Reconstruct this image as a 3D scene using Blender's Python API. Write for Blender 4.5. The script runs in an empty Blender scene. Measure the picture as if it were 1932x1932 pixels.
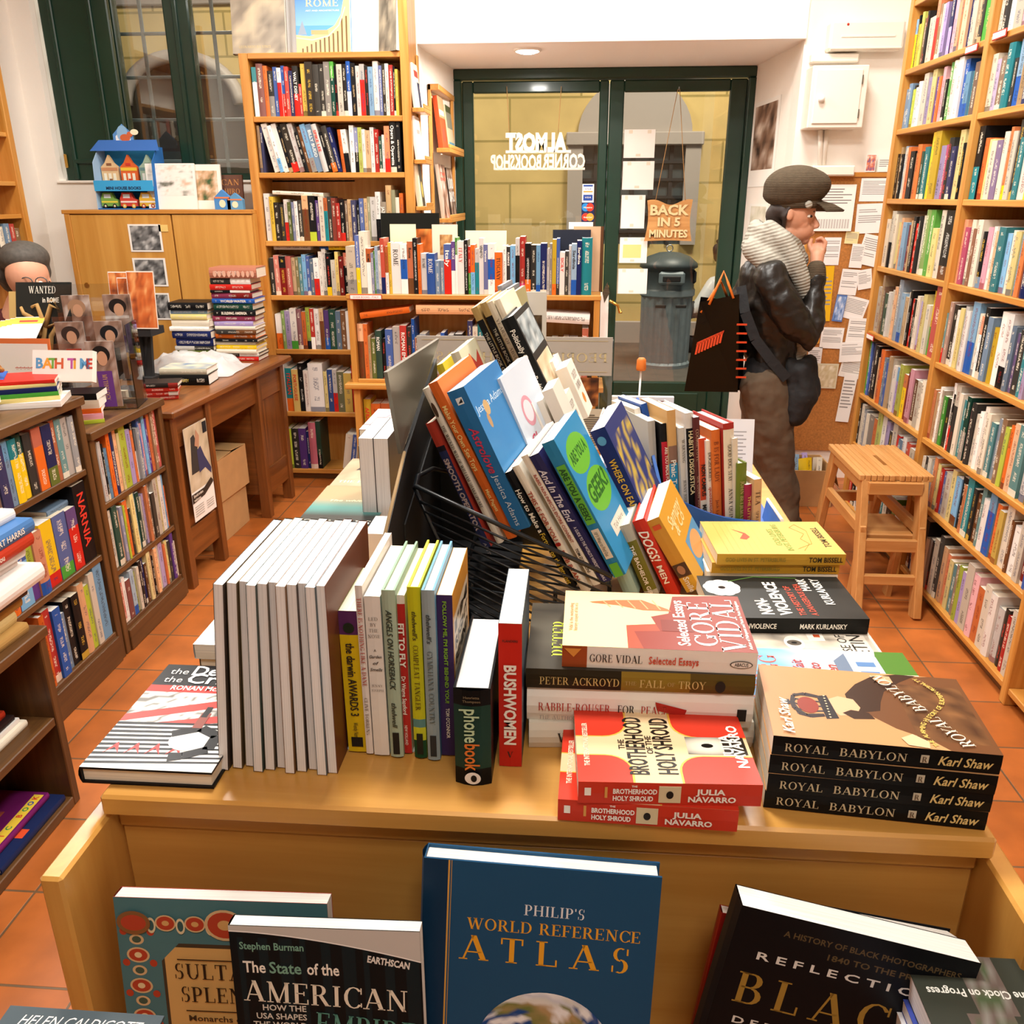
import bpy, math, random, re
from mathutils import Vector, Matrix, noise
random.seed(7)
sc = bpy.context.scene
col = sc.collection
# ------------------------------------------------------------------ camera
F = 1608.7; PIT = math.radians(20.336); YAW = math.radians(4.245); ROL = math.radians(0.104); H = 1.55
cp, sp, cy, sy, cr, sr = (math.cos(PIT), math.sin(PIT), math.cos(YAW), math.sin(YAW), math.cos(ROL), math.sin(ROL))
FW = Vector((-sy*cp, cy*cp, -sp)); _rt = Vector((cy, sy, 0)); _dn = FW.cross(_rt)
RT = _rt*cr + _dn*sr; DN = _dn*cr - _rt*sr
EYE = Vector((0, 0, H))
cam_d = bpy.data.cameras.new('camera'); cam = bpy.data.objects.new('camera', cam_d); col.objects.link(cam)
m3 = Matrix((RT, -DN, -FW)).transposed()
cam.matrix_world = Matrix.Translation(EYE) @ m3.to_4x4()
cam_d.sensor_width = 36; cam_d.lens = 36*F/1932; cam_d.clip_start = .02; cam_d.clip_end = 80
sc.camera = cam
# ------------------------------------------------------------------ world, exposure, large lamps
sc.view_settings.view_transform = 'Standard'; sc.view_settings.look = 'None'
sc.view_settings.gamma = 1; sc.view_settings.exposure = 0.22; sc.view_settings.use_curve_mapping = False
w = bpy.data.worlds.new('world'); sc.world = w; w.use_nodes = True
w.node_tree.nodes['Background'].inputs[0].default_value = (.30, .36, .48, 1)
w.node_tree.nodes['Background'].inputs[1].default_value = .25
def area(name, loc, size, power, color=(1, .95, .88), rot=(0, 0, 0), sy_=None):
    d = bpy.data.lights.new(name, 'AREA'); d.energy = power; d.color = color; d.size = size
    if sy_: d.shape = 'RECTANGLE'; d.size_y = sy_
    o = bpy.data.objects.new(name, d); o.location = loc; o.rotation_euler = rot; col.objects.link(o); return o
WARM = (1, .965, .90)
area('ceiling_lamp_front', (-.35, 1.25, 3.0), .4, 42, WARM)
area('ceiling_lamp_middle', (.5, 2.5, 3.0), .4, 46, WARM)
area('ceiling_lamp_desk', (-1.9, 3.0, 3.0), .4, 42, WARM)
area('ceiling_lamp_aisle', (.8, 3.9, 3.0), .4, 26, WARM)
area('ceiling_lamp_window', (-.8, 4.1, 3.0), .4, 26, WARM)
area('rear_fill_light', (.2, -.6, 3.0), .6, 22, WARM)  # added unseen fill behind the camera, brightens spines and covers facing it
area('street_lamp_far', (-2.5, 7.6, 4.6), 1.2, 210, (1, .93, .8))
area('street_lamp_near', (1.5, 7.4, 4.6), 1.2, 260, (1, .93, .8))

# ------------------------------------------------------------------ unprojecting helpers (points of the place)
def ray(px, py): return FW + RT*((px-966)/F) + DN*((py-966)/F)
def uz(px, py, z): d = ray(px, py); return EYE + d*((z-H)/d.z)
def uy(px, py, y): d = ray(px, py); return EYE + d*(y/d.y)
def ux(px, py, x): d = ray(px, py); return EYE + d*(x/d.x)
# ------------------------------------------------------------------ colours and materials
def lin(c):
    c = c/255
    return c/12.92 if c <= .04045 else ((c+.055)/1.055)**2.4
def hx(s):
    s = s.lstrip('#'); return (lin(int(s[0:2], 16)), lin(int(s[2:4], 16)), lin(int(s[4:6], 16)), 1)
PAL = dict(W='f0ece6', w='e2d8c4', K='141416', k='34322f', G='8d8780', g='bcb8b2', R='c8281e', r='7c1f1c', O='dc6a24', o='ecb483',
           Y='ecc41e', y='e6d58a', B='2456a8', b='1b2456', L='78b0d8', T='1f8088', t='1a4438', N='4a9a38', n='b4c43a', P='5c3a84',
           p='a896c8', M='c8306c', m='e8a4b4', C='6b4326', c='c4a070', S='7088a0', v='8a3550', x='5f6a2e', d='a8521e')
CN = dict(W='white', w='cream', K='black', k='charcoal', G='taupe grey', g='pale grey', R='red', r='dark red', O='orange', o='peach',
          Y='yellow', y='pale yellow', B='blue', b='navy', L='light blue', T='teal', t='dark green', N='green', n='lime', P='purple',
          p='lavender', M='magenta', m='pink', C='brown', c='tan', S='slate blue', v='plum', x='olive', d='rust')
DARK = set('KkRrBbTtPCMNvxdSG')
def pc(k): return hx(PAL[k]) if len(k) == 1 else hx(k)
MATS = {}
def newmat(name):
    m = bpy.data.materials.new(name); m.use_nodes = True; MATS[name] = m
    return m, m.node_tree.nodes, m.node_tree.links, m.node_tree.nodes['Principled BSDF']
def flat(name, c, rough=.5, metal=0, spec=.5, noise_amt=0, scale=20, bump=0, bscale=60, coat=0):
    m, N, Lk, B = newmat(name)
    c = hx(c) if isinstance(c, str) else c
    B.inputs['Base Color'].default_value = c; B.inputs['Roughness'].default_value = rough
    B.inputs['Metallic'].default_value = metal; B.inputs['Specular IOR Level'].default_value = spec
    if coat: B.inputs['Coat Weight'].default_value = coat; B.inputs['Coat Roughness'].default_value = .12
    tc = N.new('ShaderNodeTexCoord')
    if noise_amt:
        n = N.new('ShaderNodeTexNoise'); n.inputs['Scale'].default_value = scale; n.inputs['Detail'].default_value = 5
        Lk.new(tc.outputs['Object'], n.inputs['Vector'])
        r = N.new('ShaderNodeMapRange'); r.inputs[1].default_value = .3; r.inputs[2].default_value = .7
        r.inputs[3].default_value = 1-noise_amt; r.inputs[4].default_value = 1+noise_amt*.6
        Lk.new(n.outputs['Fac'], r.inputs[0])
        mx = N.new('ShaderNodeVectorMath'); mx.operation = 'SCALE'; mx.inputs[0].default_value = c[:3]
        Lk.new(r.outputs[0], mx.inputs['Scale']); Lk.new(mx.outputs[0], B.inputs['Base Color'])
    if bump:
        n2 = N.new('ShaderNodeTexNoise'); n2.inputs['Scale'].default_value = bscale; n2.inputs['Detail'].default_value = 4
        Lk.new(tc.outputs['Object'], n2.inputs['Vector'])
        bp = N.new('ShaderNodeBump'); bp.inputs['Strength'].default_value = bump; bp.inputs['Distance'].default_value = .01
        Lk.new(n2.outputs['Fac'], bp.inputs['Height']); Lk.new(bp.outputs[0], B.inputs['Normal'])
    return m
def wood(name, c1, c2, axis, rough=.42, scale=1.0, coat=.15):
    m, N, Lk, B = newmat(name)
    tc = N.new('ShaderNodeTexCoord'); mp = N.new('ShaderNodeMapping')
    s = [28*scale]*3; s['xyz'.index(axis)] = 1.3*scale
    mp.inputs['Scale'].default_value = s
    Lk.new(tc.outputs['Object'], mp.inputs['Vector'])
    n = N.new('ShaderNodeTexNoise'); n.inputs['Scale'].default_value = 1; n.inputs['Detail'].default_value = 6; n.inputs['Roughness'].default_value = .6
    n.inputs['Distortion'].default_value = .6
    Lk.new(mp.outputs[0], n.inputs['Vector'])
    cr_ = N.new('ShaderNodeValToRGB'); e = cr_.color_ramp.elements
    e[0].position = .32; e[0].color = hx(c2); e[1].position = .66; e[1].color = hx(c1)
    Lk.new(n.outputs['Fac'], cr_.inputs[0]); Lk.new(cr_.outputs[0], B.inputs['Base Color'])
    B.inputs['Roughness'].default_value = rough; B.inputs['Coat Weight'].default_value = coat; B.inputs['Coat Roughness'].default_value = .25
    return m
def knit(name, c, sc_, ang=0):
    m = flat(name, c, .95, noise_amt=.15, scale=60, spec=.2); N, Lk, B = m.node_tree.nodes, m.node_tree.links, m.node_tree.nodes['Principled BSDF']
    tc = N.new('ShaderNodeTexCoord'); mp = N.new('ShaderNodeMapping'); mp.inputs['Rotation'].default_value = (0, ang, 0); Lk.new(tc.outputs['Object'], mp.inputs['Vector'])
    wv = N.new('ShaderNodeTexWave'); wv.bands_direction = 'Z'; wv.inputs['Scale'].default_value = sc_/6.28*2; wv.inputs['Distortion'].default_value = 1.2; wv.inputs['Detail'].default_value = 1; Lk.new(mp.outputs[0], wv.inputs['Vector'])
    bp = N.new('ShaderNodeBump'); bp.inputs['Strength'].default_value = .8; bp.inputs['Distance'].default_value = .0025; Lk.new(wv.outputs['Fac'], bp.inputs['Height']); Lk.new(bp.outputs[0], B.inputs['Normal'])
for a in 'xyz':
    wood('pine_'+a, 'd39a4c', 'b87528', a)
    wood('beech_'+a, 'd6a050', 'c48a3c', a, rough=.35, scale=.7, coat=.25)
    wood('walnut_'+a, '8a5224', '5e3414', a, rough=.38, coat=.3)
    wood('darkwood_'+a, '6c4822', '472c12', a, rough=.45)
    wood('stoolwood_'+a, 'cf9a5c', 'b87c3e', a, rough=.5)
def colmat(name, rough, coat=0, spec=.5):
    m, N, Lk, B = newmat(name)
    a = N.new('ShaderNodeAttribute'); a.attribute_name = 'Col'
    Lk.new(a.outputs['Color'], B.inputs['Base Color']); B.inputs['Roughness'].default_value = rough
    B.inputs['Specular IOR Level'].default_value = spec
    if coat: B.inputs['Coat Weight'].default_value = coat; B.inputs['Coat Roughness'].default_value = .15
    return m
colmat('print', .34, 0, .16); colmat('matte', .85, 0, .3); colmat('ink', .5, 0, .3)
def covermat():
    m, N, Lk, B = newmat('cover')
    a = N.new('ShaderNodeAttribute'); a.attribute_name = 'Col'
    k = N.new('ShaderNodeAttribute'); k.attribute_name = 'Ink'
    uv = N.new('ShaderNodeUVMap'); uv.uv_map = 'UVMap'
    oi = N.new('ShaderNodeObjectInfo')
    sx = N.new('ShaderNodeSeparateXYZ'); Lk.new(uv.outputs[0], sx.inputs[0])
    cb = N.new('ShaderNodeCombineXYZ')
    def M(op, *v):
        n = N.new('ShaderNodeMath'); n.operation = op
        for i, x in enumerate(v):
            if isinstance(x, (int, float)): n.inputs[i].default_value = x
            else: Lk.new(x, n.inputs[i])
        return n.outputs[0]
    Lk.new(M('MULTIPLY', sx.outputs[0], 7.0), cb.inputs[0]); Lk.new(M('MULTIPLY', sx.outputs[1], 60.0), cb.inputs[1])
    Lk.new(M('MULTIPLY', oi.outputs['Random'], 300.0), cb.inputs[2])
    n1 = N.new('ShaderNodeTexNoise'); n1.inputs['Scale'].default_value = 1; n1.inputs['Detail'].default_value = 2; Lk.new(cb.outputs[0], n1.inputs['Vector'])
    cb2 = N.new('ShaderNodeCombineXYZ'); Lk.new(M('MULTIPLY', sx.outputs[1], 4.5), cb2.inputs[1]); Lk.new(M('MULTIPLY', oi.outputs['Random'], 171.0), cb2.inputs[2])
    n2 = N.new('ShaderNodeTexNoise'); n2.inputs['Scale'].default_value = 1; n2.inputs['Detail'].default_value = 0; Lk.new(cb2.outputs[0], n2.inputs['Vector'])
    band = M('LESS_THAN', M('ABSOLUTE', M('SUBTRACT', sx.outputs[0], .5)), .18)
    ends = M('LESS_THAN', M('ABSOLUTE', M('SUBTRACT', sx.outputs[1], .5)), .42)
    f = M('MULTIPLY', M('MULTIPLY', band, ends), M('MULTIPLY', M('GREATER_THAN', n1.outputs['Fac'], .49), M('GREATER_THAN', n2.outputs['Fac'], .47)))
    mix = N.new('ShaderNodeMix'); mix.data_type = 'RGBA'
    Lk.new(M('MULTIPLY', f, .6), mix.inputs[0]); Lk.new(a.outputs['Color'], mix.inputs[6]); Lk.new(k.outputs['Color'], mix.inputs[7])
    Lk.new(mix.outputs[2], B.inputs['Base Color'])
    B.inputs['Roughness'].default_value = .38; B.inputs['Specular IOR Level'].default_value = .14
covermat()
def papermat():
    m, N, Lk, B = newmat('paper')
    a = N.new('ShaderNodeAttribute'); a.attribute_name = 'Col'
    uv = N.new('ShaderNodeUVMap'); uv.uv_map = 'UVMap'
    mp = N.new('ShaderNodeMapping'); mp.inputs['Scale'].default_value = (900, 6, 1)
    Lk.new(uv.outputs[0], mp.inputs['Vector'])
    n = N.new('ShaderNodeTexNoise'); n.inputs['Scale'].default_value = 1; n.inputs['Detail'].default_value = 2
    Lk.new(mp.outputs[0], n.inputs['Vector'])
    r = N.new('ShaderNodeMapRange'); r.inputs[1].default_value = .3; r.inputs[2].default_value = .6; r.inputs[3].default_value = .78; r.inputs[4].default_value = 1.0
    Lk.new(n.outputs['Fac'], r.inputs[0])
    v = N.new('ShaderNodeVectorMath'); v.operation = 'SCALE'; Lk.new(a.outputs['Color'], v.inputs[0]); Lk.new(r.outputs[0], v.inputs['Scale'])
    Lk.new(v.outputs[0], B.inputs['Base Color']); B.inputs['Roughness'].default_value = .85
papermat()
flat('plaster', 'f3ece2', .9, noise_amt=.03, scale=3, bump=.05, bscale=40)
flat('lintel_white', 'fbfaf7', .9)
flat('ceiling_white', 'cfc6b8', .95); flat('rear_wall_paint', '8a6c4c', .9)
flat('green_paint', '0d3223', .38, noise_amt=.12, scale=8, coat=.2)
flat('enamel', 'efe7da', .4)
flat('cork', 'b8783a', .95, noise_amt=.25, scale=120)
flat('cardboard', 'c09560', .9, noise_amt=.08, scale=14)
flat('black_card', '0b0b0c', .5, noise_amt=.2)
flat('card_edge', '8f7550', .9)
flat('black_metal', '0c1014', .35)
flat('steel', 'b9bcc0', .3, metal=.9)
flat('brass', 'c89a48', .3, metal=.9)
flat('grey_metal', '77756a', .32, metal=.55, noise_amt=.15, scale=6)
flat('white_metal', 'dfe6e8', .4)
flat('blue_plastic', '1f5aa8', .35, coat=.2)
flat('navy_plastic', '13202f', .3, coat=.2)
flat('bin_plastic', '74838a', .5, noise_amt=.1)
flat('bin_dark', '3f494c', .45)
flat('asphalt', '4c4944', .8, noise_amt=.25, scale=6)
flat('red_card', 'b8301c', .5)
flat('grey_panel', 'a39a92', .5)
flat('leather', '17120d', .40, noise_amt=.25, scale=9, bump=.45, bscale=16)
flat('trousers', '5b4a38', .85, noise_amt=.2, scale=12, bump=.35, bscale=14)
flat('skin', 'd59a7c', .55, noise_amt=.05, scale=14)
flat('hair_dark', '2a1a12', .6); flat('hair_grey', '4c463f', .7, noise_amt=.3, scale=60)
knit('cap_wool', '55493a', 150)
knit('scarf_wool', 'a8a498', 75, .3)
flat('bag_black', '060607', .2, spec=.3, bump=.4, bscale=6)
flat('bag_cloth', '121316', .75, bump=.3, bscale=30)
flat('orange_cord', 'd8701c', .6); flat('orange_print', 'c8431f', .5)
flat('maroon_knit', '4a1416', .9, bump=.4, bscale=90)
flat('scooter_white', 'c9ccce', .3); flat('rubber', '18181a', .7)
flat('tag_white', 'f2efe8', .6); flat('teddy', '9c6a34', .95, bump=.6, bscale=200)
flat('lamp_frame', 'f3f1ec', .4)
def glass(name, rough=.0, tint=(1, 1, 1, 1), mixf=.1):
    m, N, Lk, B = newmat(name); N.remove(B)
    t = N.new('ShaderNodeBsdfTransparent'); t.inputs[0].default_value = tint
    g = N.new('ShaderNodeBsdfGlossy'); g.inputs['Roughness'].default_value = rough
    fr = N.new('ShaderNodeFresnel'); fr.inputs[0].default_value = 1.5
    ad = N.new('ShaderNodeMath'); ad.operation = 'ADD'; ad.inputs[1].default_value = mixf; Lk.new(fr.outputs[0], ad.inputs[0])
    mx = N.new('ShaderNodeMixShader'); Lk.new(ad.outputs[0], mx.inputs[0]); Lk.new(t.outputs[0], mx.inputs[1]); Lk.new(g.outputs[0], mx.inputs[2])
    Lk.new(mx.outputs[0], N['Material Output'].inputs[0]); return m
glass('window_glass', .0, (.93, .92, .88, 1), .04)
glass('acrylic', .03, (.95, .96, .97, 1), .03)
flat('plastic_film', 'e9e8e6', .3); MATS['plastic_film'].node_tree.nodes['Principled BSDF'].inputs['Alpha'].default_value = .62
flat('gate_brown', '2c2212', .7, noise_amt=.3, scale=5)
def emit(name, c, s):
    m, N, Lk, B = newmat(name); B.inputs['Base Color'].default_value = hx(c); B.inputs['Emission Color'].default_value = hx(c); B.inputs['Emission Strength'].default_value = s
emit('lamp_glow', 'fffaf0', 40)
def tilemat():
    m, N, Lk, B = newmat('terracotta')
    tc = N.new('ShaderNodeTexCoord')
    br = N.new('ShaderNodeTexBrick'); br.offset = 0; br.squash = 1
    br.inputs['Scale'].default_value = 1; br.inputs['Brick Width'].default_value = .25; br.inputs['Row Height'].default_value = .25
    br.inputs['Mortar Size'].default_value = .0035; br.inputs['Mortar Smooth'].default_value = .3
    br.inputs['Color1'].default_value = hx('bc6a30'); br.inputs['Color2'].default_value = hx('a65a22'); br.inputs['Mortar'].default_value = hx('6e5236')
    Lk.new(tc.outputs['Object'], br.inputs['Vector'])
    n = N.new('ShaderNodeTexNoise'); n.inputs['Scale'].default_value = 7; n.inputs['Detail'].default_value = 6; Lk.new(tc.outputs['Object'], n.inputs['Vector'])
    r = N.new('ShaderNodeMapRange'); r.inputs[1].default_value = .3; r.inputs[2].default_value = .7; r.inputs[3].default_value = .72; r.inputs[4].default_value = 1.15
    Lk.new(n.outputs['Fac'], r.inputs[0])
    v = N.new('ShaderNodeVectorMath'); v.operation = 'SCALE'; Lk.new(br.outputs['Color'], v.inputs[0]); Lk.new(r.outputs[0], v.inputs['Scale'])
    Lk.new(v.outputs[0], B.inputs['Base Color']); B.inputs['Roughness'].default_value = .42
    bp = N.new('ShaderNodeBump'); bp.inputs['Strength'].default_value = .4; bp.inputs['Distance'].default_value = .004; bp.invert = True
    Lk.new(br.outputs['Fac'], bp.inputs['Height']); Lk.new(bp.outputs[0], B.inputs['Normal'])
tilemat()
def yellowwall():
    m, N, Lk, B = newmat('yellow_plaster')
    tc = N.new('ShaderNodeTexCoord'); mp = N.new('ShaderNodeMapping'); mp.inputs['Rotation'].default_value = (math.pi/2, 0, 0)
    Lk.new(tc.outputs['Object'], mp.inputs['Vector'])
    br = N.new('ShaderNodeTexBrick'); br.offset = .5
    br.inputs['Scale'].default_value = 1; br.inputs['Brick Width'].default_value = 1.5; br.inputs['Row Height'].default_value = .42
    br.inputs['Mortar Size'].default_value = .012
    br.inputs['Color1'].default_value = hx('d0b678'); br.inputs['Color2'].default_value = hx('c6ac6e'); br.inputs['Mortar'].default_value = hx('9c8a50')
    Lk.new(mp.outputs[0], br.inputs['Vector'])
    n = N.new('ShaderNodeTexNoise'); n.inputs['Scale'].default_value = 2.2; n.inputs['Detail'].default_value = 6; Lk.new(tc.outputs['Object'], n.inputs['Vector'])
    r = N.new('ShaderNodeMapRange'); r.inputs[1].default_value = .3; r.inputs[2].default_value = .7; r.inputs[3].default_value = .82; r.inputs[4].default_value = 1.08
    Lk.new(n.outputs['Fac'], r.inputs[0])
    v = N.new('ShaderNodeVectorMath'); v.operation = 'SCALE'; Lk.new(br.outputs['Color'], v.inputs[0]); Lk.new(r.outputs[0], v.inputs['Scale'])
    Lk.new(v.outputs[0], B.inputs['Base Color']); B.inputs['Roughness'].default_value = .9
yellowwall()
# ------------------------------------------------------------------ mesh helpers
WHITE = (1, 1, 1, 1)
_tc = {}
def text_mesh(s, bold=0, shear=0):
    k = (s, bold, shear)
    if k not in _tc:
        c = bpy.data.curves.new('t', 'FONT'); c.body = s; c.size = 1; c.resolution_u = 2; c.offset = bold; c.shear = shear
        o = bpy.data.objects.new('t', c); me = bpy.data.meshes.new_from_object(o)
        vs = [v.co.copy() for v in me.vertices]; fs = [tuple(p.vertices) for p in me.polygons]
        bpy.data.objects.remove(o); bpy.data.curves.remove(c); bpy.data.meshes.remove(me)
        x0 = min((v.x for v in vs), default=0); x1 = max((v.x for v in vs), default=1)
        _tc[k] = (vs, fs, x0, x1)
    return _tc[k]
# a roman capital face: stems, hairlines, serifs and swelling bowls
def _glyphs():
    T, t = .15, .05
    S = lambda x, y, w=.3: ('B', x-w/2, y if y == 0 else 1-.045, x+w/2, .045 if y == 0 else 1)
    V = lambda x, th=T, y0=0, y1=1: ('L', x, y0, x, y1, th)
    D = lambda x0, y0, x1, y1, th: ('L', x0, y0, x1, y1, th)
    Hb = lambda x0, x1, y, th=t: ('B', x0, y-th/2, x1, y+th/2)
    A = lambda cx, cy, rx, ry, a0, a1, th=T: ('C', cx, cy, rx, ry, a0, a1, th)
    g = {
     'A': (.86, [D(.12, 0, .42, 1, .06), D(.74, 0, .42, 1, .17), Hb(.22, .66, .32), S(.12, 0, .26), S(.74, 0, .3)]),
     'B': (.72, [V(.17), S(.17, 0), S(.17, 1), Hb(.15, .4, .975), Hb(.15, .42, .53), Hb(.15, .42, .025), A(.38, .76, .25, .24, -90, 90), A(.4, .27, .29, .27, -90, 90)]),
     'C': (.76, [A(.44, .5, .4, .52, 40, 320), V(.74, .05, .68, .98), V(.74, .05, .06, .26)]),
     'D': (.84, [V(.17), S(.17, 0), S(.17, 1), Hb(.15, .4, .975), Hb(.15, .4, .025), A(.38, .5, .42, .5, -90, 90)]),
     'E': (.68, [V(.17), S(.17, 0), S(.17, 1), Hb(.15, .6, .975), Hb(.15, .48, .52), Hb(.15, .63, .025), V(.59, .05, .78, 1), V(.62, .05, 0, .24), V(.47, .05, .42, .62)]),
     'F': (.64, [V(.17), S(.17, 0, .36), S(.17, 1), Hb(.15, .6, .975), Hb(.15, .48, .5), V(.59, .05, .76, 1), V(.47, .05, .4, .6)]),
     'G': (.84, [A(.44, .5, .4, .52, 40, 320), V(.74, .05, .7, .98), V(.7, T, .03, .42), S(.7, 0, .01), ('B', .55, .39, .84, .435)]),
     'H': (.9, [V(.18), V(.72), S(.18, 0), S(.18, 1), S(.72, 0), S(.72, 1), Hb(.2, .7, .51)]),
     'I': (.4, [V(.2), S(.2, 0), S(.2, 1)]),
     'J': (.46, [V(.28, T, .1, 1), S(.28, 1), A(.16, .06, .2, .22, 200, 350, .1)]),
     'K': (.84, [V(.17), S(.17, 0), S(.17, 1), D(.2, .4, .66, 1, .06), D(.72, 0, .34, .58, .17), S(.66, 1, .26), S(.72, 0, .3)]),
     'L': (.68, [V(.17), S(.17, 0), S(.17, 1, .34), Hb(.15, .62, .025), V(.62, .05, 0, .28)]),
     'M': (1.02, [V(.16, .06), V(.84), D(.16, 1, .5, 0, .15), D(.84, 1, .5, 0, .06), S(.16, 0, .26), S(.84, 0), S(.14, 1, .2), S(.86, 1, .22)]),
     'N': (.9, [V(.17, .06), V(.73, .06), D(.17, 1, .73, 0, .17), S(.17, 0, .26), S(.14, 1, .2), S(.73, 1, .26)]),
     'O': (.88, [A(.44, .5, .41, .52, 0, 360)]),
     'P': (.68, [V(.17), S(.17, 0, .36), S(.17, 1), Hb(.15, .38, .975), Hb(.15, .38, .44), A(.36, .71, .28, .29, -90, 90)]),
     'Q': (.88, [A(.44, .5, .41, .52, 0, 360), D(.84, -.16, .5, .14, .13)]),
     'R': (.8, [V(.17), S(.17, 0), S(.17, 1), Hb(.15, .38, .975), Hb(.15, .38, .49), A(.36, .74, .27, .26, -90, 90), D(.68, 0, .4, .5, .17), S(.7, 0, .24)]),
     'S': (.6, [A(.3, .74, .22, .28, 60, 270, .11), A(.3, .27, .24, .29, -120, 90, .13), V(.5, .05, .72, .98), V(.08, .05, .02, .28)]),
     'T': (.76, [V(.38), S(.38, 0, .34), Hb(.05, .71, .975), V(.07, .05, .74, 1), V(.69, .05, .74, 1)]),
     'U': (.88, [V(.18, T, .3, 1), V(.7, .06, .3, 1), S(.18, 1), S(.7, 1, .24), A(.44, .32, .3, .34, 180, 360, .13)]),
     'V': (.84, [D(.42, 0, .12, 1, .17), D(.42, 0, .74, 1, .06), S(.12, 1, .3), S(.74, 1, .26)]),
     'W': (1.16, [D(.36, 0, .1, 1, .16), D(.36, 0, .58, 1, .06), D(.8, 0, .56, 1, .16), D(.8, 0, 1.04, 1, .06), S(.12, 1, .28), S(.56, 1, .26), S(1.04, 1, .24)]),
     'X': (.8, [D(.68, 0, .14, 1, .17), D(.12, 0, .66, 1, .06), S(.14, 1), S(.66, 1, .24), S(.12, 0, .24), S(.68, 0)]),
     'Y': (.8, [V(.4, T, 0, .46), D(.4, .42, .1, 1, .17), D(.4, .42, .7, 1, .06), S(.1, 1), S(.7, 1, .24), S(.4, 0)]),
     'Z': (.7, [D(.1, 0, .6, 1, .17), Hb(.06, .64, .975), Hb(.06, .66, .025), V(.08, .05, .76, 1), V(.64, .05, 0, .24)]),
     ' ': (.36, []), '.': (.24, [('C', .12, .06, .07, .07, 0, 360, .069)]), '-': (.42, [Hb(.06, .36, .4, .09)]),
     "'": (.22, [V(.11, .09, .74, 1)]), '&': (.8, [A(.34, .76, .18, .24, 0, 360, .1), A(.32, .26, .26, .28, 0, 360, .12), D(.74, 0, .3, .7, .12)]),
    }
    return g
GL = _glyphs()
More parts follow.
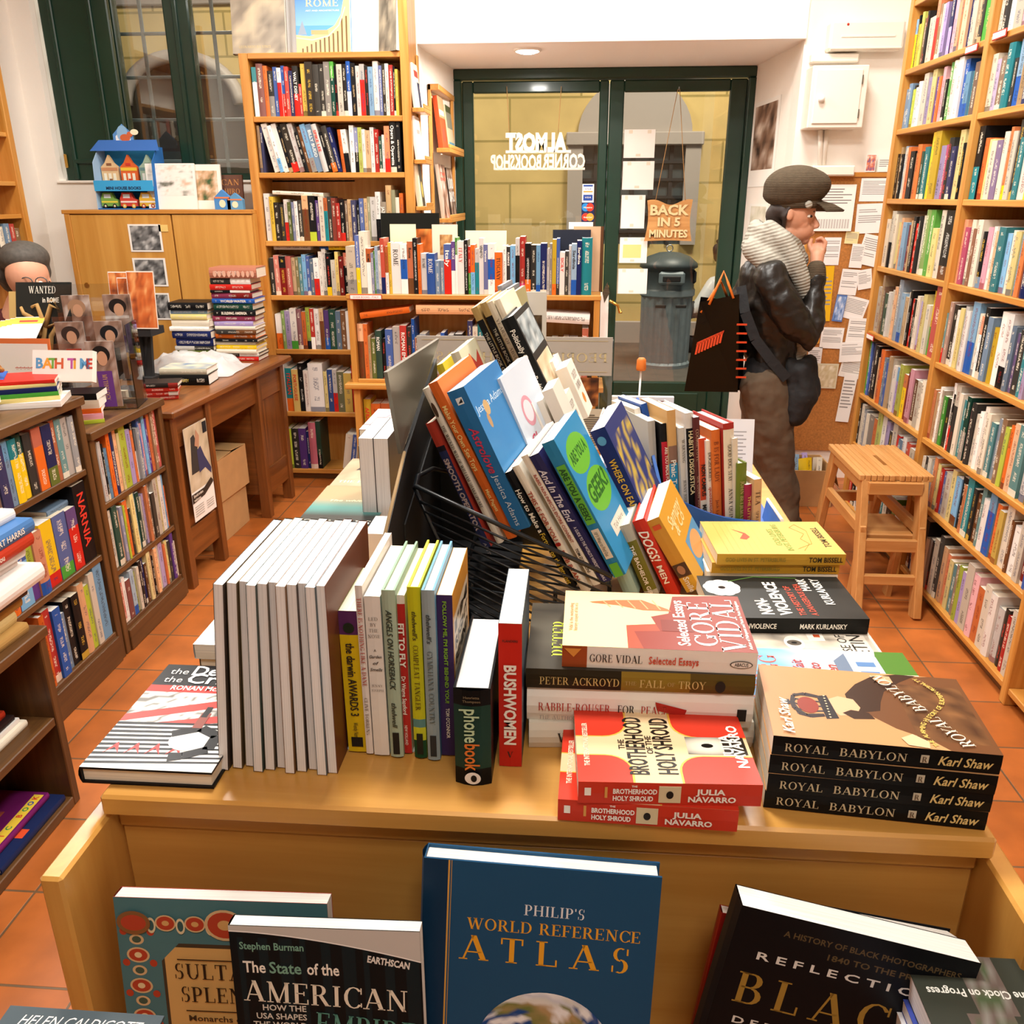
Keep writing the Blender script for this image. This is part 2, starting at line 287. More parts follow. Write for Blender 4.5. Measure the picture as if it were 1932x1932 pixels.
class MB:
    def __init__(s): s.v = []; s.f = []; s.c = []; s.k = []; s.m = []; s.u = []; s.sm = []
    def face(s, idx, c=WHITE, k=None, m=0, uv=None, sm=False):
        s.f.append(tuple(idx)); s.c.append(c); s.k.append(k or c); s.m.append(m); s.u.append(uv); s.sm.append(sm)
    def poly(s, pts, c=WHITE, k=None, m=0, uv=None):
        b = len(s.v); s.v += [Vector(p) for p in pts]; s.face(range(b, b+len(pts)), c, k, m, uv)
    def box(s, lo, hi, c=WHITE, m=0, X=None, bev=0):
        lo, hi = Vector(lo), Vector(hi); b = len(s.v)
        if bev:
            # chamfered box: three inset quads per axis pair
            e = min(bev, min(hi[i]-lo[i] for i in range(3))*.45)
            P = {}
            for sx_ in (0, 1):
                for sy_ in (0, 1):
                    for sz_ in (0, 1):
                        cs = (sx_, sy_, sz_)
                        for ax in range(3):
                            p = Vector([(hi[i] if cs[i] else lo[i]) for i in range(3)])
                            for i in range(3):
                                if i != ax: p[i] += -e if cs[i] else e
                            P[cs, ax] = len(s.v); s.v.append(X @ p if X else p)
            def q(*a): s.face(a, c, m=m)
            for ax in range(3):
                o1, o2 = (ax+1) % 3, (ax+2) % 3
                for sd in (0, 1):
                    def key(a, b_):
                        t = [0, 0, 0]; t[ax] = sd; t[o1] = a; t[o2] = b_; return tuple(t)
                    r = [P[key(a, b_), ax] for a, b_ in ((0, 0), (1, 0), (1, 1), (0, 1))]
                    q(*(r if sd else r[::-1]))
                for a in (0, 1):
                    for b_ in (0, 1):
                        t0 = [0, 0, 0]; t0[o1] = a; t0[o2] = b_; t1 = list(t0); t1[ax] = 1
                        r = [P[tuple(t0), o1], P[tuple(t1), o1], P[tuple(t1), o2], P[tuple(t0), o2]]
                        q(*(r if a == b_ else r[::-1])[::-1])
            for sx_ in (0, 1):
                for sy_ in (0, 1):
                    for sz_ in (0, 1):
                        cs = (sx_, sy_, sz_); r = [P[cs, 0], P[cs, 1], P[cs, 2]]
                        q(*(r if (sx_+sy_+sz_) % 2 else r[::-1]))
            return
        for z in (lo.z, hi.z):
            for x, y in ((lo.x, lo.y), (hi.x, lo.y), (hi.x, hi.y), (lo.x, hi.y)):
                p = Vector((x, y, z)); s.v.append(X @ p if X else p)
        for f in ((3, 2, 1, 0), (4, 5, 6, 7), (0, 1, 5, 4), (1, 2, 6, 5), (2, 3, 7, 6), (3, 0, 4, 7)):
            s.face([b+i for i in f], c, m=m)
    def prism(s, poly, vec, c=WHITE, m=0, cs=None):
        """poly: planar outline (list of points); extruded by vec"""
        b = len(s.v); n = len(poly); vec = Vector(vec); pl = [Vector(p) for p in poly]
        s.v += pl + [p+vec for p in pl]
        s.face(range(b, b+n), c, m=m); s.face([b+n+i for i in range(n)][::-1], c, m=m)
        for i in range(n):
            j = (i+1) % n; s.face((b+j, b+i, b+n+i, b+n+j), cs or c, m=m)
    def tube(s, pts, r, n=8, c=WHITE, m=0, closed=False, caps=True):
        pts = [Vector(p) for p in pts]; N_ = len(pts); rs = r if isinstance(r, (list, tuple)) else [r]*N_
        b = len(s.v); up = None
        for i, p in enumerate(pts):
            if closed: d = pts[(i+1) % N_]-pts[i-1]
            else: d = pts[min(i+1, N_-1)]-pts[max(i-1, 0)]
            d.normalize()
            if up is None:
                up = Vector((0, 0, 1)) if abs(d.z) < .9 else Vector((1, 0, 0))
            a = d.cross(up)
            if a.length < 1e-5: a = d.orthogonal()
            a.normalize(); up = a.cross(d); q = up
            for k in range(n):
                t = 2*math.pi*k/n; s.v.append(p + (a*math.cos(t)+q*math.sin(t))*rs[i])
        for i in range(N_ if closed else N_-1):
            for k in range(n):
                j = (i+1) % N_
                s.face((b+i*n+k, b+i*n+(k+1) % n, b+j*n+(k+1) % n, b+j*n+k), c, m=m, sm=True)
        if caps and not closed:
            s.face([b+k for k in range(n)][::-1], c, m=m); s.face([b+(N_-1)*n+k for k in range(n)], c, m=m)
    def capsule(s, pts, n=14):
        """pts: (x,y,z,r[,ky]) chain with round ends, ky squashes the section across y"""
        P = [Vector(p[:3]) for p in pts]; R = [p[3] for p in pts]
        d0 = (P[1]-P[0]).normalized(); d1 = (P[-1]-P[-2]).normalized()
        Q, S_ = [], []
        for a in (80, 55, 28): Q.append(P[0]-d0*R[0]*math.sin(math.radians(a))); S_.append(R[0]*math.cos(math.radians(a)))
        Q += P; S_ += R
        for a in (28, 55, 80): Q.append(P[-1]+d1*R[-1]*math.sin(math.radians(a))); S_.append(R[-1]*math.cos(math.radians(a)))
        s.tube(Q, S_, n)
    def ball(s, c0, r, nu=16, nv=10, c=WHITE, m=0, X=None):
        c0 = Vector(c0); r = r if isinstance(r, (tuple, list)) else (r, r, r); b = len(s.v)
        for j in range(nv+1):
            ph = math.pi*j/nv
            for i in range(nu):
                th = 2*math.pi*i/nu
                p = Vector((r[0]*math.sin(ph)*math.cos(th), r[1]*math.sin(ph)*math.sin(th), r[2]*math.cos(ph)))
                if X: p = X @ p
                s.v.append(c0+p)
        for j in range(nv):
            for i in range(nu):
                k = (i+1) % nu; s.face((b+j*nu+i, b+(j+1)*nu+i, b+(j+1)*nu+k, b+j*nu+k), c, m=m, sm=True)
    def lathe(s, c0, prof, n=32, c=WHITE, m=0, cf=None):
        c0 = Vector(c0); b = len(s.v)
        for (r, z) in prof:
            for i in range(n):
                t = 2*math.pi*i/n; s.v.append(c0+Vector((r*math.cos(t), r*math.sin(t), z)))
        for j in range(len(prof)-1):
            for i in range(n):
                k = (i+1) % n; s.face((b+j*n+i, b+j*n+k, b+(j+1)*n+k, b+(j+1)*n+i), cf(j, i) if cf else c, m=m, sm=True)
    def ellipse(s, o, ux_, uy_, cx, cy_, rx, ry, c, n=24, a0=0, a1=360):
        o, ux_, uy_ = Vector(o), Vector(ux_), Vector(uy_); pts = []
        for i in range(n+(a1-a0 < 360)):
            t = math.radians(a0+(a1-a0)*i/n); pts.append(o+ux_*(cx+rx*math.cos(t))+uy_*(cy_+ry*math.sin(t)))
        s.poly(pts, c)
    def grid(s, o, ux_, uy_, w_, h_, nx, ny, fn):
        o, ux_, uy_ = Vector(o), Vector(ux_), Vector(uy_); b = len(s.v)
        for j in range(ny+1):
            for i in range(nx+1): s.v.append(o+ux_*(w_*i/nx)+uy_*(h_*j/ny))
        C = [[fn(i/nx, j/ny) for i in range(nx+1)] for j in range(ny+1)]
        for j in range(ny):
            for i in range(nx):
                c = [C[j][i], C[j][i+1], C[j+1][i+1], C[j+1][i]]
                if None in c: continue
                a = b+j*(nx+1)+i; s.face((a, a+1, a+nx+2, a+nx+1), c)
    def text(s, t, o, ux_, uy_, size, c, align='L', font='sans', width=None, sp_=.0):
        """size: height of a capital. o: baseline start (or centre / end)"""
        o, ux_, uy_ = Vector(o), Vector(ux_), Vector(uy_)
        if font == 'serif' or font == 'serifi':
            tot = 0
            for ch in t.upper(): tot += GL.get(ch, GL[' '])[0]+.06+sp_
            fx = size if not width else width/tot
            x = {'L': 0, 'C': -tot/2, 'R': -tot}[align]
            sh = .22 if font == 'serifi' else 0
            def P(px, py): return o+ux_*((px+sh*py)*fx)+uy_*(py*size)
            for ch in t.upper():
                wd, st = GL.get(ch, GL[' '])
                for q in st:
                    if q[0] == 'B': s.poly([P(x+q[1], q[2]), P(x+q[3], q[2]), P(x+q[3], q[4]), P(x+q[1], q[4])], c)
                    elif q[0] == 'L':
                        _, x0, y0, x1, y1, th = q; h2 = th/2
                        s.poly([P(x+x0-h2, y0), P(x+x0+h2, y0), P(x+x1+h2, y1), P(x+x1-h2, y1)] if y1 > y0 else [P(x+x1-h2, y1), P(x+x1+h2, y1), P(x+x0+h2, y0), P(x+x0-h2, y0)], c)
                    else:
                        _, cx, cy_, rx, ry, a0, a1, th = q; n = max(5, int((a1-a0)/24)); ri, rj = rx-th, ry-min(.05, ry*.3) if th < rx*.95 else ry*.05
                        for i in range(n):
                            p0 = math.radians(a0+(a1-a0)*i/n); p1 = math.radians(a0+(a1-a0)*(i+1)/n)
                            s.poly([P(x+cx+ri*math.cos(p0), cy_+rj*math.sin(p0)), P(x+cx+rx*math.cos(p0), cy_+ry*math.sin(p0)), P(x+cx+rx*math.cos(p1), cy_+ry*math.sin(p1)), P(x+cx+ri*math.cos(p1), cy_+rj*math.sin(p1))], c)
                x += wd+.06+sp_
            return
        vs, fs, x0, x1 = text_mesh(t, {'bold': .018, 'boldi': .018, 'heavy': .035, 'black': .06}.get(font, 0), .28 if font.endswith('i') and font != 'sans' and font != 'serif' else 0)
        if not vs: return
        k = size/.70; fx = k if not width else width/max(x1-x0, 1e-4)
        off = {'L': -x0, 'C': -(x0+x1)/2, 'R': -x1}[align]; b = len(s.v)
        for v in vs: s.v.append(o+ux_*((v.x+off)*fx)+uy_*(v.y*k))
        for f in fs: s.face([b+i for i in f], c)
    def build(s, name, mats, parent=None, mtx=None, smooth=False):
        me = bpy.data.meshes.new(name); me.from_pydata([tuple(v) for v in s.v], [], s.f)
        mats = mats if isinstance(mats, (list, tuple)) else [mats]
        for m in mats: me.materials.append(MATS[m])
        if any(s.m): me.polygons.foreach_set('material_index', s.m)
        me.polygons.foreach_set('use_smooth', [bool(x or smooth) for x in s.sm])
        if any(m in ('print', 'matte', 'ink', 'cover', 'paper') for m in mats):
            ca = me.color_attributes.new('Col', 'FLOAT_COLOR', 'CORNER'); a = []
            for f, c in zip(s.f, s.c):
                if isinstance(c, list):
                    for q in c: a += list(q)
                else: a += list(c)*len(f)
            ca.data.foreach_set('color', a)
            if 'cover' in mats:
                cb = me.color_attributes.new('Ink', 'FLOAT_COLOR', 'CORNER'); a = []
                for f, c in zip(s.f, s.k): a += list(c)*len(f)
                cb.data.foreach_set('color', a)
            if 'cover' in mats or 'paper' in mats:
                uvl = me.uv_layers.new(name='UVMap'); a = []
                for f, q in zip(s.f, s.u):
                    if q is None: a += [5.0, 5.0]*len(f)
                    else:
                        for p in q: a += [p[0], p[1]]
                uvl.data.foreach_set('uv', a)
        o = bpy.data.objects.new(name, me); col.objects.link(o)
        if parent: o.parent = parent
        if mtx is not None: o.matrix_world = mtx
        return o
def tag(o, label=None, cat=None, group=None, kind=None):
    if label: o['label'] = label
    if cat: o['category'] = cat
    if group: o['group'] = group
    if kind: o['kind'] = kind
    return o
def thing(name, label, cat, mtx=None, group=None):
    o = bpy.data.objects.new(name, None); o.empty_display_size = .05; col.objects.link(o)
    if mtx is not None: o.matrix_world = mtx if isinstance(mtx, Matrix) else Matrix.Translation(Vector(mtx))
    return tag(o, label, cat, group)
def frame(o, X, Y, Z):
    m = Matrix((Vector(X).normalized(), Vector(Y).normalized(), Vector(Z).normalized())).transposed().to_4x4(); m.translation = Vector(o); return m
def part(name, mb, mat, parent, smooth=False, label=None):
    o = mb.build(name, mat, parent, smooth=smooth)
    if label: o['label'] = label
    return o
def bxp(name, lo, hi, mat, parent, bev=.002, X=None):
    m = MB(); m.box(lo, hi, bev=bev, X=X); return part(name, m, mat, parent)
def struct(name, mb, mat, parent=None):
    o = mb.build(name, mat, parent)
    if not parent: o['kind'] = 'structure'
    return o
ORD = 'first second third fourth fifth sixth seventh eighth ninth tenth eleventh twelfth thirteenth fourteenth fifteenth sixteenth seventeenth eighteenth nineteenth twentieth'.split()
TENS = {2: 'twenty', 3: 'thirty', 4: 'forty', 5: 'fifty'}
def ordw(i):
    if i <= 20: return ORD[i-1]
    t, u = divmod(i, 10)
    return (TENS[t][:-1]+'ieth') if u == 0 else TENS[t]+'-'+ORD[u-1]
# ------------------------------------------------------------------ books
PAPER = hx('f0e6d2'); PAPERW = hx('f4f0e8')
def book(name, label, cat, group, mtx, t, h, d, cols, ink=None, hard=False, front=None, back=None, page=PAPER, title=None, art=None, spine_art=None, plain=False, jacket=False):
    """cols: [(fraction from the top, colour)]. title: [(text, start from top, size, colour, font, width)] on the spine"""
    root = thing(name, label, cat, mtx, group)
    b = .0022 if hard else .0005; bul = (.14*t if hard else .0006); ins = .003 if hard else .0004
    n = 4 if hard else 2
    m = MB(); prof = []
    for i in range(n+1):
        a = i/n; prof.append((a*t, -bul*math.sin(math.pi*a)))
    zt = h
    for fr, c in cols:
        zb = max(0, zt-fr*h)
        for i in range(n):
            (x0, y0), (x1, y1) = prof[i], prof[i+1]; ba = len(m.v)
            m.v += [Vector((x0, y0, zb)), Vector((x1, y1, zb)), Vector((x1, y1, zt)), Vector((x0, y0, zt))]
            k = c if plain or ink is None else ink
            m.face((ba, ba+1, ba+2, ba+3), c, k, 0, [(x0/t, zb/h), (x1/t, zb/h), (x1/t, zt/h), (x0/t, zt/h)])
        zt = zb
    fc = front or cols[0][1]; bc = back or fc
    m.box((0, 0, 0), (b, d, h), bc); m.box((t-b, 0, 0), (t, d, h), fc)
    if hard:
        m.box((b, 0, 0), (t-b, .001, h), cols[0][1])
    cov = part('cover', m, 'cover', root)
    p = MB(); x0, x1, y0, y1, z0, z1 = b, t-b, .0012, d-ins, ins, h-ins
    def Q(pts, uv): p.poly(pts, page, uv=uv)
    sag = .0
    Q([(x0, y0, z1), (x1, y0, z1), (x1, y1, z1), (x0, y1, z1)], [(x0, y0), (x1, y0), (x1, y1), (x0, y1)])
    Q([(x0, y1, z0), (x1, y1, z0), (x1, y0, z0), (x0, y0, z0)], [(x0, y1), (x1, y1), (x1, y0), (x0, y0)])
    Q([(x1, y1, z0), (x0, y1, z0), (x0, y1, z1), (x1, y1, z1)], [(x1, z0), (x0, z0), (x0, z1), (x1, z1)])
    part('pages', p, 'paper', root)
    if title or spine_art:
        q = MB(); yb = -bul-.0006
        if spine_art: spine_art(q, t, h, yb)
        for s_, z0_, sz, c, fnt, wd in (title or []):
            q.text(s_, (t/2-sz*.5 if True else 0, yb-.0004, h-z0_), (0, 0, -1), (1, 0, 0), sz, c, 'L', fnt, wd)
        part('title', q, 'ink', cov)
    if art:
        q = MB(); A = Art(q, t, h, d); art(A); part('cover_picture', q, 'print', cov)
    return root
class Art:
    """front cover drawing: s to the right from the spine, t up, both as fractions"""
    def __init__(s, q, t, h, d): s.q, s.t, s.h, s.d = q, t, h, d; s.e = .0001
    def P(s, a, b): return Vector((s.t+s.e, a*s.d, b*s.h))
    def step(s): s.e += .000028
    def poly(s, pts, c): s.step(); s.q.poly([s.P(*p) for p in pts], c)
    def rect(s, a0, b0, a1, b1, c): s.poly([(a0, b0), (a1, b0), (a1, b1), (a0, b1)], c)
    def ell(s, a, b, ra, rb, c, n=22, a0=0, a1=360): s.step(); s.q.ellipse(s.P(0, 0), (0, s.d, 0), (0, 0, s.h), a, b, ra, rb, c, n, a0, a1)
    def disc(s, a, b, ra, rb, fn, nr=18, na=60):
        s.step(); v0 = len(s.q.v); C = []
        for i in range(nr+1):
            for k in range(na):
                t = 2*math.pi*k/na; r = i/nr; s.q.v.append(s.P(a+ra*r*math.cos(t), b+rb*r*math.sin(t))); C.append(fn(r*math.cos(t), r*math.sin(t)))
        for i in range(nr):
            for k in range(na):
                q = (i*na+k, (i+1)*na+k, (i+1)*na+(k+1) % na, i*na+(k+1) % na); s.q.face([v0+z for z in q], [C[z] for z in q])
    def grid(s, a0, b0, a1, b1, nx, ny, fn): s.step(); s.q.grid(s.P(a0, b0), (0, 1, 0), (0, 0, 1), (a1-a0)*s.d, (b1-b0)*s.h, nx, ny, fn)
    def text(s, t, a, b, size, c, align='C', font='sans', width=None, rot=0, sp_=0):
        s.step(); r = math.radians(rot); s.q.text(t, s.P(a, b), (0, math.cos(r), math.sin(r)), (0, -math.sin(r), math.cos(r)), size, c, align, font, width*s.d if width else None, sp_)
    def line(s, pts, wd, c):
        s.step()
        for (a0, b0), (a1, b1) in zip(pts, pts[1:]):
            p, q = s.P(a0, b0), s.P(a1, b1); d = (q-p).normalized(); n = Vector((0, -d.z, d.y))*wd/2
            s.q.poly([p-n, q-n, q+n, p+n], c)
def mixc(a, b, f): return tuple(a[i]*(1-f)+b[i]*f for i in range(3))+(1,)
def nz(x, y, z=0, s=1): return noise.noise(Vector((x*s, y*s, z)))
def photo(seed, *cols):
    cs = [hx(c) if isinstance(c, str) else c for c in cols]
    def f(a, b):
        v = (noise.noise(Vector((a*4+seed*7.3, b*4, seed)))*.9+noise.noise(Vector((a*11, b*11+seed, 3)))*.4)*.8+.5
        v = max(0, min(.999, v))*(len(cs)-1); i = int(v); return mixc(cs[i], cs[i+1], v-i)
    return f
TOK = re.compile(r"([A-Za-z]+)(\d+)(?:/(\d+))?(?:'([^']*)')?$")
MUTE = [hx('8a8078'), hx('c8bca8'), hx('4a4440'), hx('b09878')]
def row(kind, group, where, end, O, X, Y, L, hb, d, toks, fill=.985, rev=False, hard=.35, noun='book', lean0=0, setback=.012):
    """one shelf of books. O: floor point of its first book's spine corner; X along the shelf, Y into it"""
    O, X, Y = Vector(O), Vector(X), Vector(Y); Z = Vector((0, 0, 1))
    items = []; lean = 0
    for tk in re.findall(r"<-?\d+|[A-Za-z]+\d+(?:/\d+)?(?:'[^']*')?", toks):
        if tk[0] == '<': lean = float(tk[1:]); continue
        mt = TOK.match(tk)
        items.append((mt.group(1), int(mt.group(2)), int(mt.group(3) or 0), mt.group(4), lean))
    tot = sum(w_/math.cos(math.radians(l)) for _, w_, _, _, l in items); k = L*fill/tot
    x = 0; n = sum(q[0] != 'Z' for q in items); i = -1
    for (cc, w_, hh, ti, l) in items:
        t = w_*k
        if cc == 'Z': x += t; continue
        i += 1; a = math.radians(l)
        h = hb*(hh/100 if hh else random.uniform(.80, 1.0)); dd = min(d*random.uniform(.82, 1.0), d)
        c1 = mixc(pc(cc[0]), random.choice(MUTE), random.uniform(0, .08 if cc[0] in 'Kkbt' else .46)); j = 1+random.uniform(-.2, .08); c1 = tuple(min(1, q*j) for q in c1[:3])+(1,)
        ink = hx('f4ead2') if cc[0] in DARK else hx(random.choice(['2a2622', '7a2018', '22335c']))
        if cc[0] in 'Kk' and random.random() < .5: ink = hx(random.choice(['d8b040', 'd04030', 'e8e8e0', 'c8a878']))
        cols = [(1, c1)]
        if len(cc) > 1:
            c2 = pc(cc[1]); f = random.choice([.3, .55, .7, .8])
            cols = [(f, c1), (1-f, c2)]
            if len(cc) > 2: cols = [(.3, c1), (.4, c2), (.3, pc(cc[2]))]
        elif random.random() < .22:
            cols = [(.9, c1), (.1, mixc(c1, ink, .7))]
        isn = rev and n-i or i+1
        size = 'thin ' if t < .016 else ('thick ' if t > .034 else '')
        nm = CN[cc[0]] + (' and '+CN[cc[1]] if len(cc) > 1 else '')
        lab = f"{size}{nm} {noun}, {ordw(isn)} from {end}, {where}"
        if hh and hh <= 76: lab = 'short '+lab
        ww = lab.split()
        if len(ww) > 16 and size: lab = lab.replace(size, '', 1)
        if len(lab.split()) > 16: lab = lab.replace('short ', '', 1)
        if len(lab.split()) > 16: lab = lab.replace('pale grey', 'grey').replace('taupe grey', 'taupe').replace('light blue', 'azure').replace('slate blue', 'slate').replace('dark red', 'crimson').replace('pale yellow', 'straw').replace('dark green', 'bottle-green')
        sb = random.uniform(0, setback)
        if a > 0: org = O+X*(x+t/math.cos(a)-t*math.cos(a))+Y*sb; Xa = X*math.cos(a)-Z*math.sin(a); Za = X*math.sin(a)+Z*math.cos(a); org += Z*t*math.sin(a)
        else: org = O+X*x+Y*sb; Xa = X*math.cos(-a)+Z*math.sin(-a); Za = -X*math.sin(-a)+Z*math.cos(-a)
        tit = None
        if ti:
            tc = hx('f4efe4') if cc[0] in DARK else hx('2b2620')
            if ti.startswith('*'): ti = ti[1:]; tc = hx('d8392a')
            fn = 'serif' if ti.startswith('^') else 'bold'; ti = ti.lstrip('^')
            sz = t*.5; tit = [(ti, h*.12, sz, tc, fn, min(h*.75, len(ti)*sz*.85))]
        book(kind, lab, 'book', group, frame(org, Xa, Y, Za), t*.97, h, dd, cols, ink, hard=random.random() < hard, front=c1, title=tit, plain=bool(ti),
             page=random.choice([PAPER, PAPERW, hx('e6d9c0')]))
        x += t/math.cos(a)
def flatbook(name, label, group, ctr, yaw, t, h, d, cols, ink=None, **kw):
    """a book lying face up, its spine towards -y before the yaw; ctr: middle of the spine's lower edge"""
    R = Matrix.Rotation(yaw, 3, 'Z'); Xl = R @ Vector((1, 0, 0)); Yl = R @ Vector((0, 1, 0))
    o = Vector(ctr)+Xl*h/2
    return book(name, label, 'book', group, frame(o, (0, 0, 1), Yl, -Xl), t, h, d, cols, ink, **kw)
# ------------------------------------------------------------------ the room
def slab(name, lo, hi, mat): m = MB(); m.box(lo, hi); return struct(name, m, mat)
slab('floor', (-3.1, -1.4, -.06), (1.75, 5.8, 0), 'terracotta')
slab('ceiling', (-3.2, -1.4, 3.15), (1.75, 5.0, 3.25), 'ceiling_white')
slab('wall_right', (1.68, -1.4, 0), (1.78, 5.0, 3.15), 'plaster')
slab('wall_left', (-3.1, -1.4, 0), (-2.98, 5.0, 3.15), 'plaster')
slab('wall_rear', (-3.0, -1.5, 0), (1.75, -1.4, 3.15), 'rear_wall_paint')
WX0, WX1, WZ0 = -2.86, -1.2, 1.62           # window opening in the back wall
DX0, DX1, DZ = -.84, 1.10, 2.277            # door opening
m = MB()
m.box((-2.98, 4.85, 0), (WX0, 5.05, 3.15)); m.box((WX0, 4.85, 0), (WX1, 5.05, WZ0)); m.box((WX1, 4.85, 0), (DX0, 5.05, 3.15))
m.box((DX1, 4.88, 0), (1.68, 5.05, 3.15))
struct('wall_back', m, 'plaster')
m = MB(); m.box((DX0, 4.85, DZ), (DX1, 5.9, 3.15)); struct('wall_lintel', m, 'lintel_white')
m = MB(); m.prism([(DX0, 5.05, 0), (DX0, 5.05, DZ), (DX0+.06, 5.82, DZ), (DX0+.06, 5.82, 0)], (-.08, 0, 0)); struct('wall_reveal_left', m, 'plaster')
m = MB(); m.prism([(DX1, 5.05, 0), (DX1-.06, 5.82, 0), (DX1-.06, 5.82, DZ), (DX1, 5.05, DZ)], (.08, 0, 0)); struct('wall_reveal_right', m, 'plaster')
# glazed double door
DY = 5.8
def leaf(name, x0, x1, gx0, gx1):
    m = MB(); z0, z1, gz0, gz1 = .02, 2.21, .36, 2.145
    m.box((x0, DY, z0), (gx0, DY+.05, z1), bev=.006); m.box((gx1, DY, z0), (x1, DY+.05, z1), bev=.006)
    m.box((gx0, DY, gz1), (gx1, DY+.05, z1), bev=.006); m.box((gx0, DY, z0), (gx1, DY+.05, gz0), bev=.006)
    m.box((gx0+.06, DY-.008, z0+.08), (gx1-.06, DY+.01, gz0-.07), bev=.006)
    o = struct(name, m, 'green_paint')
    g = MB(); g.box((gx0, DY+.022, gz0), (gx1, DY+.028, gz1)); part('door_glass', g, 'window_glass', o)
    for bz in (gz0, gz1-.012):
        pass
    return o
d1 = leaf('door_1', -.735, .168, -.668, .112)
d2 = leaf('door_2', .174, 1.0, .262, .90)
m = MB(); m.tube([(.2, DY-.01, 1.0), (.2, DY-.06, 1.0), (.2, DY-.06, .86), (.2, DY-.01, .86)], .008); part('door_handle', m, 'brass', d2)
m = MB(); m.box((-.785, DY-.03, 2.215), (1.045, DY+.07, 2.277), bev=.008); m.box((-.785, DY-.03, 0), (-.738, DY+.07, 2.215), bev=.006); m.box((1.003, DY-.03, 0), (1.045, DY+.07, 2.215), bev=.006)
struct('trim_1', m, 'green_paint')
# window with a folded shutter leaf
WY = 4.97
o = None
m = MB(); m.box((WX0, WY-.03, WZ0), (WX1, WY+.05, WZ0+.05), bev=.006)
xg = [uy(213, 0, WY).x, uy(308, 0, WY).x]
m.box((-2.60, WY-.01, WZ0), (-2.475, WY+.05, 3.15), bev=.006); m.box((-2.20, WY-.02, WZ0), (-2.06, WY+.05, 3.15), bev=.008); m.box((-2.145, WY-.035, WZ0), (-2.12, WY, 3.15), bev=.004)
m.box((-1.30, WY-.02, WZ0), (WX1, WY+.05, 3.15), bev=.006)
win = struct('window_1', m, 'green_paint')
m = MB(); m.box((-2.48, WY+.018, WZ0+.04), (-2.19, WY+.022, 3.15)); part('window_pane', m, 'window_glass', win)
m = MB(); m.box((-2.07, WY+.018, WZ0+.04), (-1.29, WY+.022, 3.15)); part('window_pane', m, 'window_glass', win)
m = MB(); m.box((WX0-.01, WY-.135, WZ0+.0005), (WX1, 5.05, WZ0+.014), bev=.003); part('window_sill', m, 'plaster', win)
sh = thing('window_shutter', 'dark green painted wooden shutter leaf folded beside the window', 'shutter', (-2.65, WY-.05, WZ0-.04))
def rel(o, v): return Vector(v)-o.matrix_world.translation
def bxr(name, lo, hi, mat, par, bev=.002):
    t = par.matrix_world.translation; return bxp(name, Vector(lo)-t, Vector(hi)-t, mat, par, bev)
sy0 = WY-.085
bxr('shutter_board', (-2.835, sy0, WZ0-.03), (-2.465, sy0+.035, 3.14), 'green_paint', sh, .006)
m = MB(); t = sh.matrix_world.translation
for x in (-2.77, -2.56): m.box(Vector((x-.012, sy0-.014, WZ0+.02))-t, Vector((x+.012, sy0, 3.14))-t, bev=.005)
m.box(Vector((-2.77, sy0-.014, WZ0+.10))-t, Vector((-2.56, sy0, WZ0+.125))-t, bev=.005)
part('panel_moulding', m, 'green_paint', sh)
m = MB(); m.box(Vector((-2.828, sy0-.012, WZ0+.08))-t, Vector((-2.812, sy0, WZ0+.15))-t, bev=.003); part('hinge', m, 'brass', sh)
# window grille outside
gr = thing('window_grille', 'grey iron bar grille outside the tall window', 'grille', (-2.0, 5.12, WZ0))
m = MB(); t = gr.matrix_world.translation
for x in (-2.40, -2.00, -1.78, -1.55): m.tube([Vector((x, 5.12, WZ0-.05))-t, Vector((x, 5.12, 3.3))-t], .011, 8)
for k in range(8):
    z = WZ0+.12+k*.215; m.tube([Vector((-2.8, 5.12, z))-t, Vector((-1.15, 5.12, z))-t], .009, 8)
part('bars', m, 'bin_plastic', gr)
# recessed downlight in the soffit
dl = thing('recessed_downlight', 'round white recessed downlight glowing in the soffit above the door', 'ceiling light', (-0.290, 5.07, DZ))
m = MB(); m.lathe((0, 0, 0), [(.075, 0), (.075, -.008), (.058, -.012), (.052, -.002)], 28); part('trim_ring', m, 'lamp_frame', dl)
m = MB(); m.lathe((0, 0, 0), [(.0, -.022), (.035, -.02), (.06, -.012)], 28); part('bulb', m, 'lamp_glow', dl)
area('downlight_lamp', (-0.290, 5.07, DZ-.03), .1, 16, WARM)
# ------------------------------------------------------------------ street beyond the glass
slab('street', (-9, 5.9, -.12), (9, 10.4, -.02), 'asphalt')
FY = 9.9
xa0, xa1 = uy(1072, 275, FY).x, uy(1322, 275, FY).x; zs = uy(1195, 275, FY).z
m = MB(); m.box((-9, FY, -.1), (xa0, FY+.3, 6)); m.box((xa1, FY, -.1), (9, FY+.3, 6)); m.box((xa0, FY, zs), (xa1, FY+.3, 6)); m.box((xa0, FY, -.1), (xa1, FY+.3, 1.05))
struct('wall_across_street', m, 'yellow_plaster')
m = MB(); m.box((-9, FY-.04, -.1), (9, FY, .22), bev=.01); m.box((-9, FY-.05, 3.42), (-1.9, FY, 3.56), bev=.01); struct('trim_2', m, 'grey_panel')
